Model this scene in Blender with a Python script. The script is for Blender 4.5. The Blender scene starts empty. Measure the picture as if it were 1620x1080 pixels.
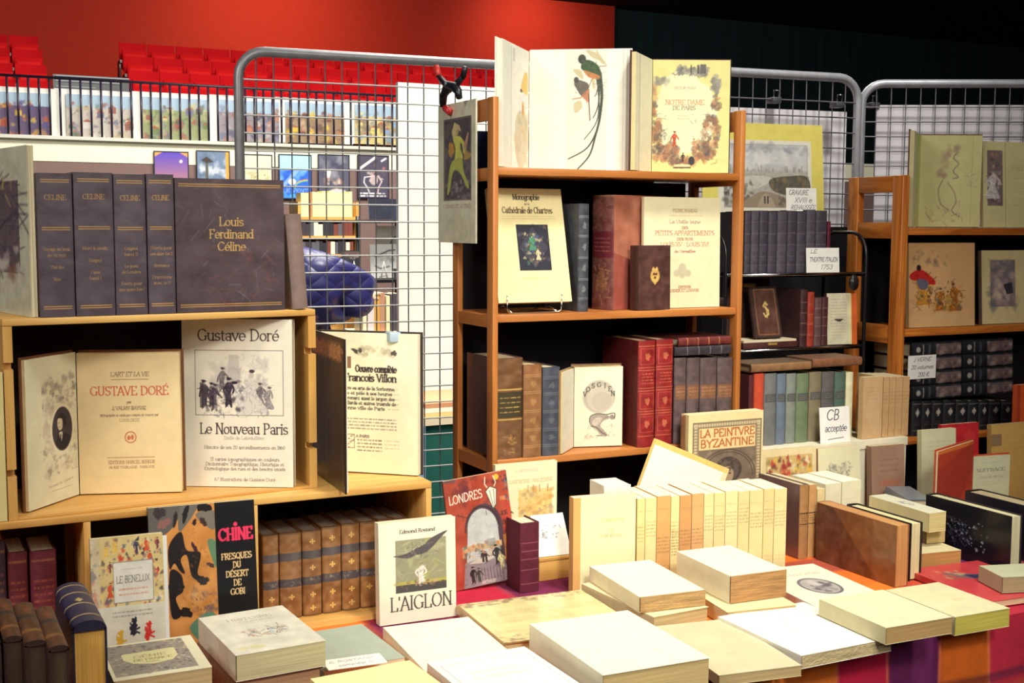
import bpy, math, random
import numpy as np
from mathutils import Vector, Matrix
R = math.radians
SC = bpy.context.scene
COL = SC.collection
random.seed(7)
# ------------------------------------------------------------------ camera
F, CX, CY = 1950.0, 810.0, 540.0
YAW, PITCH, ROLL = R(26.6), math.atan2(183, 1950), R(-0.25)
CAM = Vector((0, 0, 1.51))
fwd0 = Vector((math.sin(YAW), math.cos(YAW), 0))
FW = (fwd0 * math.cos(PITCH) + Vector((0, 0, -math.sin(PITCH)))).normalized()
RT0 = FW.cross(Vector((0, 0, 1))).normalized()
UP0 = RT0.cross(FW)
RT = RT0 * math.cos(ROLL) - UP0 * math.sin(ROLL)
UP = UP0 * math.cos(ROLL) + RT0 * math.sin(ROLL)
cd = bpy.data.cameras.new('camera')
cd.sensor_fit = 'HORIZONTAL'; cd.sensor_width = 36.0; cd.lens = 36.0 * F / 1620.0
cd.clip_start = 0.05; cd.clip_end = 200
co = bpy.data.objects.new('camera', cd); COL.objects.link(co)
m = Matrix((RT, UP, -FW)).transposed().to_4x4(); m.translation = CAM
co.matrix_world = m
SC.camera = co
# ------------------------------------------------------------------ view, world, lights
SC.view_settings.view_transform = 'Standard'; SC.view_settings.look = 'None'
SC.view_settings.gamma = 1; SC.view_settings.use_curve_mapping = False
SC.view_settings.exposure = 0.0
w = bpy.data.worlds.new('hall_air'); SC.world = w; w.use_nodes = True
w.node_tree.nodes['Background'].inputs[0].default_value = (0.55, 0.5, 0.62, 1)
w.node_tree.nodes['Background'].inputs[1].default_value = 0.10

def spot(name, loc, aim, power, ang, blend=1.0, size=0.25, col=(1, .93, .78)):
    l = bpy.data.lights.new(name, 'SPOT'); l.energy = power; l.spot_size = R(ang); l.spot_blend = blend
    l.shadow_soft_size = size; l.color = col
    o = bpy.data.objects.new(name, l); COL.objects.link(o); o.location = loc
    o.rotation_euler = (Vector(aim) - Vector(loc)).to_track_quat('-Z', 'Y').to_euler(); o['kind'] = 'helper'
    return o
def area(name, loc, aim, power, sx, sy, col=(1, .93, .78)):
    l = bpy.data.lights.new(name, 'AREA'); l.energy = power; l.shape = 'RECTANGLE'; l.size = sx; l.size_y = sy; l.color = col
    o = bpy.data.objects.new(name, l); COL.objects.link(o); o.location = loc
    o.rotation_euler = (Vector(aim) - Vector(loc)).to_track_quat('-Z', 'Y').to_euler(); o['kind'] = 'helper'
    return o
WARM = (1, .955, .82)
spot('stall_spot', (1.7, 0.7, 4.6), (1.3, 2.12, .85), 640, 42, 1.0, .35, WARM)
spot('stall_front_spot', (0.3, -1.6, 3.9), (1.3, 2.3, 1.15), 640, 35, 1.0, .4, WARM)
spot('panel_spot', (2.3, 1.5, 4.9), (2.7, 3.7, 1.75), 560, 36, 1.0, .3, (1, .96, .9))
area('side_light', (-2.6, 0.3, 3.4), (0.8, 2.5, 1.25), 74, 1.6, 1.2, (1, .95, .86))
area('aisle_fill', (1.6, -1.8, 2.9), (1.7, 2.0, .8), 34, 2.5, 1.0, (1, .95, .86))  # unseen fill, added to brighten the fronts of table and books
area('hall_light', (5, 9.5, 6.6), (5.4, 13.5, 1.6), 1300, 7, 2, (1, .96, .85))
area('far_stall_light', (3.0, 6.2, 5.0), (3.2, 8.5, 1.2), 420, 2.5, 1.2, (1, .95, .82))
spot('red_wall_spot', (7.4, 23.8, 6.9), (7.4, 27, 5.9), 420, 115, 1.0, .2, (1, .8, .5))
spot('red_wall_spot', (13.7, 24.8, 6.9), (13.8, 27, 5.9), 260, 110, 1.0, .2, (1, .8, .55))
spot('board_spot', (2.2, 2.9, 5.6), (2.1, 5.4, 1.5), 1500, 60, 1.0, .3, (1, .97, .85))
area('stand_light', (6, 17, 6.8), (5.5, 20.5, 3.2), 300, 10, 1.5, (1, .9, .8))

# ------------------------------------------------------------------ pixel -> place helpers
def ray(px, py): return FW + RT * ((px - CX) / F) + UP * ((CY - py) / F)
def tz(px, py, z):
    d = ray(px, py); return CAM + d * ((z - CAM.z) / d.z)
def ty(px, py, Y):
    d = ray(px, py); return CAM + d * ((Y - CAM.y) / d.y)
def td(px, py, dep): return CAM + ray(px, py) * dep
def colx(px, Y, z):                       # the point of pixel column px on the line (Y, z)
    k = (px - CX) / F; q = Vector((0, Y, z)) - CAM; n = RT - FW * k
    return Vector((-(n.dot(q)) / n.x, Y, z))
def solve_w(P, d, px):
    k = (px - CX) / F; q = P - CAM; n = RT - FW * k
    return -n.dot(q) / n.dot(d)
def solve_h(P, d, py):
    k = (CY - py) / F; q = P - CAM; n = UP - FW * k
    return -n.dot(q) / n.dot(d)
def pix(P):
    q = Vector(P) - CAM; z = q.dot(FW); return (CX + F * q.dot(RT) / z, CY - F * q.dot(UP) / z, z)

# ------------------------------------------------------------------ colours and canvases
def lin(c):
    c = np.asarray(c, dtype=float) / 255.0
    return np.where(c <= .04045, c / 12.92, ((c + .055) / 1.055) ** 2.4)
G = {}
def g(ch, wd, *st): G[ch] = (wd, st)
for line in '''A 8 l.5,0,4,10 l4,10,7.5,0 l2,3.5,6,3.5 s.5,0 s7.5,0
B 7.5 v1.5,0,10 l1.5,10,3.5,10 a3.5,7.5,2.4,2.5,-90,90 l1.5,5,3.8,5 a3.8,2.5,2.8,2.5,-90,90 l1.5,0,3.8,0
C 8.5 a4.7,5,4,5,40,320
D 9 v1.5,0,10 l1.5,10,3.3,10 a3.3,5,4.7,5,-90,90 l1.5,0,3.3,0
E 7.5 v1.5,0,10 l1.5,10,6.4,10 l6.4,10,6.4,8.3 l1.5,5,5,5 l1.5,0,6.7,0 l6.7,0,6.7,1.8
F 7 v1.5,0,10 l1.5,10,6.4,10 l6.4,10,6.4,8.3 l1.5,5,5,5
G 9 a4.7,5,4,5,40,330 l7.7,.8,7.7,4 s7.7,4
H 8.6 v1.5,0,10 v7.1,0,10 l1.5,5,7.1,5
I 3.4 v1.7,0,10
J 4.6 l3.2,2,3.2,10 a1.7,2,1.5,2,180,360 s3.2,10
K 8 v1.5,0,10 l1.5,4,6.8,10 l3.2,5.5,7.3,0 s6.8,10 s7.3,0
L 7 v1.5,0,10 l1.5,0,6.4,0 l6.4,0,6.4,2
M 10.6 v1.5,0,10 v9.1,0,10 l1.5,10,5.3,1 l5.3,1,9.1,10
N 9 v1.5,0,10 v7.5,0,10 l1.5,10,7.5,0
O 9.2 a4.6,5,4,5,0,360
P 7.4 v1.5,0,10 l1.5,10,3.6,10 a3.6,7.3,2.9,2.7,-90,90 l1.5,4.6,3.6,4.6
Q 9.2 a4.6,5,4,5,0,360 l5,2,8.8,-1.6
R 8 v1.5,0,10 l1.5,10,3.6,10 a3.6,7.4,2.8,2.6,-90,90 l1.5,4.8,3.6,4.8 l3.6,4.8,7.4,0 s7.4,0
S 7 a3.5,7.5,2.5,2.5,30,270 a3.5,2.5,2.8,2.5,-150,90
T 8 v4,0,10 l.5,10,7.5,10 l.5,10,.5,8.2 l7.5,10,7.5,8.2
U 8.6 l1.5,10,1.5,3 a4.3,3,2.8,3,180,360 l7.1,3,7.1,10 s1.5,10 s7.1,10
V 8 l.5,10,4,0 l4,0,7.5,10 s.5,10 s7.5,10
W 12 l.5,10,3.4,0 l3.4,0,6,10 l6,10,8.6,0 l8.6,0,11.5,10 s.5,10 s11.5,10
X 7.8 l.7,10,7,0 l7,10,.7,0 s.9,10 s6.9,10 s.9,0 s6.9,0
Y 8 l.5,10,4,5 l7.5,10,4,5 v4,0,5 s.6,10 s7.4,10
Z 7.6 l.8,10,6.8,10 l6.8,10,.8,0 l.8,0,7,0 l.8,10,.8,8.4 l7,0,7,1.6
a 6.4 a3,4.7,2.2,1.7,20,165 l5.2,4.9,5.2,0 a3.1,1.8,2.1,1.8,0,360 s5.6,0
b 6.8 l1.2,10,1.2,0 a3.7,3.2,2.5,3.2,0,360 s.8,10
c 6 a3.4,3.2,2.7,3.2,45,320
d 6.8 l5.5,10,5.5,0 a3,3.2,2.5,3.2,0,360 s5.1,10 s5.9,0
e 6.3 a3.3,3.2,2.7,3.2,0,320 l.7,3.4,6,3.4
f 4.4 l2,0,2,8 a3.6,8,1.6,2,60,180 l.5,6.4,4,6.4 s2,0
g 6.4 a3.2,4.1,2.3,2.3,0,360 a3.2,-1.4,2.6,1.7,0,360 l5,6,6.3,6.6 l2.4,1.8,2.6,.3
h 7.2 v1.3,0,10 a3.6,3.9,2.3,2.5,0,180 l5.9,3.9,5.9,0 s5.9,0
i 3 v1.5,0,6.4 d1.5,9
j 3 l1.6,6.4,1.6,-1.6 d1.6,9
k 6.6 v1.3,0,10 l1.3,2.8,5.5,6.4 l2.8,3.8,6,0
l 3 v1.5,0,10
m 10.6 v1.3,0,6.4 a3.4,4.2,1.9,2.2,0,180 l5.3,4.2,5.3,0 s5.3,0 a7.2,4.2,1.9,2.2,0,180 l9.1,4.2,9.1,0 s9.1,0
n 7.2 v1.3,0,6.4 a3.6,3.9,2.3,2.5,0,180 l5.9,3.9,5.9,0 s5.9,0
o 6.6 a3.3,3.2,2.7,3.2,0,360
p 6.9 l1.3,6.4,1.3,-3 a3.8,3.2,2.5,3.2,0,360 s1.3,-3 s.9,6.4
q 6.9 l5.6,6.4,5.6,-3 a3.1,3.2,2.5,3.2,0,360 s5.6,-3
r 5 v1.3,0,6.4 a3.3,4.4,2,2,50,180
s 5.3 a2.7,4.8,1.9,1.6,30,270 a2.7,1.6,2.1,1.6,-150,90
t 4.4 l2,8.3,2,1.5 a3.4,1.5,1.4,1.5,180,300 l.6,6.4,4,6.4
u 7 l1.3,6.4,1.3,2.5 a3.5,2.5,2.2,2.5,180,360 l5.7,6.4,5.7,0 s1,6.4 s5.4,6.4 s6,0
v 6.4 l.5,6.4,3.2,0 l3.2,0,5.9,6.4 s.5,6.4 s5.9,6.4
w 9.4 l.5,6.4,2.8,0 l2.8,0,4.7,6.4 l4.7,6.4,6.6,0 l6.6,0,8.9,6.4 s.5,6.4 s8.9,6.4
x 6.4 l.7,6.4,5.7,0 l5.7,6.4,.7,0
y 6.4 l.5,6.4,3.2,0 l5.9,6.4,2,-3 s.5,6.4 s5.9,6.4
z 5.6 l.7,6.4,5,6.4 l5,6.4,.6,0 l.6,0,5.1,0
0 6.4 a3.2,5,2.6,5,0,360
1 4 v2.2,0,10 l.7,8.4,2.2,10
2 6.4 a3.1,7.3,2.4,2.7,-20,170 l5.4,6.2,.6,0 l.6,0,5.9,0
3 6.2 a2.9,7.6,2.2,2.4,-90,150 a2.9,2.6,2.5,2.6,-150,90
4 6.4 l4.3,0,4.3,10 l4.3,10,.4,3 l.4,3,6,3
5 6.2 l1.2,10,5.4,10 l1.2,10,1,5.6 a2.9,3,2.5,3,-150,120
6 6.4 a3.2,3,2.5,3,0,360 a4.6,4.6,4,5.4,105,190
7 6 l.6,10,5.6,10 l5.6,10,2,0
8 6.4 a3.2,7.6,2.1,2.4,0,360 a3.2,2.6,2.6,2.6,0,360
9 6.4 a3.2,7,2.5,3,0,360 a1.8,5.4,4,5.4,-75,10
' 2 l1,10,1,8
. 2 d1,.4
, 2 l1.2,.6,.7,-1.4
- 4 l.5,3.2,3.5,3.2
: 2.4 d1.2,.5 d1.2,5
/ 5 l.5,0,4.5,10
_ 6 l0,-1,6,-1'''.split('\n'):
    p = line.split(' '); st = []
    for s in p[2:]: st.append((s[0], [float(v) for v in s[1:].split(',')]))
    g(p[0], float(p[1]), *st)
def acc(new, base, *st): G[new] = (G[base][0], G[base][1] + st)
acc('é', 'e', ('l', [3, 7.6, 4.8, 9.6])); acc('è', 'e', ('l', [3.6, 7.6, 1.8, 9.6])); acc('ê', 'e', ('l', [1.8, 7.8, 3.3, 9.3]), ('l', [3.3, 9.3, 4.8, 7.8]))
acc('É', 'E', ('l', [3.4, 11, 5.4, 13])); acc('ç', 'c', ('l', [3.4, 0, 3, -2])); acc('à', 'a', ('l', [3.4, 7.6, 1.8, 9.6]))
G['€'] = (8, G['C'][1] + (('l', [0, 6, 6, 6]), ('l', [0, 4, 5.5, 4])))

def spline(p, n, closed):
    m_ = len(p); out = []
    for i in range(m_ if closed else m_ - 1):
        if closed: a, b, c, d = p[i - 1], p[i], p[(i + 1) % m_], p[(i + 2) % m_]
        else: a, b, c, d = p[max(i - 1, 0)], p[i], p[i + 1], p[min(i + 2, m_ - 1)]
        for k in range(n):
            t = k / n
            out.append(tuple(.5 * (2 * b[j] + (c[j] - a[j]) * t + (2 * a[j] - 5 * b[j] + 4 * c[j] - d[j]) * t * t + (3 * b[j] - a[j] - 3 * c[j] + d[j]) * t ** 3) for j in (0, 1)))
    if not closed: out.append(tuple(p[-1]))
    return out
class Canvas:
    def __init__(s, W, H, bg):
        s.W, s.H = int(W), int(H)
        s.a = np.empty((s.H, s.W, 3)); s.a[:] = bg
        s.rng = np.random.RandomState((s.W * 31 + s.H * 17) % 9999)
        s.Y, s.X = np.mgrid[0:s.H, 0:s.W] + .5
    def _mix(s, sl, cov, col):
        b = s.a[sl]; b += (np.asarray(col, float) - b) * cov[..., None]
    def _win(s, x0, y0, x1, y1):
        x0 = max(0, int(math.floor(x0))); y0 = max(0, int(math.floor(y0)))
        x1 = min(s.W, int(math.ceil(x1))); y1 = min(s.H, int(math.ceil(y1)))
        if x1 <= x0 or y1 <= y0: return None
        return (slice(y0, y1), slice(x0, x1))
    def rect(s, x0, y0, x1, y1, col, al=1.0):
        w_ = s._win(x0 - 1, y0 - 1, x1 + 1, y1 + 1)
        if w_ is None: return s
        X, Y = s.X[w_], s.Y[w_]
        cov = np.clip(np.minimum(X - x0, x1 - X) + .5, 0, 1) * np.clip(np.minimum(Y - y0, y1 - Y) + .5, 0, 1)
        s._mix(w_, cov * al, col); return s
    def frame(s, x0, y0, x1, y1, col, t=1.0, al=1.0):
        s.rect(x0, y0, x1, y0 + t, col, al); s.rect(x0, y1 - t, x1, y1, col, al)
        s.rect(x0, y0, x0 + t, y1, col, al); s.rect(x1 - t, y0, x1, y1, col, al); return s
    def ell(s, cx, cy, rx, ry, col, al=1.0, rough=0.0, rot=0.0, soft=0.0):
        m_ = max(rx, ry) * (1.3 + rough) + 2
        w_ = s._win(cx - m_, cy - m_, cx + m_, cy + m_)
        if w_ is None: return s
        X, Y = s.X[w_] - cx, s.Y[w_] - cy
        c, n = math.cos(rot), math.sin(rot)
        U, V = X * c + Y * n, -X * n + Y * c
        q = np.sqrt((U / rx) ** 2 + (V / ry) ** 2)
        if rough:
            t = np.arctan2(V, U); ph = s.rng.rand(3) * 6.28
            q = q / (1 + rough * (np.sin(3 * t + ph[0]) * .5 + np.sin(5 * t + ph[1]) * .35 + np.sin(9 * t + ph[2]) * .25))
        cov = np.clip((1.15 - q) / soft, 0, 1) if soft else np.clip((1 - q) * min(rx, ry) + .5, 0, 1)
        s._mix(w_, cov * al, col); return s
    def poly(s, pts, col, al=1.0):
        xs = [p[0] for p in pts]; ys = [p[1] for p in pts]
        w_ = s._win(min(xs) - 1, min(ys) - 1, max(xs) + 1, max(ys) + 1)
        if w_ is None: return s
        cov = 0
        for ox, oy in ((-.25, -.25), (.25, .25), (-.25, .25), (.25, -.25)):
            X, Y = s.X[w_] + ox, s.Y[w_] + oy
            ins = np.zeros(X.shape, bool)
            for i in range(len(pts)):
                (xa, ya), (xb, yb) = pts[i], pts[i - 1]
                if ya == yb: continue
                ins ^= ((ya > Y) != (yb > Y)) & (X < (xb - xa) * (Y - ya) / (yb - ya) + xa)
            cov = cov + ins * .25
        s._mix(w_, cov * al, col); return s
    def blob(s, pts, col, al=1.0, n=5):
        return s.poly(spline(pts, n, True), col, al)
    def curve(s, pts, wd, col, al=1.0, taper=0.0, n=6):
        P = spline(pts, n, False); L = len(P)
        for i in range(L - 1): s.seg(*P[i], *P[i + 1], wd * (1 - taper * i / L), col, al)
        return s
    def seg(s, x0, y0, x1, y1, wd, col, al=1.0):
        w_ = s._win(min(x0, x1) - wd - 1, min(y0, y1) - wd - 1, max(x0, x1) + wd + 1, max(y0, y1) + wd + 1)
        if w_ is None: return s
        X, Y = s.X[w_], s.Y[w_]; dx, dy = x1 - x0, y1 - y0; L = dx * dx + dy * dy
        t = np.clip(((X - x0) * dx + (Y - y0) * dy) / L, 0, 1) if L > 0 else 0
        d = np.hypot(X - x0 - t * dx, Y - y0 - t * dy)
        s._mix(w_, np.clip(wd / 2 - d + .5, 0, 1) * min(1, wd) ** .5 * al, col); return s
    def path(s, pts, wd, col, al=1.0):
        for i in range(len(pts) - 1): s.seg(*pts[i], *pts[i + 1], wd, col, al)
        return s
    def text(s, x, y, txt, cap, col, wide=None, align='c', sans=False, wt=1.0, al=1.0, slant=0.0, rise=0.0):
        k = cap / 10.0
        W = sum((G[c][0] if c in G else 4.0) for c in txt); kx = k
        if wide: kx = wide / max(W, 1)
        x0 = x - W * kx * (.5 if align == 'c' else (0 if align == 'l' else 1))
        thick, thin = (1.25 * k * wt, .45 * k * wt) if not sans else (1.1 * k * wt, 1.1 * k * wt)
        pen = x0
        def T(px_, py_): return (pen + (px_ + py_ * slant) * kx, y - py_ * k - (pen - x0) * rise)
        def S(a, b):
            dx, dy = b[0] - a[0], b[1] - a[1]; L = math.hypot(dx, dy) or 1
            nib = abs(dx * math.sin(.35) + dy * math.cos(.35)) / L
            s.seg(a[0], a[1], b[0], b[1], max(.55, thin + (thick - thin) * nib), col, al)
        for ch in txt:
            if ch not in G: pen += 4 * kx; continue
            for ty_, v in G[ch][1]:
                if ty_ in 'lv':
                    q = v if ty_ == 'l' else [v[0], v[1], v[0], v[2]]
                    S(T(q[0], q[1]), T(q[2], q[3]))
                    if ty_ == 'v' and not sans:
                        for yy in (v[1], v[2]): S(T(v[0] - 1.2, yy), T(v[0] + 1.2, yy))
                elif ty_ == 's' and not sans: S(T(v[0] - 1.1, v[1]), T(v[0] + 1.1, v[1]))
                elif ty_ == 'd': s.ell(*T(v[0], v[1]), max(.6, .9 * k), max(.6, .9 * k), col, al)
                elif ty_ == 'a':
                    n = 10 if cap > 7 else 7
                    pts = [T(v[0] + v[2] * math.cos(R(v[4] + (v[5] - v[4]) * i / n)), v[1] + v[3] * math.sin(R(v[4] + (v[5] - v[4]) * i / n))) for i in range(n + 1)]
                    for i in range(n): S(pts[i], pts[i + 1])
            pen += G[ch][0] * kx
        return s
    def lines(s, x0, y0, x1, n, step, col, al=.5, h=1.6):          # body text too small to read
        for i in range(n):
            x = x0
            while x < x1:
                l = 2 + s.rng.rand() * 7
                s.rect(x, y0 + i * step, min(x1, x + l), y0 + i * step + h, col, al * (.6 + .4 * s.rng.rand())); x += l + 1.5
        return s
    def blots(s, x0, y0, x1, y1, n, cols, r=(1, 4), al=.8, asp=1.0):
        for i in range(n):
            q = r[0] + (r[1] - r[0]) * s.rng.rand()
            s.ell(x0 + (x1 - x0) * s.rng.rand(), y0 + (y1 - y0) * s.rng.rand(), q, q * asp * (.5 + s.rng.rand()), cols[s.rng.randint(len(cols))], al * (.5 + .5 * s.rng.rand()), .3, s.rng.rand() * 3, .6)
        return s
    def strokes(s, x0, y0, x1, y1, n, col, L=6, wd=.8, al=.7):
        for i in range(n):
            x, y, t, l = x0 + (x1 - x0) * s.rng.rand(), y0 + (y1 - y0) * s.rng.rand(), s.rng.rand() * 6.28, L * (.4 + s.rng.rand())
            s.seg(x, y, x + l * math.cos(t), y + l * math.sin(t), wd, col, al * s.rng.rand())
        return s
    def figure(s, x, y, h, col, skirt=False, hat=True, skin=(200, 170, 140)):          # a small drawn person, feet at (x, y)
        r = lambda a: (s.rng.rand() - .5) * a * h
        W = .24 if skirt else .11; c2 = tuple(min(255, v * 1.35 + 14) for v in col); c3 = tuple(v * .62 for v in col)
        ln = r(.12)
        B = [(x - h * .07 + ln, y - h * .84), (x + h * .08 + ln, y - h * .83), (x + h * .12 + r(.05), y - h * .62), (x + h * .09, y - h * .45), (x + h * W + r(.06), y - h * .08), (x + h * W * .8, y), (x + h * .02, y - h * (.02 if skirt else .12)), (x - h * W * .9 + r(.05), y), (x - h * W, y - h * .1), (x - h * .1, y - h * .46), (x - h * .13 + r(.04), y - h * .64)]
        s.blob(B, col)
        s.curve([(x - h * .08 + ln, y - h * .78), (x - h * .2 + r(.1), y - h * .6), (x - h * .16 + r(.2), y - h * .44)], h * .065, col)
        s.curve([(x + h * .08 + ln, y - h * .78), (x + h * .2 + r(.1), y - h * .62), (x + h * .22 + r(.2), y - h * .5)], h * .065, col)
        s.ell(x + ln * 1.2, y - h * .915, h * .058, h * .075, skin)
        s.ell(x + ln * 1.2 - h * .015, y - h * .955, h * .066, h * .045, c3)
        if hat: s.ell(x + ln * 1.2, y - h * .968, h * .1, h * .026, c3, 1, 0, .2)
        n = max(3, int(h * .35))
        s.strokes(x - h * W * .8, y - h * .8, x + h * W * .8, y - h * .06, n, c3, h * .16, max(.7, h * .025), .9)
        s.strokes(x - h * W * .6, y - h * .8, x + h * W * .6, y - h * .06, n, c2, h * .16, max(.7, h * .03), .9)
        return s
    def noise(s, amp=8, cell=6):
        h, w_ = s.H // cell + 2, s.W // cell + 2
        n = s.rng.rand(h, w_) - .5
        yi, xi = s.Y / cell, s.X / cell; y0, x0 = yi.astype(int), xi.astype(int); fy, fx = yi - y0, xi - x0
        v = (n[y0, x0] * (1 - fx) + n[y0, x0 + 1] * fx) * (1 - fy) + (n[y0 + 1, x0] * (1 - fx) + n[y0 + 1, x0 + 1] * fx) * fy
        s.a = np.clip(s.a + v[..., None] * 2 * amp, 0, 255); return s

# ------------------------------------------------------------------ mesh builder with colour attribute
class MB:
    def __init__(s): s.v = []; s.f = []; s.c = []; s.n = 0
    def add(s, V, Fc, C):
        V = np.asarray(V, float).reshape(-1, 3); C = np.asarray(C, float)
        if C.ndim == 1: C = np.tile(lin(C), (len(V), 1))
        s.v.append(V); s.c.append(C); s.f.append(np.asarray(Fc, int) + s.n); s.n += len(V); return s
    def quad(s, a, b, c, d, col): return s.add([a, b, c, d], [[0, 1, 2, 3]], col)
    def box(s, x0, x1, y0, y1, z0, z1, col=(200, 200, 200)):
        p = lambda i, j, k: ((x0, x1)[i], (y0, y1)[j], (z0, z1)[k])
        s.quad(p(0, 0, 0), p(1, 0, 0), p(1, 0, 1), p(0, 0, 1), col); s.quad(p(1, 1, 0), p(0, 1, 0), p(0, 1, 1), p(1, 1, 1), col)
        s.quad(p(0, 1, 0), p(0, 0, 0), p(0, 0, 1), p(0, 1, 1), col); s.quad(p(1, 0, 0), p(1, 1, 0), p(1, 1, 1), p(1, 0, 1), col)
        s.quad(p(0, 0, 1), p(1, 0, 1), p(1, 1, 1), p(0, 1, 1), col); s.quad(p(0, 1, 0), p(1, 1, 0), p(1, 0, 0), p(0, 0, 0), col); return s
    def grid(s, cv, O, U, V, disp=None):
        """canvas on a rectangle: O = top-left corner, U to the right, V downwards; disp(u, v) may push points"""
        H, W = cv.H, cv.W
        u = np.linspace(0, 1, W); v = np.linspace(0, 1, H); uu, vv = np.meshgrid(u, v)
        P = np.asarray(O)[None, None] + uu[..., None] * np.asarray(U) + vv[..., None] * np.asarray(V)
        if disp is not None: P = P + disp(uu, vv)
        i = np.arange(H * W).reshape(H, W)
        fc = np.stack([i[1:, :-1], i[1:, 1:], i[:-1, 1:], i[:-1, :-1]], -1).reshape(-1, 4)
        return s.add(P.reshape(-1, 3), fc, lin(cv.a).reshape(-1, 3))
    def tube(s, pts, r, col=(180, 180, 180), n=8, cap=True):
        pts = [Vector(p) for p in pts]; rs = r if isinstance(r, (list, tuple)) else [r] * len(pts)
        V = []; up = None
        for i, p in enumerate(pts):
            t = (pts[min(i + 1, len(pts) - 1)] - pts[max(i - 1, 0)]).normalized()
            if up is None: up = t.orthogonal().normalized()
            up = (up - t * up.dot(t)).normalized(); sd = t.cross(up)
            for k in range(n):
                a = 2 * math.pi * k / n; V.append(p + (up * math.cos(a) + sd * math.sin(a)) * rs[i])
        Fc = []
        for i in range(len(pts) - 1):
            for k in range(n): Fc.append([i * n + k, i * n + (k + 1) % n, (i + 1) * n + (k + 1) % n, (i + 1) * n + k])
        s.add(V, Fc, col)
        if cap and n % 2 == 0:
            for b, sg in ((0, -1), ((len(pts) - 1) * n, 1)):
                for k in range(0, n - 2, 2):
                    q = [b + 0, b + k + 1, b + k + 2, b + (k + 3) % n] if k + 3 <= n - 1 or True else None
                    s.f.append(np.asarray([q if sg > 0 else q[::-1]], int) + s.n - len(V))
        return s
    def prism(s, poly, d, col, ax='y'):
        """poly of (a, b) extruded by d along an axis; ax='y' puts a on x and b on z"""
        n = len(poly)
        mk = {'y': lambda a, b, t: (a, t, b), 'x': lambda a, b, t: (t, a, b), 'z': lambda a, b, t: (a, b, t)}[ax]
        A = [mk(a, b, d[0]) for a, b in poly]; B = [mk(a, b, d[1]) for a, b in poly]
        for i in range(n):
            j = (i + 1) % n; s.quad(A[i], A[j], B[j], B[i], col)
        ca = np.mean(A, 0); cb = np.mean(B, 0)
        for i in range(n):
            j = (i + 1) % n
            s.quad(A[j], A[i], ca, ca, col) if False else s.add([A[j], A[i], ca, (np.asarray(A[j]) + ca) / 2], [[0, 1, 2, 3]], col)
            s.add([B[i], B[j], cb, (np.asarray(B[i]) + cb) / 2], [[0, 1, 2, 3]], col)
        return s
    def build(s, name, mat, parent=None, smooth=False, bevel=0):
        V = np.concatenate(s.v); Fc = np.concatenate(s.f); C = np.concatenate(s.c)
        me = bpy.data.meshes.new(name)
        me.vertices.add(len(V)); me.vertices.foreach_set('co', V.astype(np.float32).ravel())
        me.loops.add(len(Fc) * 4); me.loops.foreach_set('vertex_index', Fc.astype(np.int32).ravel())
        me.polygons.add(len(Fc)); me.polygons.foreach_set('loop_start', np.arange(0, len(Fc) * 4, 4, dtype=np.int32))
        me.update(calc_edges=True)
        ca = me.color_attributes.new('Col', 'FLOAT_COLOR', 'POINT')
        ca.data.foreach_set('color', np.concatenate([C, np.ones((len(C), 1))], 1).astype(np.float32).ravel())
        if smooth: me.polygons.foreach_set('use_smooth', np.ones(len(Fc), bool))
        me.materials.append(mat); me.validate()
        o = bpy.data.objects.new(name, me); COL.objects.link(o)
        if parent is not None: o.parent = parent
        if bevel:
            wmod = o.modifiers.new('weld', 'WELD'); wmod.merge_threshold = 1e-5
            b = o.modifiers.new('bevel', 'BEVEL'); b.width = bevel; b.segments = 2; b.limit_method = 'ANGLE'
        return o

# ------------------------------------------------------------------ materials
def vmat(name, rough=.7, coat=0.0, bump=0.0, bscale=300, var=.12, vscale=40, metal=0.0, spec=.5, stripes=None):
    mt = bpy.data.materials.new(name); mt.use_nodes = True; n = mt.node_tree.nodes; l = mt.node_tree.links
    b = n['Principled BSDF']; at = n.new('ShaderNodeAttribute'); at.attribute_name = 'Col'
    tc = n.new('ShaderNodeTexCoord'); nz = n.new('ShaderNodeTexNoise'); nz.inputs['Scale'].default_value = vscale; nz.inputs['Detail'].default_value = 4
    mp = n.new('ShaderNodeMapping'); l.new(tc.outputs['Object'], mp.inputs[0]); l.new(mp.outputs[0], nz.inputs['Vector'])
    if stripes: mp.inputs['Scale'].default_value = stripes
    mr = n.new('ShaderNodeMapRange'); mr.inputs['From Min'].default_value = .3; mr.inputs['From Max'].default_value = .7
    mr.inputs['To Min'].default_value = 1 - var; mr.inputs['To Max'].default_value = 1 + var * .4
    l.new(nz.outputs['Fac'], mr.inputs['Value'])
    mx = n.new('ShaderNodeVectorMath'); mx.operation = 'SCALE'; l.new(at.outputs['Color'], mx.inputs[0]); l.new(mr.outputs[0], mx.inputs['Scale'])
    l.new(mx.outputs[0], b.inputs['Base Color'])
    b.inputs['Roughness'].default_value = rough; b.inputs['Coat Weight'].default_value = coat; b.inputs['Coat Roughness'].default_value = .12
    b.inputs['Metallic'].default_value = metal; b.inputs['Specular IOR Level'].default_value = spec
    if bump:
        n2 = n.new('ShaderNodeTexNoise'); n2.inputs['Scale'].default_value = bscale; n2.inputs['Detail'].default_value = 3
        l.new(tc.outputs['Object'], n2.inputs['Vector'])
        bp = n.new('ShaderNodeBump'); bp.inputs['Strength'].default_value = bump; bp.inputs['Distance'].default_value = .004
        l.new(n2.outputs['Fac'], bp.inputs['Height']); l.new(bp.outputs[0], b.inputs['Normal'])
        if coat: l.new(bp.outputs[0], b.inputs['Coat Normal'])
    return mt
PAPER = vmat('printed paper', .75, var=.06)
PAGES = vmat('page edges', .85, var=.38, vscale=1.0, stripes=(6, 900, 6))
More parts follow.
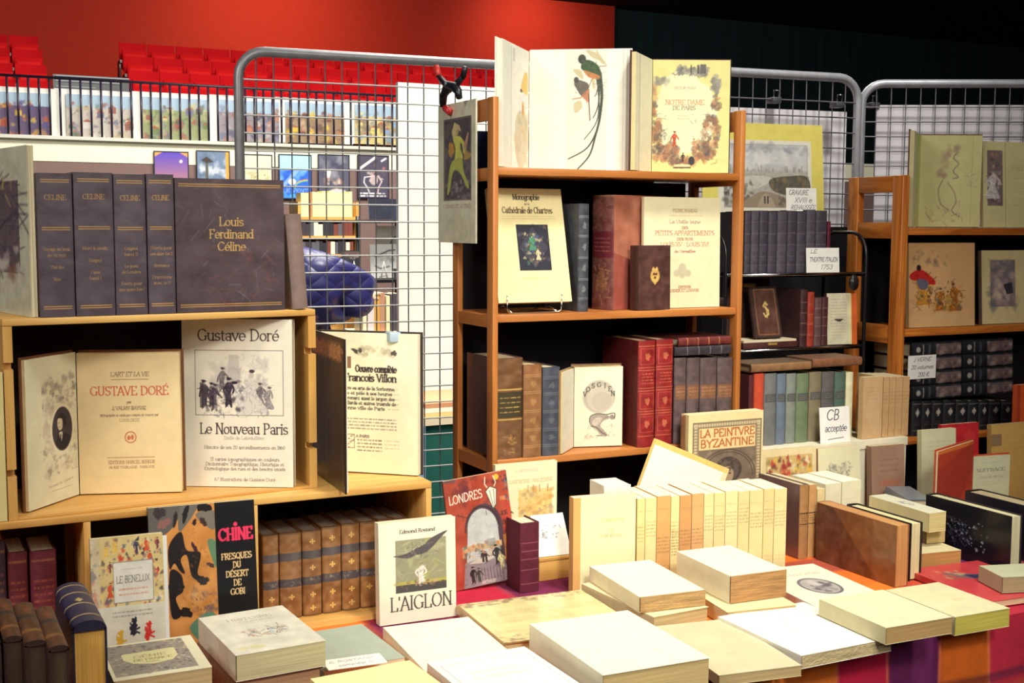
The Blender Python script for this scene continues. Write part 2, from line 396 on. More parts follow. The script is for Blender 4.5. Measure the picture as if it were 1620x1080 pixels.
ROUGHP = vmat('untrimmed page edges', .9, var=.5, vscale=1.0, stripes=(14, 420, 14), bump=.5, bscale=160)
LEATHER = vmat('old leather', .5, coat=.05, bump=.25, bscale=420, var=.3, vscale=55)
GLOSS = vmat('glossy cover', .35, coat=.25, var=.05)
WRAP = vmat('cover in crinkled plastic sleeve', .42, coat=.55, bump=.5, bscale=26, var=.18, vscale=30)
CLOTHB = vmat('bookcloth', .8, bump=.2, bscale=900, var=.12)
METAL = vmat('galvanised steel', .4, metal=.35, var=.15)
CHROME = vmat('chrome wire', .18, metal=1.0, var=.05)
BLACKM = vmat('black enamel', .35, var=.1)
PLAST = vmat('plastic', .4, var=.05)
FABRIC = vmat('fabric', .9, bump=.3, bscale=700, var=.12)
def wood(name, c0, c1, axis, knots=1.0, rough=.5):
    mt = bpy.data.materials.new(name); mt.use_nodes = True; n = mt.node_tree.nodes; l = mt.node_tree.links
    b = n['Principled BSDF']; tc = n.new('ShaderNodeTexCoord'); mp = n.new('ShaderNodeMapping')
    sc = [26, 26, 26]; sc['xyz'.index(axis)] = 2.2
    mp.inputs['Scale'].default_value = sc; l.new(tc.outputs['Object'], mp.inputs[0])
    nz = n.new('ShaderNodeTexNoise'); nz.inputs['Scale'].default_value = 1.0; nz.inputs['Detail'].default_value = 5; nz.inputs['Distortion'].default_value = knots
    l.new(mp.outputs[0], nz.inputs['Vector'])
    cr = n.new('ShaderNodeValToRGB'); cr.color_ramp.elements[0].position = .3; cr.color_ramp.elements[1].position = .72
    cr.color_ramp.elements[0].color = (*lin(c0), 1); cr.color_ramp.elements[1].color = (*lin(c1), 1)
    l.new(nz.outputs['Fac'], cr.inputs[0]); l.new(cr.outputs[0], b.inputs['Base Color']); b.inputs['Roughness'].default_value = rough
    b.inputs['Coat Weight'].default_value = .08
    return mt
PINE = {a: wood('yellow pine ' + a, (196, 140, 66), (232, 186, 108), a) for a in 'xyz'}
TEAK = {a: wood('orange stained wood ' + a, (160, 92, 38), (204, 132, 68), a, .6, .42) for a in 'xyz'}
KNOT = {a: wood('knotty varnished pine ' + a, (166, 84, 26), (226, 140, 60), a, 2.6, .35) for a in 'xyz'}

# ------------------------------------------------------------------ things
def tag(o, label=None, cat=None, group=None, kind=None):
    if label: o['label'] = label
    if cat: o['category'] = cat
    if group: o['group'] = group
    if kind: o['kind'] = kind
    return o
def thing(name, label, cat, loc=(0, 0, 0), rz=0.0, group=None, rx=0.0, ry=0.0):
    o = bpy.data.objects.new(name, None); COL.objects.link(o); o.empty_display_size = .05
    o.location = loc; o.rotation_euler = (rx, ry, rz)
    return tag(o, label, cat, group)
ORD = ['first', 'second', 'third', 'fourth', 'fifth', 'sixth', 'seventh', 'eighth', 'ninth', 'tenth', 'eleventh', 'twelfth', 'thirteenth', 'fourteenth', 'fifteenth', 'sixteenth', 'seventeenth', 'eighteenth', 'nineteenth', 'twentieth']
# ------------------------------------------------------------------ books
def slab(mb, O, d, n, up, w_, h_, t_, col, cv=None, e=.0003):
    O, d, n, up = [np.asarray(q, float) for q in (O, d, n, up)]
    p = lambda i, j, k: O + d * (w_ * i) + n * (t_ * j) + up * (h_ * k)
    if cv is None: mb.quad(p(0, 0, 0), p(1, 0, 0), p(1, 0, 1), p(0, 0, 1), col)
    else: mb.grid(cv, p(0, 0, 1), d * w_, -up * h_)
    mb.quad(p(1, 1, 0), p(0, 1, 0), p(0, 1, 1), p(1, 1, 1), col); mb.quad(p(0, 1, 0), p(0, 0, 0), p(0, 0, 1), p(0, 1, 1), col)
    mb.quad(p(1, 0, 0), p(1, 1, 0), p(1, 1, 1), p(1, 0, 1), col); mb.quad(p(0, 0, 1), p(1, 0, 1), p(1, 1, 1), p(0, 1, 1), col)
    mb.quad(p(0, 1, 0), p(1, 1, 0), p(1, 0, 0), p(0, 0, 0), col); return mb
def book(name, label, P, rz, w_, h_, t_, col, pcol=(232, 218, 180), front=None, spine=None, hard=True, mat=None, group=None,
         rx=0.0, ry=0.0, bulge=None, bands=(), cat='book', pmat=None, scol=None, inset=None):
    """spine at x=0, front cover at y=0 facing -y, standing on z=0"""
    mat = mat or (LEATHER if hard else PAPER)
    root = thing(name, label, cat, P, rz, group, rx, ry)
    bt = .003 if hard else .0008
    bt = min(bt, t_ * .2)
    ins = inset if inset is not None else (.004 if hard else .0006)
    if bulge is None: bulge = min(.006, t_ * .2) if hard else 0
    scol = scol or col
    mb = MB()
    if front is not None: slab(mb, (0, 0, 0), (1, 0, 0), (0, 1, 0), (0, 0, 1), w_, h_, bt, col, front)
    else: mb.box(0, w_, 0, bt, 0, h_, col)
    mb.box(0, w_, t_ - bt, t_, 0, h_, col)
    cv = spine if spine is not None else Canvas(6, 8, scol)
    if spine is None and bulge: cv = Canvas(9, 8, scol)
    def disp(u, v):
        x = -bulge * np.sqrt(np.clip(1 - (2 * u - 1) ** 2, 0, 1)) - .0002
        for b in bands: x = x - .0022 * np.exp(-((v - b) / .012) ** 2) * np.clip(4 * u * (1 - u) * 2, 0, 1)
        return np.stack([x, 0 * x, 0 * x], -1)
    mb.grid(cv, (0, t_, h_), (0, -t_, 0), (0, 0, -h_), disp)
    if bulge:                                       # close the rounded back at head and tail
        k = 8; us = [i / k for i in range(k + 1)]
        for zz in (0, h_):
            for i in range(k):
                f_ = lambda u: (-bulge * math.sqrt(max(0, 1 - (2 * u - 1) ** 2)), t_ * (1 - u), zz)
                a, b = f_(us[i]), f_(us[i + 1])
                mb.quad(a, b, (.002, b[1], zz), (.002, a[1], zz), scol)
    mb.build('cover', mat, root, smooth=False)
    pg = MB(); pg.box(.0015, w_ - ins, bt, t_ - bt, ins * .75, h_ - ins * .75, pcol)
    pg.build('page_block', pmat or PAGES, root)
    return root
def face(name, label, P, xr, ytop, yaw=0.0, lean=0.0, t=.02, cvf=None, **k):
    """a book showing its front: P bottom left corner, right edge at pixel column xr, top at pixel row ytop"""
    P = Vector(P); d = Vector((math.cos(yaw), math.sin(yaw), 0))
    up = Vector((-math.sin(yaw) * math.sin(lean), math.cos(yaw) * math.sin(lean), math.cos(lean)))
    P = P + Vector((0, 0, t * math.sin(abs(lean)) + .0003))
    return book(name, label, P, yaw, solve_w(P, d, xr), solve_h(P, up, ytop), t, rx=-lean, front=cvf, **k)
def spined(name, label, xl, xr, ytop, Y, z, dep, yaw=0.0, P=None, lean=0.0, **k):
    """a book showing its spine between pixel columns xl and xr"""
    A = Vector(P) if P is not None else colx(xl, Y, z)
    d = Vector((math.cos(yaw), math.sin(yaw), 0)); t_ = solve_w(A, d, xr)
    h_ = solve_h(A, Vector((0, 0, 1)), ytop); B = A + d * t_
    return book(name, label, B, yaw + R(90), dep, h_, t_ - .0006, rx=0, ry=lean, **k)
def lay(name, label, BL, BR, TL, ztop, t, cvf=None, left=False, **k):
    """a book lying face up: pixel corners near-left, near-right, far-left of its upper face"""
    a, b, c = tz(*BL, ztop), tz(*BR, ztop), tz(*TL, ztop)
    e = b - a; f_ = c - a; y1, y2 = math.atan2(e.y, e.x), math.atan2(f_.y, f_.x) - R(90)
    yaw = (y1 * e.length + y2 * f_.length) / (e.length + f_.length)
    if left: yaw = y2
    nrm = Vector((-math.sin(yaw), math.cos(yaw), 0))
    return book(name, label, a, yaw, e.length, (c - a).dot(nrm), t, rx=R(-90), front=cvf, **k)
def open_book(name, label, P, right, left, t=(.015, .006), cvr=None, cvl=None, col=(120, 80, 50), pcol=(235, 225, 190), lean=0.0, mat=None, group=None, cat='book', backcv=None, over=.004):
    """hinge at P; right / left = (width, height, yaw) of the two halves"""
    root = thing(name, label, cat, P, 0, group, rx=-lean)
    cov = MB(); pages = []
    for (w_, h_, yaw), t_, cv, sg in ((right, t[0], cvr, 1), (left, t[1], cvl, -1)):
        d = np.array([math.cos(yaw), math.sin(yaw), 0]) * sg; n = np.array([-math.sin(yaw), math.cos(yaw), 0])
        up = np.array([0, 0, 1.0])
        O = (d * .001 if sg > 0 else d * w_); dd = d if sg > 0 else -d
        pg = MB(); slab(pg, O + up * .002, dd, n, up, w_ - .001, h_ - .004, t_, pcol, cv)
        pages.append(pg)
        O2 = O + n * (t_ + .0004) - (0 if sg > 0 else dd * over)
        slab(cov, O2, dd, n, up, w_ + over, h_ + over * .5, .003, col)
    cov.build('cover', mat or CLOTHB, root)
    for pg, nm in zip(pages, ('right_pages', 'left_pages')): pg.build(nm, PAPER, root)
    return root

# ------------------------------------------------------------------ setting
def struct(name, mb, mat):
    o = mb.build(name, mat); o['kind'] = 'structure'; return o
DARKWALL = vmat('black stage drape', .9, var=.4, vscale=1.0, stripes=(6, 6, .3))
REDWALL = vmat('painted red wall', .85, var=.06, vscale=8)
FLOORM = vmat('dark hall floor', .6, var=.2, vscale=3)
struct('floor', MB().box(-14, 34, -6, 30, -.1, 0, (62, 56, 60)), FLOORM)
struct('ceiling', MB().box(-14, 34, -6, 30, 6.98, 7.1, (9, 11, 16)), DARKWALL)
struct('wall_back', MB().box(-14, 16.35, 27, 27.2, 0, 6.98, (204, 48, 24)), REDWALL)
struct('wall_stage', MB().box(16.35, 34, 27.3, 27.5, 0, 6.98, (22, 46, 52)).box(16.35, 16.4, 27, 27.5, 0, 6.98, (10, 20, 26)), DARKWALL)
struct('wall_left', MB().box(-14.2, -14, -6, 30, 0, 6.98, (120, 30, 20)), REDWALL)
struct('wall_right', MB().box(34, 34.2, -6, 30, 0, 6.98, (8, 12, 16)), DARKWALL)
struct('wall_front', MB().box(-14, 34, -6.2, -6, 0, 6.98, (30, 28, 30)), DARKWALL)
# the raked stand: parapet, steps
YP = 15.2
def zat(px, py, Y): return ty(px, py, Y).z
zt, zm = zat(200, 219, YP), zat(200, 258, YP)
struct('wall_stand', MB().box(-12, 16, YP, YP + .2, zm, zt, (236, 232, 206)).box(-12, 16, YP + .01, YP + .19, 0, zm, (122, 96, 92)), PAPER)
RED = vmat('red seat plastic', .85, var=.05, spec=.1)
st = MB(); rows = 5
for k in range(rows):
    st.box(-12, 16, 18.4 + .9 * k, 19.3 + .9 * k + (.6 if k == rows - 1 else 0), 2.2, 2.44 + .34 * k, (120, 20, 18))
st.box(-12, 16, YP + .2, 18.4, 2.1, 2.3, (60, 20, 20))
struct('floor_stand', st, REDWALL)
# ------------------------------------------------------------------ seats
def make_seat():
    r = thing('stadium_seat', 'x', 'seat')
    mb = MB(); n = 8
    for i in range(n):                      # curved back, slightly dished
        a0, a1 = -.23 + .46 * i / n, -.23 + .46 * (i + 1) / n
        y = lambda a: .05 - .9 * a * a
        for (za, zb) in ((.40, .86),):
            mb.quad((a0, y(a0), za), (a1, y(a1), za), (a1, y(a1) + .06, zb), (a0, y(a0) + .06, zb), (196, 18, 26))
            mb.quad((a1, y(a1) + .035, za), (a0, y(a0) + .035, za), (a0, y(a0) + .095, zb), (a1, y(a1) + .095, zb), (190, 20, 22))
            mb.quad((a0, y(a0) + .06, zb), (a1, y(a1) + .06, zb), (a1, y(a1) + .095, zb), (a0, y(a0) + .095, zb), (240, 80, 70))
    mb.build('seat_back', RED, r)
    MB().box(-.21, .21, -.16, -.11, .36, .70, (205, 20, 24)).box(-.18, .18, -.175, -.16, .42, .64, (220, 34, 34)).build('seat_pan', RED, r, bevel=.02)
    MB().box(-.26, -.235, -.12, .1, 0, .5, (40, 20, 24)).box(-.26, -.225, -.2, .06, .48, .53, (60, 22, 24)).build('armrest', BLACKM, r)
    return r
seat0 = make_seat(); used = False
def seat_at(x, k, lab):
    global used
    if not used: o = seat0; used = True
    else:
        o = seat0.copy(); COL.objects.link(o)
        for c in seat0.children:
            d = c.copy(); COL.objects.link(d); d.parent = o
    o.location = (x, 18.95 + .9 * k, 2.44 + .34 * k); o['label'] = lab; o['group'] = 'red tip up seats of the stand'
rown = ['lowest row', 'second row up', 'third row up', 'fourth row up', 'top row']
for k in range(rows):
    x0 = ty(186 + 7 * (4 - k) + (14 if k == 0 else 0), 100, 18.95 + .9 * k).x + .27
    for i in range(16):
        seat_at(x0 + .49 * i, k, 'red tip-up seat, %s of the stand, %s right of the aisle' % (rown[k], ORD[i]))
for k in range(rows):
    x0 = ty(64 + 6 * (4 - k), 100, 18.95 + .9 * k).x - .25
    for i in range(3):
        seat_at(x0 - .49 * i, k, 'red tip-up seat, %s of the stand, %s left of the aisle' % (rown[k], ORD[i]))
# aisle gangway with dark rail boards
a = ty(84, 130, 18.3); b = ty(204, 130, 18.3)
gt = thing('gangway_barrier', 'dark barrier with pale slats closing the aisle between the red seats', 'barrier', (a.x, 18.3, 2.3))
MB().box(0, b.x - a.x, 0, .04, .1, zat(140, 120, 18.3) - 2.3, (18, 26, 40)).build('board', BLACKM, gt)
for i, yy in enumerate((122, 130, 139, 144)):
    zz = zat(140, yy, 18.3) - 2.3; MB().box(.03, (b.x - a.x) * (1, .9, .55, .95)[i], -.02, -.001, zz - .009, zz + .009, (120, 128, 136)).build('slat', PLAST, gt)
# ------------------------------------------------------------------ railing on the parapet
YR = YP - .06
rail = thing('balcony_railing', 'dark metal balustrade in front of the row of landscape paintings', 'railing', (0, YR, zt))
zr = zat(180, 128, YR) - zt
xa, xb = ty(-30, 200, YR).x, ty(800, 200, YR).x
MB().tube([(xa, 0, zr), (xb, 0, zr)], .016, (30, 24, 40)).build('handrail', BLACKM, rail)
bal = None; nb = 58
for i in range(nb):
    x = xa + (xb - xa) * (i + .5) / nb
    if bal is None: c = bal = MB().tube([(0, 0, -.02), (0, 0, zr)], .013, (34, 28, 48), 6).build('baluster', BLACKM, rail)
    else: c = bal.copy(); COL.objects.link(c); c.parent = rail
    c.location = (x, 0, 0)
MB().box(xa, xb, -.02, .04, -.04, -.001, (200, 200, 190)).build('base_rail', PLAST, rail)
# paintings standing along the railing
SKY = (170, 198, 224)
def town(cv, pal, yellow=False):
    W, H = cv.W, cv.H; cv.rect(0, 0, W, H, pal[0]); cv.rect(0, 0, W, H * .3, SKY)
    cv.blots(0, H * .2, W, H, 60, pal[1:], (2, 7), .85)
    for i in range(9):
        x = cv.rng.rand() * W; y = H * (.25 + .5 * cv.rng.rand()); s_ = 4 + 7 * cv.rng.rand()
        cv.rect(x, y, x + s_ * 1.3, y + s_, pal[1 + i % (len(pal) - 1)]); cv.poly([(x - 1, y), (x + s_ * .65, y - s_ * .5), (x + s_ * 1.4, y)], (170, 90, 66))
    cv.strokes(0, H * .3, W, H, 30, (50, 40, 50), 6); return cv
paint = [(-24, 82, 'night street of yellow lit houses and parked cars', [(90, 70, 110), (210, 180, 70), (170, 70, 50), (80, 70, 130), (140, 100, 140), (214, 150, 60)]),
         (106, 212, 'snowy village with grey roofs', [(200, 190, 180), (110, 110, 140), (220, 214, 210), (150, 90, 80), (90, 120, 90), (190, 170, 130)]),
         (227, 329, 'green valley with a red roofed farm', [(150, 160, 110), (110, 130, 80), (200, 190, 130), (160, 90, 80), (90, 100, 90), (120, 120, 150)]),
         (347, 442, 'crowded harbour with masts', [(150, 140, 150), (100, 110, 150), (190, 120, 100), (200, 190, 180), (80, 80, 110), (150, 100, 90)]),
         (452, 545, 'street market under a yellow awning', [(150, 120, 90), (224, 190, 60), (110, 60, 50), (180, 120, 80), (80, 60, 60), (200, 170, 140)]),
         (562, 640, 'sunny beach and bay', [(214, 190, 120), (130, 160, 200), (230, 210, 120), (150, 120, 90), (180, 200, 214), (110, 100, 90)])]
for i, (x0, x1, d_, pal) in enumerate(paint):
    yt, yb = 148 + .037 * (x0 - 100), 217 + .022 * (x0 - 100)
    A, B = ty(x0, yb, YP + .03), ty(x1, yb, YP + .03); h = ty(x0, yt, YP + .03).z - A.z
    cv = town(Canvas(x1 - x0, 70, (255, 255, 255)), pal); cv.a = cv.a * .85 + 22
    tp = thing('painting', 'unframed painting of a ' + d_ + ' behind the balustrade', 'painting', A, 0, 'landscape paintings along the balustrade')
    mb = MB(); slab(mb, (0, 0, .0), (1, 0, 0), (0, 1, 0), (0, 0, 1), B.x - A.x, h, .02, (230, 226, 214), cv); mb.build('canvas', PAPER, tp)
    slab(MB(), (-.12, .021 + .012 * (i % 2), 0), (1, 0, 0), (0, 1, 0), (0, 0, 1), B.x - A.x + .24, h + .06, .01, (228, 226, 222)).build('mount_board', PAPER, tp)
# posters on the parapet
def poster(x0, x1, y0, y1, lab, cv):
    A, B = ty(x0, y1, YP - .03), ty(x1, y1, YP - .03); h = ty(x0, y0, YP - .03).z - A.z
    tp = thing('poster', lab, 'poster', A, 0, 'film posters on the parapet of the stand')
    mb = MB(); slab(mb, (0, 0, 0), (1, 0, 0), (0, 1, 0), (0, 0, 1), B.x - A.x, h, .01, (40, 40, 60), cv); mb.build('print', PAPER, tp)
    f = MB(); w_ = B.x - A.x
    for bx in ((-.012, 0, -.012, h + .012), (w_, w_ + .012, -.012, h + .012), (0, w_, -.012, 0), (0, w_, h, h + .012)):
        f.box(bx[0], bx[1], -.006, .012, bx[2], bx[3], (44, 40, 62))
    f.build('frame', BLACKM, tp)
c = Canvas(52, 66, (150, 110, 190))
for i in range(66): c.rect(0, i, 52, i + 1, (90 + 2 * i, 70 + 1.2 * i, 190 - 1.2 * i))
c.ell(41, 14, 2.4, 2.4, (255, 255, 240)); c.rect(0, 42, 52, 66, (220, 200, 90)); c.poly([(0, 0), (14, 0), (0, 8)], (220, 160, 90)); c.poly([(52, 0), (38, 0), (52, 8)], (220, 160, 90))
poster(246, 298, 240, 308, 'purple dusk poster with a small white moon, leftmost above the slipcases', c)
c = Canvas(46, 66, (110, 130, 160)); c.blots(0, 0, 46, 66, 30, [(190, 200, 214), (90, 110, 140), (226, 228, 230)], (4, 10), .7)
c.rect(12, 16, 16, 66, (90, 90, 84)); c.poly([(6, 14), (14, 8), (24, 16), (14, 18)], (60, 56, 50)); c.rect(41, 0, 46, 66, (226, 160, 60))
poster(313, 363, 239, 308, 'poster of a dark post under a stormy blue sky with an orange right edge', c)
c = Canvas(42, 66, (226, 220, 190)); c.blots(2, 26, 40, 50, 26, [(190, 180, 130), (150, 150, 110), (214, 200, 150)], (2, 6), .7); c.strokes(0, 20, 42, 60, 20, (120, 120, 90))
poster(388, 430, 245, 312, 'pale sandy poster with olive foliage behind the wire panel', c)
c = Canvas(50, 68, (40, 100, 210)); c.rect(0, 0, 50, 24, (170, 220, 240)); c.blots(0, 22, 50, 40, 14, [(30, 80, 200), (120, 180, 240)], (4, 9)); c.seg(8, 46, 30, 22, 6, (150, 180, 240), .8); c.ell(20, 42, 6, 5, (240, 240, 240))
for q, cc in enumerate(((230, 80, 80), (240, 210, 90), (90, 190, 120))): c.path([(30 + 20 * math.cos(R(a)) + 14, 52 - (14 - q) * math.sin(R(a))) for a in range(90, 181, 15)], 1.4, cc)
c.text(25, 58, 'LE VENT', 5, (220, 240, 250), 40, sans=True); c.blots(0, 60, 50, 68, 10, [(90, 190, 230), (30, 80, 190)], (2, 5))
poster(443, 492, 245, 313, 'bright blue sea poster with a small rainbow', c)
c = Canvas(48, 68, (84, 84, 104)); c.blots(0, 0, 48, 30, 20, [(120, 120, 140), (60, 60, 84), (150, 150, 160)], (4, 9), .6); c.poly([(10, 24), (20, 22), (16, 44)], (236, 230, 220)); c.blots(6, 36, 40, 54, 24, [(220, 210, 200), (150, 110, 100), (70, 64, 80)], (2, 5)); c.ell(30, 58, 14, 5, (200, 200, 200)); c.ell(16, 66, 10, 5, (70, 90, 190))
poster(505, 552, 245, 313, 'grey stormy poster with a white burst in the middle', c)
c = Canvas(46, 66, (74, 68, 88)); c.seg(4, 20, 26, 3, 4, (226, 226, 226)); c.seg(36, 8, 42, 4, 3, (226, 226, 226)); c.blots(16, 14, 40, 40, 18, [(190, 110, 110), (220, 200, 200), (90, 80, 100)], (1.5, 4))
c.path([(22, 32), (10, 34), (9, 42), (14, 50), (17, 57)], 1.6, (230, 226, 226)); c.path([(30, 32), (36, 40), (31, 50), (30, 58)], 1.6, (230, 200, 200)); c.ell(24, 38, 6, 8, (210, 190, 190), .8)
c.lines(3, 58, 42, 2, 4, (240, 240, 240), 1.0, 2.2)
poster(567, 614, 246, 312, 'dark poster with white pincers and a slanted white title', c)
# ------------------------------------------------------------------ stall behind the wire panel
def yb(px, py, d): return td(px, py, d)
SY = 8.0
A = colx(472, SY, 1.3); B = colx(568, SY, 1.3)
zsh = [zat(520, 402, SY), zat(520, 373, SY), zat(520, 343, SY)]
sh = thing('display_shelf', 'pale wooden display shelf holding cream paperbacks, behind the wire panel', 'shelf', (A.x, SY, .75))
wS = B.x - A.x
for k, z in enumerate(zsh): MB().box(0, wS, 0, .22, z - .02 - .75, z - .75, (224, 184, 124)).build('shelf_board', PINE['x'], sh)
for xx in (0, wS - .02): MB().box(xx, xx + .02, -.003, .2, 0, zsh[2] - .75 + .1, (224, 184, 124)).build('side_panel', PINE['z'], sh)
MB().box(0, wS, .205, .215, 0, zsh[2] - .75, (190, 150, 100)).build('back_panel', PINE['x'], sh)
xs = A.x + .025; i = 0
while i < 15:
    t_ = .021 + .009 * random.random()
    book('paperback', 'cream paperback on top of the far wooden shelf, %s from the left' % ORD[i], (xs + t_, SY + .01, zsh[2] + .0005), R(90), .11, .155 + .02 * random.random(), t_, (244, 230, 170) if i != 2 else (190, 130, 80), hard=False, group='cream paperbacks on the far shelf', ry=0)
    xs += t_ + .001; i += 1
    if xs > B.x - .06: break
for kk in (0, 1):
    xs = A.x + .03; i = 0
    while xs < B.x - .05 and i < 14:
        t_ = .02 + .012 * random.random()
        cc = random.choice([(60, 50, 60), (40, 40, 50), (236, 226, 200), (120, 60, 50), (90, 90, 100)])
        book('small_book', 'small %s book, %s row of the far wooden shelf, %s from the left' % ({60: 'dark grey', 40: 'black', 236: 'cream', 120: 'brown', 90: 'grey'}[cc[0]], ('bottom', 'middle')[kk], ORD[i]), (xs + t_, SY + .01, zsh[kk] + .0005), R(90), .1, (zsh[kk + 1] - zsh[kk] - .02) * (.72 + .16 * random.random()), t_, cc, hard=False, group='small books inside the far shelf')
        xs += t_ + .001; i += 1
tb = thing('stall_table', 'long cloth covered table of the stall behind the wire panel', 'table', (0, SY - .1, 0))
MB().box(A.x - 1.2, B.x + 1.1, 0, .7, .72, .7499, (70, 66, 70)).build('tabletop', FABRIC, tb)
MB().box(A.x - 1.2, B.x + 1.1, -.01, -.001, .15, .745, (24, 34, 40)).build('cloth_front', FABRIC, tb)
for xx in (A.x - 1.1, B.x + 1.0): MB().box(xx, xx + .04, .05, .6, 0, .72, (90, 90, 94)).build('leg', METAL, tb)
# dark print stand on that stall
A2 = colx(574, 7.6, 1.2); B2 = colx(636, 7.6, 1.2)
zz = lambda py: zat(605, py, 7.6)
rk = thing('print_rack', 'black metal print rack with two ledges, right of the far wooden shelf', 'rack', (A2.x, 7.6, 0))
w2 = B2.x - A2.x
for xx in (.0, w2): MB().tube([(xx, .1, 0), (xx, .1, zz(342))], .012, (26, 24, 30)).build('post', BLACKM, rk)
for py in (348, 441): MB().box(-.22 if py > 400 else -.03, w2 + .03, -.12, .085, zz(py) - .02, zz(py), (26, 24, 30)).build('ledge', BLACKM, rk)
def prt(x0, x1, y0, y1, Y, cv, lab, nm='print', lean=.12):
    P = colx(x0, Y, zat(x0, y1, Y) + .0006); wv = solve_w(P, Vector((1, 0, 0)), x1); h = solve_h(P, Vector((0, math.sin(lean), math.cos(lean))), y0)
    mb = MB(); slab(mb, (0, 0, 0), (1, 0, 0), (0, 1, 0), (0, 0, 1), wv, h, .006, (220, 220, 214), cv)
    o = mb.build(nm, PAPER); o.location = P; o.rotation_euler = (-lean, 0, 0); return o
c = Canvas(50, 34, (20, 26, 48)); c.rect(34, 10, 50, 34, (26, 34, 60)); c.blots(4, 4, 44, 30, 6, [(36, 44, 70)], (4, 8), .5)
tag(prt(584, 634, 314, 347, 7.6, c, ''), 'navy blue print on the upper ledge of the black print rack', 'print')
c = Canvas(46, 50, (196, 196, 196)); c.path([(8, 18), (18, 15), (30, 10), (40, 9)], 2.2, (90, 90, 96)); c.blots(8, 10, 40, 24, 8, [(120, 120, 124)], (1.5, 4), .6); c.path([(8, 32), (16, 36), (30, 33)], 2, (90, 90, 96)); c.rect(36, 36, 46, 50, (50, 50, 56)); c.path([(14, 48), (26, 46)], 1.5, (120, 120, 120))
tag(prt(587, 632, 386, 440, 7.6, c, ''), 'grey print of a sketched animal on the lower ledge of the black print rack', 'print')
c = Canvas(42, 90, (246, 244, 232)); c.path([(28, 32), (32, 24), (38, 19)], 2.4, (110, 110, 116))
tag(prt(598, 631, 357, 440.2, 7.64, c, ''), 'white print with one curved grey stroke, behind the grey animal print', 'print')
c = Canvas(36, 40, (24, 26, 34)); c.rect(2, 2, 34, 10, (90, 70, 70)); c.blots(4, 2, 32, 12, 8, [(190, 170, 160), (60, 50, 56)], (2, 4))
tag(prt(541, 571, 396, 440.2, 7.5, c, '', lean=.05), 'dark print with a brown strip at its top, left of the grey animal print', 'print')
for x0 in (556, 603):                                             # white wire easels
    P = [ty(x0, 440.5, 7.49), ty(x0 + 4, 414, 7.49), ty(x0 + 10, 440.5, 7.49)]
    tag(MB().tube(P, .006, (240, 240, 236)).build('wire_easel', PLAST), 'white wire easel in front of the %s print' % ('dark' if x0 == 556 else 'grey animal'), 'easel', 'white wire easels')
# crate of books below
SB = 6.9; zb = zat(620, 524, SB)
bx = thing('book_box', 'pale box full of books under the print rack', 'box', (colx(568, SB, zb).x, SB, 0))
wb = colx(655, SB, zb).x - colx(568, SB, zb).x
MB().box(0, wb, 0, .3, zb - .04, zb, (230, 200, 170)).build('bottom', PAPER, bx); MB().box(.02, wb - .02, .02, .28, 0, zb - .041, (30, 40, 48)).build('base', FABRIC, bx)
seq = [(574, 580, 470, (236, 226, 190), 'cream'), (582, 592, 462, (228, 214, 214), 'pale pink'), (592, 601, 466, (220, 160, 70), 'orange'), (601, 609, 463, (190, 140, 110), 'brown'), (611, 617, 468, (236, 228, 180), 'yellow'), (618, 625, 465, (80, 74, 84), 'dark grey'), (625, 632, 464, (70, 64, 74), 'charcoal')]
for (x0, x1, y0, cc, nm) in seq:
    spined('book', '%s book standing in the pale box under the print rack' % nm, x0, x1, y0, SB + .02, zb + .0005, .15, col=cc, hard=False, group='books in the far box')
c = Canvas(10, 10, (250, 250, 240))
# tall white boards behind the wire panel
bd = MB(); P0 = ty(632, 700, 5.6); P1 = ty(800, 700, 5.6)
slab(bd, (0, 0, 0), (1, 0, 0), (0, 1, 0), (0, 0, 1), P1.x - P0.x, zat(700, 134, 5.6) - .02, .03, (250, 250, 242))
o = bd.build('display_board', PAPER); o.location = (P0.x, 5.6, .02); tag(o, 'tall plain white display board behind the wire panel, left of the bookcase', 'board')
# low table behind with flat papers, teal cloth
tt = thing('trestle_table', 'low trestle table with teal cloth glimpsed left of the bookcase', 'table', (colx(655, 4.9, .7).x, 4.9, 0))
zq = zat(685, 662, 4.9)
MB().box(0, .62, 0, .5, zq - .03, zq, (240, 222, 190)).build('tabletop', PAPER, tt); MB().box(.0, .6, .02, .04, .1, zq - .031, (24, 96, 84)).build('cloth', FABRIC, tt)
MB().box(.0, .05, -.01, .015, .2, zq - .031, (140, 180, 210)).build('cloth_edge', FABRIC, tt)
for xx in (.02, .56): MB().box(xx, xx + .03, .1, .4, 0, zq - .03, (60, 60, 64)).build('leg', METAL, tt)
for i, (cc, nm) in enumerate((((236, 190, 130), 'orange'), ((250, 240, 220), 'cream'), ((214, 150, 110), 'brown'))):
    o = MB().box(0, .5 - .04 * i, 0, .4, 0, .02, cc).build('portfolio', PAPER); o.location = (tt.location.x + .02 + .02 * i, 4.93, zq + .0005 + .0205 * i)
    tag(o, '%s portfolio lying flat on the low table left of the bookcase' % nm, 'portfolio', 'portfolios on the low table')
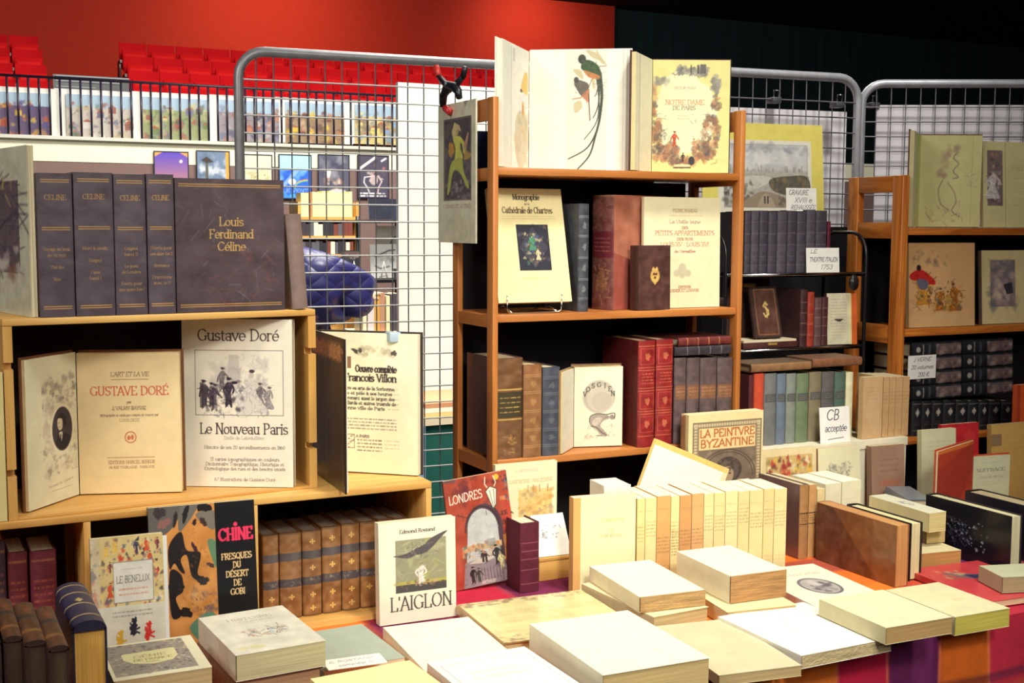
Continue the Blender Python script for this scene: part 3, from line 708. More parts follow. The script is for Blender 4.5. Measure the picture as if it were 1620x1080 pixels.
# ------------------------------------------------------------------ tables
TZ, TY0 = .75, 1.68
cols_px = [(900, (232, 120, 40)), (1040, (200, 24, 60)), (1180, (120, 22, 74)), (1326, (234, 120, 36)), (1404, (200, 22, 66)), (1487, (104, 22, 84)), (1562, (236, 112, 26)), (1700, (190, 30, 60)), (1830, (110, 30, 90)), (1960, (230, 120, 30))]
TX0, TX1 = -.75, 3.3
edges = [(ty(px, 1060, TY0).x, c_) for px, c_ in cols_px]
def plaid(Wd, Hd, hstripe):
    cv = Canvas(Wd, Hd, (150, 24, 60)); prev = TX0
    seqc = [(150, 24, 60), (234, 120, 36), (104, 22, 84)]
    x = edges[0][0]; k = 0
    while x > TX0: x -= .16; cv.rect((x - TX0) / (TX1 - TX0) * Wd, 0, (x + .16 - TX0) / (TX1 - TX0) * Wd, Hd, seqc[k % 3]); k += 1
    prev = edges[0][0]
    for X, c_ in edges:
        cv.rect((prev - TX0) / (TX1 - TX0) * Wd, 0, (X - TX0) / (TX1 - TX0) * Wd, Hd, c_)
        cv.rect((X - .006 - TX0) / (TX1 - TX0) * Wd, 0, (X - TX0) / (TX1 - TX0) * Wd, Hd, (236, 120, 90)); prev = X
    for y0, y1, c_, al in hstripe: cv.rect(0, y0 * Hd, Wd, y1 * Hd, c_, al)
    return cv
t1 = thing('book_table', 'long table under a plaid orange, crimson and purple cloth, carrying the stacks of books', 'table', (0, TY0, 0))
MB().box(TX0, TX1, .012, .70, TZ - .03, TZ - .002, (150, 120, 90)).build('tabletop', PINE['x'], t1)
for xx in (TX0 + .08, 1.2, TX1 - .1):
    for yy in (.08, .6): MB().box(xx, xx + .04, yy, yy + .04, 0, TZ - .031, (90, 90, 94)).build('leg', METAL, t1)
cl = MB(); hs = [(.20, .23, (60, 10, 50), .5), (.26, .5, (200, 170, 30), .45), (.5, .53, (160, 20, 60), .7), (.62, .8, (90, 20, 80), .6)]
cvt = plaid(405, 70, [(.0, .12, (200, 60, 40), .2), (.3, .45, (90, 20, 90), .4), (.6, .7, (230, 140, 30), .4)])
cl.grid(cvt, (TX0, .705, TZ), (TX1 - TX0, 0, 0), (0, -.705, 0))
cl.grid(plaid(810, 60, hs), (TX0, 0, TZ), (TX1 - TX0, 0, 0), (0, 0, -.55), lambda u, v: np.stack([0 * u, -.02 * v * (1 + np.sin(u * 90)), 0 * u], -1))
cl.build('tablecloth', FABRIC, t1)
BLK = (14, 15, 20)
t2 = thing('side_table', 'dark cloth covered table behind the bookcase line, under the black wire rack', 'table', (1.86, 2.395, 0))
MB().box(0, .405, 0, .7, TZ - .03, TZ, (34, 30, 34)).build('tabletop', FABRIC, t2)
MB().box(0, .405, .0, .01, .1, TZ - .031, BLK).build('cloth_front', FABRIC, t2)
for xx in (.03, .34):
    for yy in (.1, .6): MB().box(xx, xx + .04, yy, yy + .04, 0, TZ - .031, (90, 90, 94)).build('leg', METAL, t2)
t3 = thing('crate_table', 'table carrying the low wooden book shelf at the left end', 'table', (0, 2.39, 0))
MB().box(TX0, 1.02, 0, .4, TZ - .03, TZ, (120, 90, 70)).build('tabletop', PINE['x'], t3)
for xx in (TX0 + .05, .9): MB().box(xx, xx + .04, .3, .34, 0, TZ - .031, (90, 90, 94)).build('leg', METAL, t3)
# ------------------------------------------------------------------ low wooden shelf at the left
LY, LZ = 2.2, 1.01
LX0, LX1 = -.28, colx(683, LY, LZ).x
ls = thing('low_shelf', 'long low yellow pine shelf carrying the upper crate and the opened old volume', 'shelf', (0, LY, TZ))
hL = LZ - TZ
MB().box(LX0, LX1, 0, .29, hL - .013, hL, (220, 170, 96)).build('top_board', PINE['x'], ls, bevel=.0015)
MB().box(LX0, LX1, 0, .28, 0, .011, (200, 150, 86)).build('bottom_board', PINE['x'], ls)
MB().box(LX0, LX1, .281, .289, .0, hL - .0135, (60, 44, 44)).build('back_panel', FABRIC, ls)
for px in (14 - 100, 140, 404, None):
    x = LX1 - .012 if px is None else (LX0 if px < 0 else colx(px, LY, .9).x - .006)
    MB().box(x, x + .012, .0005, .28, .0112, hL - .0132, (214, 160, 90)).build('upright', PINE['z'], ls, bevel=.001)
# ------------------------------------------------------------------ upper crate
CYAW = R(4)
P = colx(14, LY + .004, LZ + .0006); dC = Vector((math.cos(CYAW), math.sin(CYAW), 0)); nC = Vector((-math.sin(CYAW), math.cos(CYAW), 0))
wC = solve_w(P, dC, 502); hC = solve_h(P, Vector((0, 0, 1)), 505)
cr = thing('wooden_crate', 'open fronted pine crate lying on its side, carrying the slipcased volumes', 'crate', P, CYAW)
CB = P.copy()
MB().box(0, wC, 0, .25, hC - .012, hC, (226, 176, 100)).build('top_board', PINE['x'], cr, bevel=.0015)
sd = MB(); nt = [(0, 0), (hC - .0125, 0)]
for xx in (0, wC - .015):
    s_ = MB(); zs = [0, .075, .087, hC - .085, hC - .073, hC - .0125]          # two notches in the front edge
    for i in range(5): s_.box(xx, xx + .015, .022 if i in (1, 3) else 0.0, .25, zs[i], zs[i + 1], (214, 160, 88))
    s_.build('side_board', PINE['z'], cr)
MB().box(.0152, wC - .0152, .24, .25, 0, hC - .0125, (54, 40, 44)).build('back_panel', FABRIC, cr)
MB().box(.0152, wC - .0152, .001, .2395, 0, .004, (226, 180, 104)).build('bottom_board', PINE['x'], cr)
# ------------------------------------------------------------------ main bookcase
BY = 2.39; BD = .215
bx0, bx1 = colx(780, BY, 1.5).x, colx(1175, BY, 1.4).x
BZ = [zat(790, 264, BY), zat(790, 499, BY), zat(792, 729, BY)]
ztl, ztr = zat(780, 152, BY), zat(1170, 170, BY)
bk = thing('bookcase', 'tall narrow orange wooden bookcase with open slatted sides in the middle of the stall', 'bookcase', (0, BY, 0))
PW, PDp = .013, .03
for (x, zt_) in ((bx0, ztl), (bx1 - PW, ztl)):
    for yy in (0, BD - PDp): MB().box(x, x + PW, yy, yy + PDp, 0, zt_, (190, 110, 46)).build('post', TEAK['z'], bk, bevel=.0015)
    for z in [zt_ - .02] + BZ + [.68, .36]:
        MB().box(x + .001, x + PW - .001, PDp + .0002, BD - PDp - .0002, z - .028, z + (.018 if z == zt_ - .02 else -.001), (190, 110, 46)).build('side_rail', TEAK['y'], bk)
for z in BZ + [.68, .36]:
    MB().box(bx0 + PW + .0003, bx1 - PW - .0003, .006, BD - .002, z - .016, z, (196, 116, 50)).build('shelf_board', TEAK['x'], bk, bevel=.001)
MB().box(bx0 + .02, colx(1082, BY + .22, 1.5).x, BD + .001, BD + .006, .05, BZ[0] - .017, BLK).build('black_backing_cloth', FABRIC, bk)
MB().box(colx(1082, BY + .22, 1.5).x, bx1 - .01, BD + .001, BD + .006, .05, BZ[1] - .02, BLK).build('black_backing_cloth', FABRIC, bk)
# blue fabric behind the top of the bookcase
o = MB().box(bx0 + .04, bx1 - .1, BY + .24, BY + .25, BZ[0] - .12, zat(765, 205, BY + .2), (14, 34, 84)).build('blue_cloth', FABRIC); tag(o, 'dark blue cloth hanging behind the upper shelf of the middle bookcase', 'cloth')
# ------------------------------------------------------------------ right shelf unit
RY = 2.53; rx0 = colx(1437, RY, 1.5).x
RZB = zat(1445, 692, RY); RZ = [zat(1445, 360, RY), zat(1445, 521, RY)]
zr_ = zat(1437, 277, RY); RDp = .215; RW = .03
ru = thing('pine_shelf_unit', 'knotty orange pine shelf unit at the right edge of the stall', 'shelf', (0, RY, 0))
for x in (rx0 - RW * .8, rx0 + .85):
    for yy in (0, RDp - .04): MB().box(x, x + RW * .8, yy, yy + .04, .0, zr_, (206, 120, 50)).build('post', KNOT['z'], ru, bevel=.002)
    for (za, zb_) in ((zr_ - .045, zr_ - .001), (RZ[0] - .03, RZ[0] + .014), (RZ[1] - .04, RZ[1] + .01)):
        MB().box(x + .002, x + RW * .8 - .002, .0402, RDp - .0402, za, zb_, (206, 120, 50)).build('side_rail', KNOT['y'], ru, bevel=.001)
for z in RZ + [RZB]: MB().box(rx0 + .0003, rx0 + .8497, .004, RDp, z - .02, z, (206, 120, 50)).build('shelf_board', KNOT['x'], ru, bevel=.001)
MB().box(rx0 + .002, rx0 + .848, RDp + .001, RDp + .006, .3, RZ[0] - .02, BLK).build('black_backing_cloth', FABRIC, ru)
# ------------------------------------------------------------------ wire display panels
WIRE = vmat('glare whitened wire', .45, metal=.08, var=.05)  # galvanised wire again, glare on the lit wires put into a near-white colour
def panel(lab, px, dep, yaw, W=1.0, H=2.0, wm=None, wc=(120, 116, 124)):
    P = td(px, 300, dep); P.z = 0
    t = thing('exhibition_grille', lab, 'display panel', P, yaw, 'galvanised wire display panels')
    r_ = .0145; rc = .075
    pts = [(0, 0, .001)] + [(rc - rc * math.cos(R(a)), 0, H - rc + rc * math.sin(R(a))) for a in range(0, 91, 15)] + [(W - rc + rc * math.sin(R(a)), 0, H - rc + rc * math.cos(R(a))) for a in range(0, 91, 15)] + [(W, 0, .001)]
    MB().tube(pts, r_, (176, 178, 184), 10).build('frame', METAL, t, smooth=True)
    g_ = MB()
    for i in range(1, int(W / .05)):
        x = i * .05; dz = rc - math.sqrt(max(0, rc * rc - max(0, rc - min(x, W - x)) ** 2)); g_.tube([(x, 0, .25), (x, 0, H - dz - .012)], .0021, (120, 120, 126), 5, False)
    for j in range(0, 34):
        z = .27 + j * .05; dx = rc - math.sqrt(max(0, rc * rc - max(0, rc - (H - z)) ** 2))
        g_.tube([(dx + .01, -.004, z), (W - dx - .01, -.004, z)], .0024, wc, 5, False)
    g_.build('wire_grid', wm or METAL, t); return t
pA = panel('galvanised wire display panel in front of the bright gap, left of the middle bookcase', 380, 3.52, R(-4.6), wm=WIRE, wc=(240, 240, 240))  # cross wires coloured white for the glare on them
pB = panel('galvanised wire display panel with the yellow matted engraving, right of the middle bookcase', 917, 3.78, R(-6.6))
pC = panel('galvanised wire display panel above the pine shelf unit at the right edge', 1359, 4.26, R(-29), 1.2)
WHITE = (226, 222, 226)
def hung(px0, px1, y0, y1, dep, yaw, lab, col=WHITE, nm='paper_sheet'):
    P = td(px0, y1, dep); d = Vector((math.cos(yaw), math.sin(yaw), 0)); w_ = solve_w(P, d, px1); h = solve_h(P, Vector((0, 0, 1)), y0)
    o = MB().box(0, w_, 0, .004, 0, h, col).build(nm, PAPER); o.location = P; o.rotation_euler = (0, 0, yaw); return tag(o, lab, 'sheet')
hung(930, 1330, 160, 520, 3.87, R(-6.6), 'white sheet hung behind the wire panel right of the middle bookcase')
hung(1374, 1700, 166, 560, 4.33, R(-29), 'white sheet hung behind the rightmost wire panel')
def clip(px, py, dep, lab):
    P = td(px, py, dep); t = thing('bulldog_clip', lab, 'clip', P, R(-8), 'clips on the wire panels')
    MB().box(-.016, .016, -.012, .03, -.014, .004, (90, 90, 96)).build('jaw', METAL, t, bevel=.002)
    MB().tube([(-.008, -.004, .002), (-.01, -.006, .026), (.01, -.006, .026), (.008, -.004, .002)], .0022, (150, 150, 156)).build('handle', CHROME, t)
clip(1227, 156, 3.98, 'steel bulldog clip at the top of the white sheet, above the yellow mat')
clip(1327, 163, 4.02, 'dark bulldog clip at the top right corner of the white sheet')
clip(1383, 164, 4.25, 'steel bulldog clip at the top left corner of the rightmost white sheet')
# engraving in yellow mat, leaning in front of panel B
P = td(1112, 336, 3.62); yw = R(-8); lean = R(5)
d = Vector((math.cos(yw), math.sin(yw), 0)); up = Vector((-math.sin(yw) * math.sin(lean), math.cos(yw) * math.sin(lean), math.cos(lean)))
P = P - up * .04
cv = Canvas(196, 158, (236, 222, 110)); cv.noise(5, 14)
cv.rect(25, 26, 176, 140, (236, 232, 214)); cv.rect(34, 32, 170, 129, (190, 190, 186)); cv.rect(34, 32, 170, 62, (206, 206, 204))
cv.blots(36, 34, 168, 46, 30, [(150, 152, 158), (170, 172, 176)], (6, 13), .6, .4); cv.blots(36, 44, 168, 70, 40, [(236, 236, 230), (222, 222, 218)], (6, 14), .6, .45)
cv.rect(34, 72, 170, 129, (186, 182, 170)); cv.blots(34, 70, 170, 80, 40, [(170, 164, 154), (206, 200, 188)], (2, 5), .7, .6)
for i in range(16):
    x_ = 40 + 126 * cv.rng.rand(); cv.rect(x_, 70 - 7 * cv.rng.rand(), x_ + 1.4, 74, (140, 136, 134), .8)
cv.blob([(40, 90), (80, 80), (112, 84), (96, 96), (70, 104), (44, 110)], (216, 212, 202), .8); cv.blob([(108, 86), (140, 80), (170, 82), (170, 112), (136, 110), (112, 102)], (96, 92, 78)); cv.blots(110, 82, 170, 108, 50, [(150, 122, 84), (74, 74, 64), (120, 108, 80)], (2, 5), .7, .7)
cv.blots(34, 92, 84, 129, 50, [(74, 70, 68), (110, 104, 96), (90, 86, 80)], (2, 6), .7); cv.blob([(62, 131), (78, 112), (96, 104), (118, 108), (140, 118), (158, 131)], (160, 142, 120)); cv.blob([(88, 131), (96, 110), (106, 110), (116, 131)], (190, 174, 150), .7); cv.blots(120, 112, 168, 129, 26, [(110, 96, 82), (84, 78, 74)], (2, 5), .7)
for xx in (99, 104): cv.seg(xx, 122, xx, 114, 2.2, (54, 46, 46)); cv.ell(xx, 112.5, 1.3, 1.4, (54, 46, 46))
cv.strokes(34, 76, 170, 129, 220, (84, 78, 74), 4, .7, .5); cv.rect(34, 129, 176, 140, (236, 232, 214)); cv.frame(34, 32, 170, 129, (150, 146, 140), 1, .6)
e = thing('matted_engraving', 'town view engraving in a wide yellow mat leaning behind the dark volumes', 'picture', P, yw, rx=-lean)
wv, hv = solve_w(P, d, 1304), solve_h(P, up, 192)
slab(MB(), (0, 0, 0), (1, 0, 0), (0, 1, 0), (0, 0, 1), wv, hv, .003, (236, 222, 110), cv).build('mat_and_print', PAPER, e)
slab(MB(), (.002, .0032, .002), (1, 0, 0), (0, 1, 0), (0, 0, 1), wv - .004, hv - .004, .003, (200, 190, 160)).build('backing_board', PAPER, e)
# its support: a dark box standing on the side table
sb = thing('dark_box', 'dark box behind the black rack, the yellow matted engraving standing on it', 'box', (P.x - .03, P.y - .04, TZ + .0005), yw)
MB().box(0, .5, 0, .14, 0, P.z - TZ - .012, BLK).build('body', FABRIC, sb); MB().box(-.002, .502, -.002, .142, P.z - TZ - .0118, P.z - TZ - .001, BLK).build('lid', FABRIC, sb)
# ------------------------------------------------------------------ person in the quilted jacket
def skin(name, chain, edges_, mat, parent=None, sub=2, root=0):
    me = bpy.data.meshes.new(name); me.from_pydata([tuple(c[0]) for c in chain], edges_, []); me.update()
    o = bpy.data.objects.new(name, me); COL.objects.link(o); o.parent = parent
    sk = o.modifiers.new('skin', 'SKIN'); sk.use_smooth_shade = True
    for i, c in enumerate(chain):
        r_ = c[1] if isinstance(c[1], (tuple, list)) else (c[1], c[1]); me.skin_vertices[0].data[i].radius = r_
    me.skin_vertices[0].data[root].use_root = True
    ss = o.modifiers.new('sub', 'SUBSURF'); ss.levels = ss.render_levels = sub
    me.materials.append(mat); return o
QUILT = bpy.data.materials.new('navy quilted nylon'); QUILT.use_nodes = True
n = QUILT.node_tree.nodes; l = QUILT.node_tree.links; b = n['Principled BSDF']; b.inputs['Base Color'].default_value = (*lin((46, 46, 104)), 1); b.inputs['Roughness'].default_value = .4
tc = n.new('ShaderNodeTexCoord'); hsum = None
for ang in (38, -38):
    mp = n.new('ShaderNodeMapping'); mp.inputs['Rotation'].default_value = (0, R(ang), R(20)); l.new(tc.outputs['Object'], mp.inputs[0])
    wv_ = n.new('ShaderNodeTexWave'); wv_.wave_type = 'BANDS'; wv_.bands_direction = 'Z'; wv_.inputs['Scale'].default_value = 4.2; wv_.inputs['Distortion'].default_value = .6; l.new(mp.outputs[0], wv_.inputs['Vector'])
    pw = n.new('ShaderNodeMath'); pw.operation = 'POWER'; pw.inputs[1].default_value = .35; l.new(wv_.outputs['Fac'], pw.inputs[0])
    if hsum is None: hsum = pw
    else:
        ad = n.new('ShaderNodeMath'); ad.operation = 'MULTIPLY'; l.new(hsum.outputs[0], ad.inputs[0]); l.new(pw.outputs[0], ad.inputs[1]); hsum = ad
bp = n.new('ShaderNodeBump'); bp.inputs['Strength'].default_value = .5; bp.inputs['Distance'].default_value = .012; l.new(hsum.outputs[0], bp.inputs['Height']); l.new(bp.outputs[0], b.inputs['Normal'])
SKINM = bpy.data.materials.new('skin'); SKINM.use_nodes = True; SKINM.node_tree.nodes['Principled BSDF'].inputs['Base Color'].default_value = (*lin((226, 188, 160)), 1)
def solid(nm, c_, rough=.8):
    mt = bpy.data.materials.new(nm); mt.use_nodes = True; nn = mt.node_tree.nodes; bb = nn['Principled BSDF']; bb.inputs['Roughness'].default_value = rough
    nz = nn.new('ShaderNodeTexNoise'); nz.inputs['Scale'].default_value = 60; crr = nn.new('ShaderNodeValToRGB')
    crr.color_ramp.elements[0].color = (*(lin(c_) * .8), 1); crr.color_ramp.elements[1].color = (*np.minimum(1, lin(c_) * 1.15), 1)
    mt.node_tree.links.new(nz.outputs['Fac'], crr.inputs[0]); mt.node_tree.links.new(crr.outputs[0], bb.inputs['Base Color']); return mt
DN = 5.7
PT = lambda px, py, dd=0: td(px, py, DN + dd)
hipc = PT(425, 512, 0); perp = Vector((.894, -.448, 0)); fwdp = Vector((.448, .894, 0))
pr = thing('person', 'person in a navy quilted jacket bending over books beyond the wire panel', 'person', (hipc.x, hipc.y, 0))
L = lambda v: tuple(Vector(v) - Vector((hipc.x, hipc.y, 0)))
sh_c = PT(524, 462, .1)                       # between the shoulders
mid = PT(476, 448, .04)
neck = PT(545, 474, .2); headc = PT(520, 462, .36)
axis = Vector((-.5, .86, 0))                   # from the near to the far shoulder
shN, shF = sh_c - axis * .17 + Vector((0, 0, .02)), sh_c + axis * .17
elN, haN = PT(562, 492, -.02), PT(586, 468, .12)
elF, haF = sh_c + axis * .2 + Vector((.12, .05, -.28)), sh_c + axis * .15 + Vector((.25, .1, -.4))
ch = [(L(hipc), .22), (L(mid), (.255, .25)), (L(sh_c), (.175, .17)), (L(shN), .1), (L(elN), .075), (L(haN - (haN - elN) * .18), .05), (L(shF), .1), (L(elF), .07), (L(haF), .05), (L(neck), .08)]
skin('jacket', ch, [(0, 1), (1, 2), (2, 3), (3, 4), (4, 5), (2, 6), (6, 7), (7, 8), (2, 9)], QUILT, pr)
kn = lambda s_: hipc + perp * s_ * .12 + Vector((0, 0, -.46)) + fwdp * .03; an = lambda s_: hipc + perp * s_ * .14 + Vector((0, 0, -.865)) - fwdp * .02
bod = [(L(hipc + Vector((0, 0, .06))), (.15, .13)), (L(hipc + Vector((0, 0, -.1))), (.16, .13))]; ed = [(0, 1)]
for s_ in (-1, 1):
    i = len(bod); bod += [(L(hipc + perp * s_ * .1 + Vector((0, 0, -.24))), .095), (L(kn(s_)), .07), (L(an(s_)), .06)]; ed += [(1, i), (i, i + 1), (i + 1, i + 2)]
skin('trousers', bod, ed, solid('dark blue trousers', (22, 34, 66)), pr)
for s_ in (-1, 1):
    a_ = an(s_); skin('shoe', [(L(a_ + Vector((0, 0, -.02))), .04), (L(a_ + fwdp * .1 + Vector((0, 0, -.035))), .04), (L(a_ + fwdp * .19 + Vector((0, 0, -.045))), .035)], [(0, 1), (1, 2)], solid('black leather', (20, 20, 24), .4), pr)
hd = Vector((.4, .5, -.75)).normalized()
body = [(L(neck), .055), (L(headc), (.085, .09)), (L(headc + hd * .1), (.075, .07)), (L(headc + hd * .15), .045)]
skin('head', body, [(0, 1), (1, 2), (2, 3)], SKINM, pr)
skin('hair', [(L(headc - hd * .03 - fwdp * .02), (.098, .1)), (L(headc + hd * .05 - fwdp * .035), .09)], [(0, 1)], solid('brown hair', (48, 36, 32)), pr)
dirh = (haN - elN).normalized(); side = dirh.cross(Vector((0, 0, 1))).normalized(); dn = side.cross(dirh) * -1
hb = haN - dirh * .03
skin('hand', [(L(hb - dirh * .03), .028), (L(hb), .03), (L(hb + dirh * .05), (.036, .018))], [(0, 1), (1, 2)], SKINM, pr)
for q in range(4):
    b0 = hb + dirh * .05 + side * (.012 * (q - 1.5)); f1 = b0 + dirh * (.03 + .004 * (q in (1, 2))) + dn * .008; f2 = f1 + dirh * .014 + dn * .022
    skin('finger', [(L(b0 - dirh * .01), .009), (L(f1), .0085), (L(f2), .007)], [(0, 1), (1, 2)], SKINM, pr, 1)
tb0 = hb + side * .03; skin('thumb', [(L(hb + side * .015), .011), (L(tb0 + dirh * .025 + dn * .01), .009), (L(tb0 + dirh * .045 + dn * .025), .008)], [(0, 1), (1, 2)], SKINM, pr, 1)
# ================================================================== LEFT: crate and low shelf
GOLD = (196, 150, 84); INK = (56, 44, 50); CREAM = (240, 228, 192)
zTop = CB.z + hC + .0006
def ctop(px, back=.004):
    b = CB + nC * back; b.z = zTop; return b + dC * solve_w(b, dC, px)
# five slipcased volumes: four spines and the case front
NAVYB = (88, 76, 86)
titles = [['Voyage au bout', 'de la nuit', '', 'Théâtre', '', 'Mort'], ['Mort à crédit', '', 'Guignol', '', 'Casse', 'band I'], ['Guignol', 'band II', '', 'Le pont', 'de Londres', '', 'Féerie pour', 'une autre fois I'], ['Féerie pour', 'une autre fois II', '', 'Normance', '', 'Entretiens', 'avec le Y']]
posn = ['leftmost', 'second', 'third', 'rightmost and thinnest']
for i, (x0, x1, yt) in enumerate(((64, 119.5, 273), (121, 183, 272), (184, 234, 275), (235.5, 278.5, 275))):
    W = (x1 - x0) * 1.4; H = 228 * 1.4; cv = Canvas(W, H, NAVYB); cv.noise(9, 22); k = 1.4
    for yy in (10, 13.5, 85, 88.5, 210, 213.5): cv.rect(W * .1, yy * k, W * .9, (yy + 1.4) * k, GOLD)
    cv.text(W / 2, 42 * k, 'CELINE', 7.6 * k, GOLD, min(W * .62, 48))
    for j, s_ in enumerate(titles[i]):
        cv.text(W / 2, (122 + 9.5 * j) * k, s_, 4.6 * k, GOLD, min(W * .8, len(s_) * 4.2), al=.9)
    spined('slipcased_volume', 'dark wrapped volume lettered CELINE, %s of the four spines on the crate' % posn[i], x0, x1, yt, 0, 0, .16, yaw=CYAW, P=ctop(x0), col=NAVYB, spine=cv, bulge=.002, mat=WRAP, group='CELINE volumes on the crate')
cv = Canvas(240, 290, (82, 66, 72)); cv.noise(10, 30)
for yy in (12, 16.5, 272, 276.5): cv.rect(8, yy, 232, yy + 1.8, GOLD)
for j, s_ in enumerate(('Louis', 'Ferdinand', 'Céline')): cv.text(121, 102 + 27 * j, s_, 18.5, (216, 174, 96), (54, 98, 62)[j])
cv.strokes(60, 150, 230, 262, 40, (126, 74, 78), 24, 4, .5)
cv.strokes(30, 40, 230, 262, 40, (130, 120, 128), 30, 2.4, .45)  # pale streaks paint the highlights of the plastic wrap into the colour
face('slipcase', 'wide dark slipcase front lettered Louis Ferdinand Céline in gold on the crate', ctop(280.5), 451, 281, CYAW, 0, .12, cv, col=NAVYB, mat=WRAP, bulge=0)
# leaning thin volume right of the slipcase
P = ctop(463); P.z += .0025
d_ = dC; tt_ = solve_w(P, d_, 487)
b = book('thin_volume', 'thin brown grey wrapped volume leaning against the right side of the slipcase', P + d_ * tt_, CYAW + R(90), .15, .176, tt_, (140, 118, 112), spine=None, mat=WRAP, rx=-.07)
# framed print in plastic at far left
P0 = ctop(50, .012); yw = R(-77); wL = .25; dd = Vector((math.cos(yw), math.sin(yw), 0))
cv = Canvas(60, 150, (216, 214, 190)); cv.rect(14, 30, 48, 112, (110, 96, 104)); cv.noise(6, 8); cv.strokes(14, 30, 48, 112, 60, (70, 60, 80), 22, 2, .6); cv.strokes(16, 30, 44, 44, 8, (226, 200, 120), 9, 1.6); cv.blots(14, 90, 50, 118, 12, [(216, 210, 200), (150, 110, 90)], (3, 7))
book('wrapped_print', 'grey green picture board in a plastic sleeve standing at the far left of the crate', P0 - dd * wL, yw, wL, solve_h(P0, Vector((0, 0, 1)), 229), .011, (206, 202, 178), front=cv, hard=False, mat=WRAP, cat='picture')
# ---- inside the crate
zF = CB.z + .0046
hp = tz(126, 783, zF); lp = tz(46, 811, zF); rp = tz(288, 779, zF)
hl = solve_h(lp, Vector((0, 0, 1)), 568); hr = solve_h(hp, Vector((0, 0, 1)), 557)
cr_ = Canvas(176, 240, (240, 216, 166)); cr_.noise(3, 30)
cr_.text(90, 40, "L'ART ET LA VIE", 7, (110, 84, 60), 66, slant=.15); cr_.rect(58, 45, 122, 46, (130, 100, 70))
cr_.text(89, 72, 'GUSTAVE DORÉ', 14.5, (206, 74, 50), 134); cr_.text(88, 86, 'par', 4, (110, 84, 60), 8); cr_.text(88, 97, 'J. VALMY-BAYSSE', 5.6, (90, 66, 50), 58)
cr_.text(88, 108, "Bibliographie et catalogue complet de l'oeuvre par", 3.6, (130, 100, 76), 100, al=.8); cr_.text(88, 117, 'LOUIS DEZÉ', 4.6, (130, 100, 76), 34, al=.8)
cr_.ell(89, 144, 10, 10, (196, 90, 60)); cr_.ell(89, 144, 8.4, 8.4, (240, 216, 166)); cr_.ell(86, 145, 3, 4, (196, 90, 60), .8); cr_.ell(92, 144, 2.5, 4.5, (196, 90, 60), .8)
cr_.rect(48, 178, 130, 179, (150, 110, 80)); cr_.text(90, 189, 'EDITIONS MARCEL SEHEUR', 5, (140, 96, 70), 80); cr_.text(90, 197, '29, RUE TOURLAQUE - PARIS XVIII', 3.4, (140, 100, 76), 78, al=.8)
cl_ = Canvas(110, 240, (232, 228, 196)); cl_.noise(3, 20)
cl_.blots(34, 36, 108, 90, 70, [(190, 170, 150), (150, 130, 120), (214, 200, 176), (120, 104, 100)], (2, 7), .6); cl_.blots(34, 130, 108, 196, 60, [(196, 178, 160), (160, 140, 126), (220, 206, 184), (130, 110, 104)], (2, 7), .5)
cl_.blots(36, 80, 62, 140, 24, [(214, 200, 180), (190, 174, 156)], (4, 9), .5); cl_.strokes(36, 36, 108, 196, 90, (110, 92, 88), 7, .9, .5); cl_.rect(30, 34, 33.5, 196, (232, 228, 196))
cl_.ell(76, 122, 26, 41, (236, 226, 200)); cl_.ell(76, 122, 22, 36, (64, 56, 62)); cl_.blob([(62, 146), (66, 132), (74, 128), (86, 132), (93, 140), (84, 152), (74, 156)], (36, 30, 38)); cl_.blob([(69, 128), (76, 128), (73, 142)], (226, 214, 196)); cl_.seg(72, 131, 72, 140, 2.4, (40, 34, 42)); cl_.blob([(66, 106), (70, 104), (76, 107), (76, 120), (71, 124), (66, 118)], (222, 204, 180)); cl_.blob([(65, 104), (70, 97), (80, 97), (85, 106), (84, 120), (79, 116), (77, 106), (70, 104)], (40, 34, 40)); cl_.ell(69, 111, 1, .8, (60, 50, 50)); cl_.seg(68, 118, 71, 118, 1, (140, 100, 90))
cl_.text(70, 214, 'Portrait de Gustave', 4, (170, 150, 130), 54, al=.7, rise=.1); cl_.rect(48, 219, 94, 220, (190, 170, 150))
dv = hp - lp; dr = rp - hp
open_book('open_book', 'old book opened at its title page GUSTAVE DORÉ with an oval portrait, in the crate', hp, (dr.length, hr, math.atan2(dr.y, dr.x)), (dv.length, hl, math.atan2(dv.y, dv.x)), (.02, .006), cr_, cl_, (120, 76, 44), (236, 214, 164))
cv = Canvas(188 * 1.3, 266 * 1.3, (240, 232, 214)); cv.noise(2, 40); s_ = 1.3
cv.text(96 * s_, 34 * s_, 'Gustave Doré', 17.5 * s_, (58, 42, 44), 138 * s_)
cv.frame(22 * s_, 49 * s_, 172 * s_, 152 * s_, (110, 98, 100), 1.2); q = lambda x, y: ((x - 267 - (y - 500) * .09) * s_, (y - 500) * s_)
cv.blots(*q(325, 570), *q(420, 625), 26, [(206, 198, 190), (188, 180, 176)], (6, 16), .45); cv.poly([q(352, 556), q(368, 556), q(376, 600), q(352, 600)], (196, 188, 184), .6); cv.blots(*q(398, 560), *q(424, 605), 12, [(180, 172, 170)], (5, 12), .5)
for (x, y, h, c_, sk) in ((318, 642, 46, (76, 66, 76), 0), (334, 646, 44, (104, 94, 100), 0), (345, 616, 40, (120, 110, 114), 0), (358, 640, 48, (58, 50, 62), 0), (330, 640, 40, (66, 56, 68), 0), (412, 640, 40, (120, 112, 116), 1), (426, 642, 36, (150, 142, 142), 1), (378, 640, 44, (206, 200, 196), 0)):
    X_, Y_ = q(x, y); cv.figure(X_, Y_, h * s_, c_, bool(sk), skin=(190, 176, 166))
cv.poly([q(389, 596), q(398, 596), q(404, 618), q(430, 648), q(372, 650), q(380, 620)], (222, 214, 206)); cv.ell(*q(393, 588), 5, 6, (200, 186, 176)); cv.ell(*q(393, 582), 6, 3.5, (70, 58, 64)); cv.strokes(*q(372, 600), *q(428, 650), 60, (130, 122, 124), 10, .9, .6)
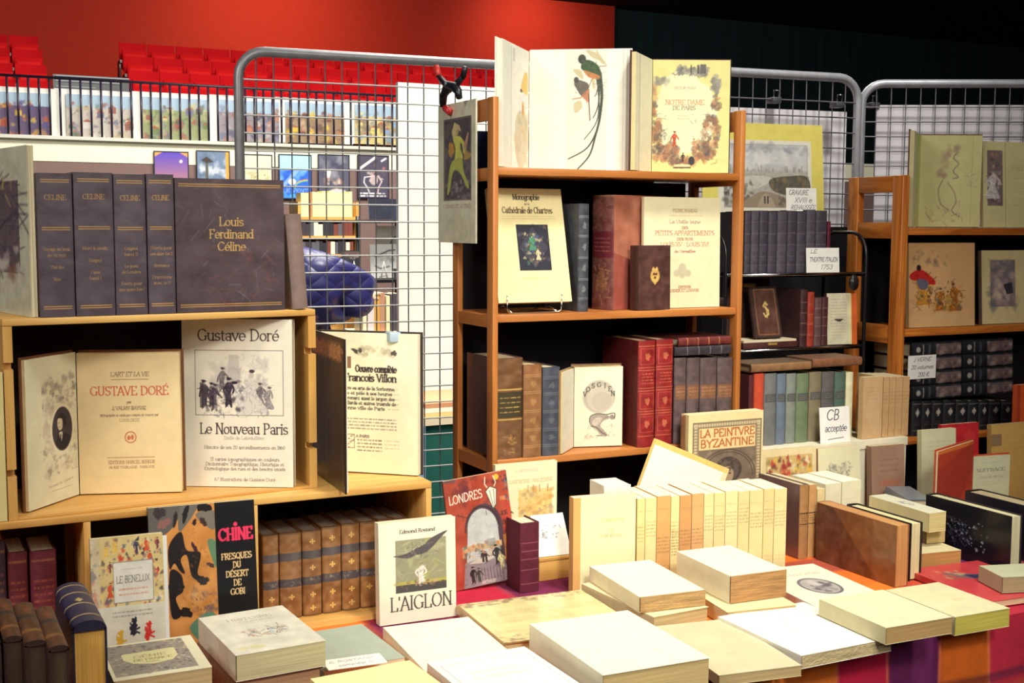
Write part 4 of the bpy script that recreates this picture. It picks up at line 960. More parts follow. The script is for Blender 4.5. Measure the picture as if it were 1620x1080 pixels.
cv.ell(*q(365, 600), 7, 3, (40, 34, 44)); cv.strokes(*q(310, 594), *q(428, 652), 260, (74, 66, 76), 7, .9, .5); cv.strokes(*q(345, 556), *q(424, 600), 120, (150, 142, 142), 8, .9, .5); cv.blots(*q(312, 604), *q(386, 646), 30, [(90, 82, 90), (206, 200, 194), (60, 54, 64)], (2.5, 7), .55); cv.rect(*q(306, 600), *q(316, 640), (70, 60, 70), .7); cv.blots(*q(310, 648), *q(428, 656), 16, [(120, 112, 114), (200, 194, 188)], (3, 8), .6, .3)
cv.text(104 * s_, 181 * s_, 'Le Nouveau Paris', 16.5 * s_, (58, 42, 44), 150 * s_); cv.text(104 * s_, 190 * s_, 'Emile de Labédollière', 5 * s_, (150, 136, 134), 68 * s_)
for yy, t_, w_ in ((205, 'Histoire de ses 20 arrondissements en 1860', 138), (224, '21 cartes topographiques en couleurs', 118), (231.5, 'Dictionnaire Topographique, Historique et', 134), (239, 'Etymologique des rues et des besoins usuels', 138), (256, '67 illustrations de Gustave Doré', 104)): cv.text(105 * s_, yy * s_, t_, 5 * s_, (84, 70, 72), w_ * s_)
P = tz(291, 769, zF)
face('display_book', 'tall white book titled Gustave Doré, Le Nouveau Paris, at the right in the crate', P, 464, 504, R(-29), R(1), .022, cv, col=(226, 216, 194), pcol=(196, 184, 160), hard=False, mat=GLOSS, bulge=0)
# ---- opened old volume on the low shelf (dark cover and gothic title page)
zS = LZ + .0008
hp = colx(500, LY + .2, zS); rp = tz(661, 753.5, zS); lp = tz(551, 781, zS)
cr_ = Canvas(166, 225, (250, 243, 214)); X0 = 497
gt_ = lambda x, y, t_, cap, w_, al='c', c_=(50, 42, 44), wt=1.6: cr_.text(x - X0, y - 528, t_, cap, c_, w_, align=al, wt=wt)
gt_(629, 590, 'Oeuvre complète', 10.5, 66, 'r'); gt_(629, 605, 'Francois Villon', 11.5, 84, 'r')
for i, t_ in enumerate(('Maistre es arts de la Sorbonne,', 'poète et pèle à ses heures', 'comprenant aussi le jargon des', 'coquillards et autres truands de', 'la bonne ville de Paris')): gt_(534, 619 + 8 * i, t_, 5, (92, 88, 92, 94, 76)[i], 'l', wt=1.4)
cr_.lines(30, 137, 132, 4, 5.2, (90, 80, 80), .7, 2); cr_.blots(64, 22, 128, 36, 40, [(206, 196, 160), (186, 176, 150)], (2, 5), .6); cr_.ell(66, 29, 6, 3, (80, 72, 70), 1, .3, .6); cr_.ell(74, 28, 3, 4, (90, 80, 76)); cr_.ell(128, 31, 5, 4, (90, 78, 74), 1, .3)
cr_.frame(50, 163, 64, 186, (90, 78, 76), 1); cr_.blots(50, 164, 63, 186, 10, [(70, 60, 60)], (1, 2.6)); cr_.rect(44, 38, 59, 57, (150, 110, 90))
cr_.text(77, 168, 'A PARIS', 4, INK, 22, wt=1.5); cr_.lines(68, 171, 108, 4, 5.6, (84, 74, 74), .8, 2.2); cr_.lines(112, 171, 136, 3, 6, (150, 140, 130), .5, 1.6)
for i in range(5): cr_.lines(118, 92 - 528 + 528 + 8 * i - 4, 136, 1, 5, (150, 140, 130), .5, 1.6)
cl_ = Canvas(56, 240, (56, 38, 36)); cl_.noise(6, 12); cl_.rect(2, 6, 50, 38, (120, 74, 44))
for i in range(8): cl_.figure(6 + 6 * i, 36, 28, (190, 132, 84), skin=(206, 150, 100), hat=False)
cl_.rect(24, 40, 27, 240, (96, 84, 86), .6)  # grey strip paints the plastic shine down the cover
dr = rp - hp; dv = hp - lp
hr = solve_h(rp, Vector((0, 0, 1)), 528)
ob = open_book('open_volume', 'dark old volume standing open at a gothic title page, right end of the low shelf', hp, (dr.length, hr, math.atan2(dr.y, dr.x)), (dv.length, solve_h(lp, Vector((0, 0, 1)), 538), math.atan2(dv.y, dv.x)), (.016, .003), cr_, None, (44, 32, 32), (240, 232, 204), mat=WRAP)
# frieze on the outside of its front cover (the side seen here)
hc = solve_h(lp, Vector((0, 0, 1)), 538); yl_ = math.atan2(dv.y, dv.x); dl = -np.array([math.cos(yl_), math.sin(yl_), 0]); nl = np.array([-math.sin(yl_), math.cos(yl_), 0])
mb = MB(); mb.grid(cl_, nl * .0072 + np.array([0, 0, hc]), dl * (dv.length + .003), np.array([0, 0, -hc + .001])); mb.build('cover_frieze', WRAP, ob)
P = tz(638, 527, zS)
cp = thing('plastic_clip', 'small clear blue plastic clip on top of the gothic title page', 'clip', (rp + (hp - rp) * .22) + Vector((0, -.002, hr - .012)))
MB().box(-.012, .012, -.004, .024, -.006, .014, (176, 196, 214)).build('body', PLAST, cp, bevel=.002)
# ---- tan leather set in the low shelf
zB = TZ + .0116
labs = ['half hidden by the black art book', 'with a plain tan spine', 'with gilt flowers, third visible', 'with gilt flowers, fourth visible', 'with gilt flowers, fifth visible', 'close beside the white eagle book']
def tan_spine(w_, plain):
    cv = Canvas(w_ * 1.3, 190, (150, 104, 62)); W = w_ * 1.3; cv.noise(22, 9)
    cv.rect(0, 44, W, 62, (84, 78, 82)); cv.rect(0, 102, W, 120, (80, 74, 80)); cv.rect(0, 0, W, 4, (120, 84, 50)); cv.rect(0, 186, W, 190, (110, 76, 46))
    for yy in (24, 82, 142, 172):
        if not plain or yy == 142:
            for dx, dy in ((0, -4), (0, 4), (-4, 0), (4, 0), (0, 0)): cv.ell(W / 2 + dx, yy + dy, 1.9, 2.1, (232, 188, 104))
    cv.strokes(2, 104, W - 2, 118, 12, (190, 170, 130), 5, 1.2, .8); cv.strokes(2, 6, W - 2, 184, 14, (110, 74, 44), 14, 2, .4); return cv
xs = [416, 442.5, 478.5, 509.5, 540.5, 569.5, 597, 622, 646, 668]
yts = [847, 844, 840, 834, 829, 826, 822, 820, 818]
for i in range(8):
    lab = 'tan leather volume in the low shelf, %s' % labs[i] if i < 6 else 'tan leather volume in the low shelf, %s behind the white eagle book' % ('first', 'second', 'third')[i - 6]
    spined('leather_volume', lab, xs[i], xs[i + 1] - .6, yts[i], LY + .045, zB, .125, col=(120, 78, 44), spine=tan_spine(xs[i + 1] - xs[i], i < 2 or i == 5), mat=WRAP, pcol=(120, 104, 92), group='tan leather set in the low shelf')
# ---- dark red books in the left compartment
for i, (x0, x1, yt) in enumerate(((-14, 14, 856), (16, 48, 874), (51, 93, 872))):
    c_ = Canvas(30, 90, ((70, 50, 60), (104, 36, 44), (110, 38, 52))[i]); c_.noise(10, 8); c_.lines(4, 26, 26, 7, 6, (190, 110, 70), .6, 2); c_.rect(2, 8, 28, 10, (180, 120, 70), .6)
    spined('dark_book', ('grey purple book at the far left of the low shelf', 'dark red book in the low shelf, left of the pair', 'dark red book in the low shelf, right of the pair')[i], x0, x1, yt, LY + .06, zB, .12, col=(90, 36, 44), spine=c_)
P = Vector((colx(-48, LY + .003, zS).x, LY + .003, zS)); cv = Canvas(60, 150, (222, 206, 140)); cv.noise(4, 14); cv.lines(14, 20, 54, 2, 40, (190, 170, 110), .5)
face('yellowed_book', 'yellowed book standing at the left picture edge beside the crate', P, 12, 592, 0, 0, .012, cv, col=(206, 190, 130), hard=False)
# ================================================================== FRONT LEFT
def spine_up(name, lab, xa, xb, yf, zt_, ln, wd, col, cv=None, pcol=(60, 46, 40), **k):
    A = tz(xa, yf, zt_); t_ = solve_w(A, Vector((1, 0, 0)), xb)
    r = book(name, lab, A + Vector((t_, 0, 0)), R(90), wd, ln, t_ - .001, col, pcol, spine=cv, **k)
    r.rotation_euler = (0, R(90), R(90)); return r
for i, (x0, x1, yf) in enumerate(((-36, 2, 1022), (4, 37, 1015), (38, 75, 1022), (76, 110, 1030))):
    c_ = Canvas(30, 60, (92, 58, 40)); c_.noise(14, 8); c_.blots(2, 2, 28, 58, 10, [(150, 70, 40), (60, 42, 40)], (3, 7), .5); c_.rect(0, 20, 30, 26, (60, 44, 44)); c_.rect(0, 42, 30, 46, (160, 110, 60), .7)
    spine_up('half_leather_book', 'dark brown leather book standing spine upward in the front left corner, %s from the left' % ORD[i], x0, x1 - .5, yf, .953, .185, .2, (64, 42, 36), c_, pcol=(84, 62, 44), bulge=.006, group='spine upward brown books at the front left')
c_ = Canvas(60, 80, (38, 38, 76)); c_.noise(4, 10)
for yy in (6, 22, 44, 66): c_.rect(0, yy, 60, yy + 1.6, (196, 170, 110))
c_.poly([(22, 38), (30, 34), (38, 38), (30, 42)], (206, 180, 110))
spine_up('navy_book', 'thick navy blue book with gilt bands standing spine upward, yellowed page ends showing', 113, 169, 1000, .93, .21, .178, (36, 34, 62), c_, pcol=(228, 176, 84), bulge=.014)
# Gobi book
s_ = 1.3; cv = Canvas(172 * s_, 226 * s_, (204, 138, 72)); cv.noise(18, 16)
q = lambda x, y: ((x - 237) * s_, (y - 803) * s_)
for p_, c_ in (([(237, 803), (290, 803), (272, 838), (237, 850)], (96, 92, 88)), ([(290, 803), (318, 803), (292, 838), (284, 836)], (110, 104, 98)), ([(312, 818), (342, 815), (342, 842), (330, 838)], (120, 112, 104)), ([(268, 862), (288, 842), (296, 870), (318, 876), (312, 906), (322, 912), (312, 916), (302, 908), (296, 878), (286, 884), (292, 904), (284, 900), (276, 888), (268, 896)], (34, 28, 30)), ([(268, 900), (286, 906), (288, 930), (276, 940), (284, 965), (268, 965)], (30, 26, 30))): cv.blob([q(*v) for v in p_], c_)
for x, y, a, b_, c_, ro in ((326, 808, 12, 7, (22, 20, 24), .2), (296, 816, 4, 14, (30, 26, 30), .3), (280, 822, 3, 12, (40, 34, 34), .2), (310, 830, 3, 5, (40, 24, 30), .3), (324, 830, 4, 8, (60, 40, 40), -.6), (309, 868, 3, 9, (60, 30, 46), -.5), (290, 962, 12, 7, (24, 20, 24), .2), (278, 920, 12, 12, (30, 26, 30), .3), (320, 918, 10, 6, (44, 40, 44), .2), (334, 896, 7, 3, (70, 50, 50), .5), (255, 812, 10, 8, (60, 50, 54), 0), (262, 828, 12, 6, (140, 96, 90), -.4)): cv.ell(*q(x, y), a * s_, b_ * s_, c_, .95, .25, ro)
cv.blob([q(330, 858), q(343, 862), q(343, 900), q(334, 880)], (96, 130, 100)); cv.strokes(*q(280, 842), *q(340, 950), 40, (150, 90, 56), 9, 2, .5); cv.blots(*q(300, 930), *q(342, 980), 22, [(130, 100, 96), (206, 170, 120), (110, 90, 92)], (4, 9), .6); cv.blob([q(296, 985), q(330, 965), q(343, 985), q(320, 1010)], (90, 130, 104))
cv.strokes(*q(300, 935), *q(335, 965), 24, (70, 44, 44), 5, 1.6, .8); cv.rect(*q(343, 790), *q(420, 1040), (14, 15, 20))
cv.text(q(376, 0)[0], q(0, 861)[1], 'CHINE', 17 * s_, (226, 54, 92), 56 * s_, wt=2.0); cv.ell(*q(376, 838), 3.4 * s_, 3.4 * s_, (226, 54, 92))
for i, (t_, w_) in enumerate((('FRESQUES', 50), ('DU', 13), ('DÉSERT', 37), ('DE', 13), ('GOBI', 24))): cv.text(q(376, 0)[0], q(0, 890 + 13.4 * i)[1], t_, 8.8 * s_, (240, 200, 140), w_ * s_, wt=1.5)
P = Vector((colx(240, 2.185, TZ).x, 2.155, TZ + .0006)); P = Vector((colx(243, 2.14, TZ).x, 2.14, TZ + .0008))
face('art_book', 'black and ochre art book titled CHINE, before the low shelf', P, 411, 804, R(-3), R(7), .016, cv, col=(20, 20, 24), pcol=(226, 214, 180), hard=False, mat=GLOSS)
# Benelux
cv = Canvas(126 * 1.3, 190 * 1.3, (206, 204, 190)); W, H = cv.W, cv.H
cv.rect(0, 0, W, H * .5, (214, 190, 130)); cv.blots(0, H * .02, W, H * .5, 190, [(206, 110, 70), (90, 110, 130), (226, 196, 120), (120, 90, 110), (230, 220, 190), (196, 60, 50), (150, 160, 120), (50, 44, 60)], (2, 6), .95)
for k_ in range(14): cv.figure(W * cv.rng.rand(), H * (.1 + .38 * cv.rng.rand()), 16 + 12 * cv.rng.rand(), [(206, 80, 50), (60, 60, 80), (226, 180, 80), (120, 60, 70)][k_ % 4], k_ % 2 == 0)
cv.rect(W * .3, H * .18, W * .85, H * .47, (216, 212, 200)); cv.frame(W * .3, H * .18, W * .85, H * .47, (120, 110, 100), 1.2); cv.text(W * .57, H * .33, 'LE BENELUX', 12, (60, 54, 60), W * .46, sans=True, wt=.7); cv.lines(W * .37, H * .37, W * .78, 2, 9, (206, 120, 90), .7, 3); cv.lines(W * .4, H * .23, W * .7, 1, 8, (170, 160, 150), .6, 2.4)
cv.rect(0, H * .49, W, H, (210, 206, 188)); cv.lines(W * .28, H * .53, W * .82, 2, 7, (120, 110, 110), .7, 2.4)
for cx_, c_, yy in ((.36, (206, 160, 50), .74), (.55, (30, 30, 50), .66), (.75, (206, 50, 44), .7)):
    x, y = W * cx_, H * yy; cv.ell(x, y, 7, 13, c_, 1, .4, .3); cv.ell(x + 3, y - 14, 6, 6, c_, 1, .4)
    for a in (-1, -.2, .5, 1.4, 2.2): cv.seg(x, y + 3, x + 15 * math.sin(a + .6), y - 3 + 13 * math.cos(a) * (1 if a > 0 else -1), 3.4, c_)
cv.poly([(W * .55, H * .84), (W, H * .79), (W, H), (W * .4, H)], (206, 60, 40)); cv.rect(0, 0, W * .12, H * .5, (200, 190, 170), .6)
P = Vector((colx(150, 2.085, TZ).x, 2.085, TZ + .0008))
face('guide_book', 'small pictorial guide book titled LE BENELUX with three heraldic lions', P, 265, 853, R(-3), R(6), .012, cv, col=(200, 190, 160), hard=False, mat=WRAP)
# loose white sheets behind
P = Vector((colx(150, 2.11, TZ).x, 2.11, TZ + .0008)); h = solve_h(P, Vector((0, 0, 1)), 862)
o = MB().box(0, .125, 0, .006, 0, h, (236, 236, 232)).build('paper_sheaf', PAPER); o.location = P; o.rotation_euler = (R(-3), 0, R(-1)); tag(o, 'sheaf of white paper standing behind the Benelux guide', 'paper')
# lying books, front left
def pale(W, H, col=(240, 234, 208)): c_ = Canvas(W, H, col); c_.noise(2.5, 24); return c_
cv = pale(150, 165, (226, 218, 186)); cv.rect(6, 8, 132, 150, (150, 140, 130)); cv.blots(6, 8, 132, 150, 420, [(90, 80, 100), (180, 160, 120), (206, 190, 150), (110, 90, 80), (130, 140, 120)], (1.2, 4), .8); cv.poly([(28, 52), (112, 48), (112, 86), (100, 104), (70, 112), (40, 100), (28, 80)], (222, 214, 160)); cv.text(70, 76, 'GÉNIE', 10, (130, 110, 70), 52); cv.text(72, 92, 'DE FRANCE', 9, (130, 110, 70), 60); cv.text(70, 102, 'PARIS', 5, (150, 130, 90), 20)
lay('paperback', 'paperback with a mottled cover titled GÉNIE DE FRANCE lying before the Benelux guide', (180, 1078), (332, 1050), (170, 1022), .85, .099, cv, col=(220, 210, 170), pcol=(206, 180, 130), hard=False, pmat=PAGES)
cv = pale(150, 190, (232, 230, 212)); cv.text(76, 42, 'HISTOIRE', 10, (150, 140, 140), 78); cv.text(78, 56, 'COMIQUE', 7, (180, 170, 160), 70); cv.lines(40, 62, 110, 1, 5, (190, 170, 150), .6)
cv.blots(40, 96, 118, 120, 34, [(180, 190, 200), (200, 150, 130), (120, 120, 126)], (2, 7), .7, .7); cv.strokes(38, 88, 122, 124, 50, (70, 66, 76), 9, 1.4, .8); cv.blots(16, 160, 50, 172, 8, [(230, 220, 140)], (5, 9), .5, .6)
lay('thick_paperback', 'thick white wrapped paperback with a small sketch, top of the front left pile', (373, 1037), (512, 1010), (322, 976), .85, .042, cv, col=(232, 228, 206), pcol=(206, 196, 150), hard=False, mat=WRAP)
lay('old_volume', 'old brown volume lying under the thick white wrapped paperback', (376, 1078), (509, 1052), (318, 1013), .807, .055, None, col=(150, 96, 66), pcol=(190, 150, 110))
cv = pale(130, 180, (170, 180, 164)); cv.lines(44, 60, 100, 2, 10, (180, 186, 172), .5)
lay('grey_green_book', 'pale grey green book lying flat in front of the tan leather set', (512, 1062), (636, 1036), (462, 1004), .775, .022, cv, col=(160, 172, 156), hard=False)
cv = Canvas(100, 34, (244, 242, 232)); cv.text(46, 14, 'E. ROSTAND', 6, (70, 70, 110), 76, sans=True, slant=.2, wt=.7, rise=.02); cv.text(50, 27, 'compléte ill.', 7, (70, 70, 110), 60, sans=True, slant=.25, wt=.7)
lay('price_slip', 'white paper slip with handwriting on the pale grey green book', (520, 1064 - 4), (612, 1046), (513, 1044), .7892, .0008, cv, col=(244, 242, 232), hard=False, cat='sign')
lay('yellow_cream_book', 'plain yellow cream book lying at the bottom edge below the grey green book', (545, 1122), (716, 1094), (476, 1076), .815, .024, pale(170, 100, (242, 230, 170)), col=(240, 226, 160), hard=False)
# L'Aiglon
s_ = 1.3; cv = Canvas(122 * s_, 186 * s_, (240, 236, 212)); W = cv.W; cv.noise(2, 30)
cv.text(W * .5, 22 * s_, 'Edmond Rostand', 6.5 * s_, (80, 72, 76), 56 * s_, wt=1.3)
x0, y0, x1, y1 = 26 * s_, 34 * s_, 106 * s_, 130 * s_; cv.rect(x0, y0, x1, y1, (150, 148, 120)); cv.blots(x0 + 8, y0 + 6, x1 - 8, y1 - 30, 26, [(196, 196, 150), (130, 130, 116), (214, 214, 170), (176, 180, 90)], (6, 14), .5, .4)
cv.rect(x0, y1 - 20 * s_, x1, y1 - 12 * s_, (196, 180, 60), .6); cv.rect(x0, y1 - 14 * s_, x1, y1, (70, 66, 70)); cv.blots(x0, y1 - 18 * s_, x1 - 4, y1 - 8, 14, [(60, 56, 60), (150, 130, 90)], (3, 7), .7, .5)
cv.blob([(22 * s_, 62 * s_), (40 * s_, 60 * s_), (58 * s_, 52 * s_), (70 * s_, 46 * s_), (84 * s_, 34 * s_), (108 * s_, 24 * s_), (96 * s_, 38 * s_), (82 * s_, 54 * s_), (70 * s_, 62 * s_), (56 * s_, 64 * s_), (46 * s_, 68 * s_)], (84, 78, 84))
cv.strokes(40 * s_, 44 * s_, 96 * s_, 66 * s_, 30, (50, 44, 50), 9, 1.4, .5); cv.strokes(x0 + 4, y0 + 4, x1 - 16, y1 - 34, 50, (220, 222, 180), 22, 2, .25); cv.figure(66 * s_, 118 * s_, 40 * s_, (222, 216, 204), False, hat=False); cv.blots(58 * s_, 112 * s_, 90 * s_, 120 * s_, 12, [(150, 110, 90), (200, 160, 130)], (2, 4), .8)
cv.text(W * .54, 162 * s_, "L'AIGLON", 25 * s_, (66, 60, 62), 98 * s_, wt=.75)
P = Vector((colx(601, 2.15, TZ).x, 2.15, TZ + .0008))
face('display_book', "white book titled L'AIGLON with an eagle, in front of the tan set", P, 722, 829, R(-2), R(2), .022, cv, col=(238, 234, 212), pcol=(230, 222, 190), hard=False, mat=GLOSS)
# Londres
s_ = 1.25; cv = Canvas(126 * s_, 190 * s_, (176, 74, 54)); W, H = cv.W, cv.H; cv.noise(16, 16); q = lambda x, y: (x * s_, y * s_)
cv.blots(0, 0, W, 60 * s_, 30, [(120, 50, 50), (206, 90, 66), (90, 44, 54)], (5, 13), .6); cv.rect(0, 0, W * .2, 6, (110, 84, 90))
pts = [q(34 + 36 - 36 * math.cos(R(a)), 92 - 42 * math.sin(R(a))) for a in range(0, 181, 12)] + [q(106, 190), q(34, 190)]; cv.poly(pts, (84, 62, 74))
pts = [q(36 + 30 - 30 * math.cos(R(a)), 94 - 36 * math.sin(R(a))) for a in range(0, 181, 12)] + [q(96, 190), q(20, 190)]; cv.poly(pts, (198, 204, 204)); cv.blots(*q(38, 66), *q(92, 118), 18, [(220, 224, 222), (176, 184, 190)], (6, 12), .5, .4)
cv.rect(*q(22, 118), *q(100, 128), (196, 170, 130)); cv.blots(*q(22, 116), *q(98, 138), 44, [(206, 120, 80), (120, 100, 96), (220, 190, 130), (90, 110, 100)], (2, 5), .8); cv.rect(*q(70, 112), *q(88, 124), (150, 150, 150), .7); cv.poly([q(16, 190), q(24, 146), q(98, 138), q(110, 190)], (150, 140, 146)); cv.poly([q(30, 148), q(60, 140), q(90, 144), q(60, 152)], (214, 208, 196))
for x, y, h, c_ in ((36, 184, 30, (44, 36, 44)), (48, 184, 26, (60, 70, 60)), (88, 160, 36, (40, 36, 46)), (96, 168, 30, (226, 220, 150)), (60, 152, 22, (40, 36, 44)), (66, 152, 20, (50, 40, 48)), (110, 176, 30, (70, 60, 64)), (120, 180, 26, (60, 54, 60))): cv.figure(*q(x, y), h * s_, c_, False)
cv.rect(*q(104, 110), *q(126, 150), (200, 140, 70), .8); cv.poly([q(104, 148), q(118, 148), q(120, 184), q(108, 186)], (206, 90, 54)); cv.rect(*q(110, 40), *q(126, 92), (200, 70, 56), .7); cv.blots(*q(112, 8), *q(126, 60), 20, [(70, 66, 84), (120, 124, 130)], (2, 5), .8); cv.blots(*q(112, 96), *q(126, 186), 40, [(70, 60, 66), (200, 160, 110), (110, 70, 60)], (2, 4), .7)
cv.ell(*q(104, 9), 5 * s_, 5 * s_, (230, 190, 60)); cv.path([q(82, 6), q(80, 18), q(84, 24)], 2.4, (236, 226, 196)); cv.path([q(98, 6), q(102, 18), q(98, 24)], 2.4, (236, 226, 196))
cv.poly([q(80, 30), q(90, 23), q(102, 29), q(98, 56), q(91, 62)], (232, 232, 214)); cv.path([q(80, 30), q(91, 62), q(98, 56), q(102, 29), q(90, 23), q(80, 30)], 1.8, (80, 72, 66)); cv.path([q(88, 30), q(92, 58)], 1.4, (120, 110, 100)); cv.path([q(96, 29), q(95, 58)], 1.4, (120, 110, 100))
cv.text(q(40, 0)[0], 42 * s_, 'LONDRES', 14 * s_, (244, 238, 222), 66 * s_, sans=True, wt=1.05, rise=.05); cv.text(q(112, 0)[0], 50 * s_, 'PAR', 6 * s_, (230, 190, 120), 10 * s_); cv.text(q(112, 0)[0], 76 * s_, 'JOE', 7 * s_, (60, 40, 40), 13 * s_, wt=1.4); cv.text(q(113, 0)[0], 92 * s_, 'DUP', 7 * s_, (60, 40, 40), 13 * s_, wt=1.4)
for x in range(36, 100, 6): cv.seg(*q(x, 160), *q(x, 182), 1.2, (60, 54, 60), .8)
cv.strokes(*q(104, 96), *q(126, 188), 70, (50, 40, 46), 8, 1.3, .8); cv.strokes(*q(20, 118), *q(104, 186), 80, (60, 50, 56), 7, 1.2, .6); cv.strokes(*q(0, 0), *q(80, 70), 40, (110, 40, 40), 12, 2, .5); cv.path([(x_, y_) for x_, y_ in [q(36 + 30 - 34 * math.cos(R(a_)), 94 - 40 * math.sin(R(a_))) for a_ in range(0, 181, 12)]], 2.2, (54, 40, 50))
cv.text(q(66, 0)[0], 187 * s_, 'ARTHAUD', 5 * s_, (236, 230, 214), 28 * s_, wt=1.3); cv.path([q(20, 62), q(40, 70)], 1.5, INK)
P = Vector((colx(722, 2.295, TZ).x, 2.295, TZ + .0008)); hh = .232
rt = book('display_book', 'red pictorial book titled LONDRES with an archway and street lantern, tilted to the left', P + Vector((0, 0, .0005)), R(-4), .142, hh, .009, (150, 60, 46), front=cv, hard=False, mat=WRAP, rx=R(-4), ry=R(-6))
# Maison guide
cv = Canvas(118, 220, (244, 238, 196)); cv.noise(2, 20); cv.text(60, 18, 'L. BERTRAND', 5, (190, 180, 150), 44); cv.text(66, 40, "CONFRÉRIE ANCIENNE", 6.5, (196, 170, 120), 88); cv.rect(44, 54, 108, 116, (232, 204, 130)); cv.blots(44, 52, 108, 118, 90, [(226, 184, 100), (206, 150, 90), (240, 220, 160), (176, 150, 130)], (2, 7), .7); 
for x in (62, 72, 84, 100): cv.seg(x, 60, x, 46, 1.6, (190, 150, 90))
cv.figure(29, 108, 18, (70, 66, 60), False); cv.blots(20, 76, 30, 90, 5, [(230, 190, 120)], (2, 4), .7)
P = Vector((colx(783, 2.362, TZ).x, 2.362, TZ + .0008))
face('guide_book', 'cream guide book with a yellow castle drawing standing behind the red LONDRES book', P, 880, 736, R(-2), 0, .012, cv, col=(240, 232, 196), hard=False)
# little dark red book
cv = Canvas(40, 120, (92, 22, 44)); cv.noise(6, 8)
for yy in (34, 48, 62, 80, 104): cv.rect(2, yy, 38, yy + 1.4, (150, 80, 90))
spined('small_book', 'small dark red book standing beside the red LONDRES book', 822, 852, 828, 2.228, TZ + .0008, .064, col=(86, 20, 42), spine=cv, pcol=(230, 220, 190), mat=CLOTHB, bulge=.003)
# box and pad
A = colx(853, 2.283, TZ); wv = solve_w(A, Vector((1, 0, 0)), 912)
bxp = thing('wooden_box', 'low orange wooden box standing right of the small dark red book', 'box', A + Vector((0, 0, .0006)))
MB().box(0, wv, 0, .085, 0, .042, (224, 160, 86)).build('body', PINE['x'], bxp, bevel=.001); MB().box(-.001, wv + .001, -.001, .086, .0422, .05, (224, 160, 86)).build('lid', PINE['x'], bxp, bevel=.001)
cv = Canvas(70, 100, (250, 248, 240)); cv.strokes(16, 24, 60, 60, 26, (60, 54, 80), 6, 1.5, .9)
pd = thing('sketch_pad', 'pad of white sheets with ink scribbles leaning on the low orange box', 'pad', (A.x + .002, 2.288, TZ + .0525), R(-3), rx=R(-30))
hh = solve_h(Vector((A.x, 2.288, TZ + .052)), Vector((0, .5, .866)), 816)
mb = MB(); slab(mb, (0, 0, 0), (1, 0, 0), (0, 1, 0), (0, 0, 1), .078, hh, .004, (240, 236, 226), cv); mb.build('top_sheet', PAPER, pd)
slab(MB(), (-.001, .0042, 0), (1, 0, 0), (0, 1, 0), (0, 0, 1), .08, hh - .004, .008, (222, 218, 200)).build('sheets', PAGES, pd)
# ================================================================== MIDDLE BOOKCASE
def shx(px, k, back): return colx(px, BY + back, BZ[k] + .0006)
# ---- top: open bird book
hp = shx(836, 0, .175); rp = shx(994, 0, .045); lp = shx(788, 0, .02)
lp.x = max(lp.x, bx0 + PW + .017)
dr = rp - hp; dv = hp - lp
cr_ = Canvas(190, 215, (246, 244, 230)); q = lambda x, y: ((x - 250) * .2515, (y - 165) * .255)
cr_.rect(*q(530, 160), *q(835, 1005), (232, 228, 216)); cr_.lines(*q(300, 370), q(420, 0)[0], 18, 7, (210, 208, 204), .5, 2)
leaf = (196, 184, 140)
for p_ in ([(680, 170), (750, 190), (780, 240), (720, 220)], [(750, 165), (800, 230), (830, 270), (780, 250)], [(580, 305), (640, 310), (660, 370), (620, 350)], [(590, 540), (640, 520), (650, 570), (600, 605)], [(720, 370), (745, 380), (740, 450)]): cr_.blob([q(*v) for v in p_], leaf, .8)
cr_.path([q(830, 280), q(780, 285), q(720, 380), q(690, 450)], 1.2, (150, 110, 90)); cr_.path([q(580, 508), q(640, 500), q(700, 440)], 2, (190, 150, 120))
tail = [[(770, 330), (795, 460), (790, 560), (765, 720), (690, 850), (550, 925)], [(785, 330), (800, 480), (785, 640), (755, 760), (710, 900), (620, 998)], [(760, 330), (780, 430), (770, 560), (735, 640)], [(765, 380), (778, 560), (755, 680), (668, 790)], [(752, 350), (768, 430), (748, 490)]]
for t_, wd in zip(tail, (4.2, 5, 3, 2.6, 2.2)):
    pts = [q(*v) for v in t_]; n_ = len(pts)
    cr_.curve(pts, wd, (66, 76, 66), taper=.6)
cr_.blob([q(*v) for v in ((640, 290), (660, 240), (720, 245), (770, 280), (795, 340), (780, 370), (700, 330), (670, 320))], (62, 84, 62)); cr_.blob([q(*v) for v in ((660, 310), (720, 325), (780, 350), (770, 372), (700, 358))], (196, 130, 84))
cr_.ell(*q(648, 232), 7.5, 8.2, (70, 80, 66)); cr_.blob([q(620, 225), q(630, 250), q(640, 262), q(640, 235)], (56, 60, 52)); cr_.strokes(*q(665, 245), *q(790, 330), 50, (110, 130, 80), 6, .9, .7); cr_.strokes(*q(760, 330), *q(800, 500), 40, (100, 110, 84), 9, .8, .6)
cr_.blob([q(*v) for v in ((590, 400), (610, 375), (660, 385), (700, 410), (690, 460), (650, 490), (610, 440))], (110, 104, 98)); cr_.ell(*q(606, 376), 4.6, 5.4, (84, 80, 76)); cr_.blob([q(*v) for v in ((650, 485), (700, 440), (705, 490), (700, 560), (680, 520))], (190, 130, 100)); cr_.blob([q(690, 540), q(702, 540), q(714, 655), q(700, 660)], (220, 216, 206)); cr_.path([q(700, 470), q(705, 560), q(712, 655)], 1.5, (60, 60, 58)); cr_.strokes(*q(600, 385), *q(690, 470), 30, (70, 66, 66), 6, .9, .6)
cr_.rect(*q(955, 140), *q(962, 1000), (214, 212, 200)); cr_.rect(*q(985, 130), *q(990, 1000), (206, 204, 190))
cl_ = Canvas(110, 215, (246, 244, 230)); q = lambda x, y: ((x - 35) * .5, (y - 60) * .23)
cl_.rect(*q(45, 50), *q(108, 990), (232, 234, 220)); cl_.rect(*q(108, 80), *q(112, 980), (206, 204, 190)); cl_.rect(*q(120, 90), *q(138, 190), (214, 214, 210))
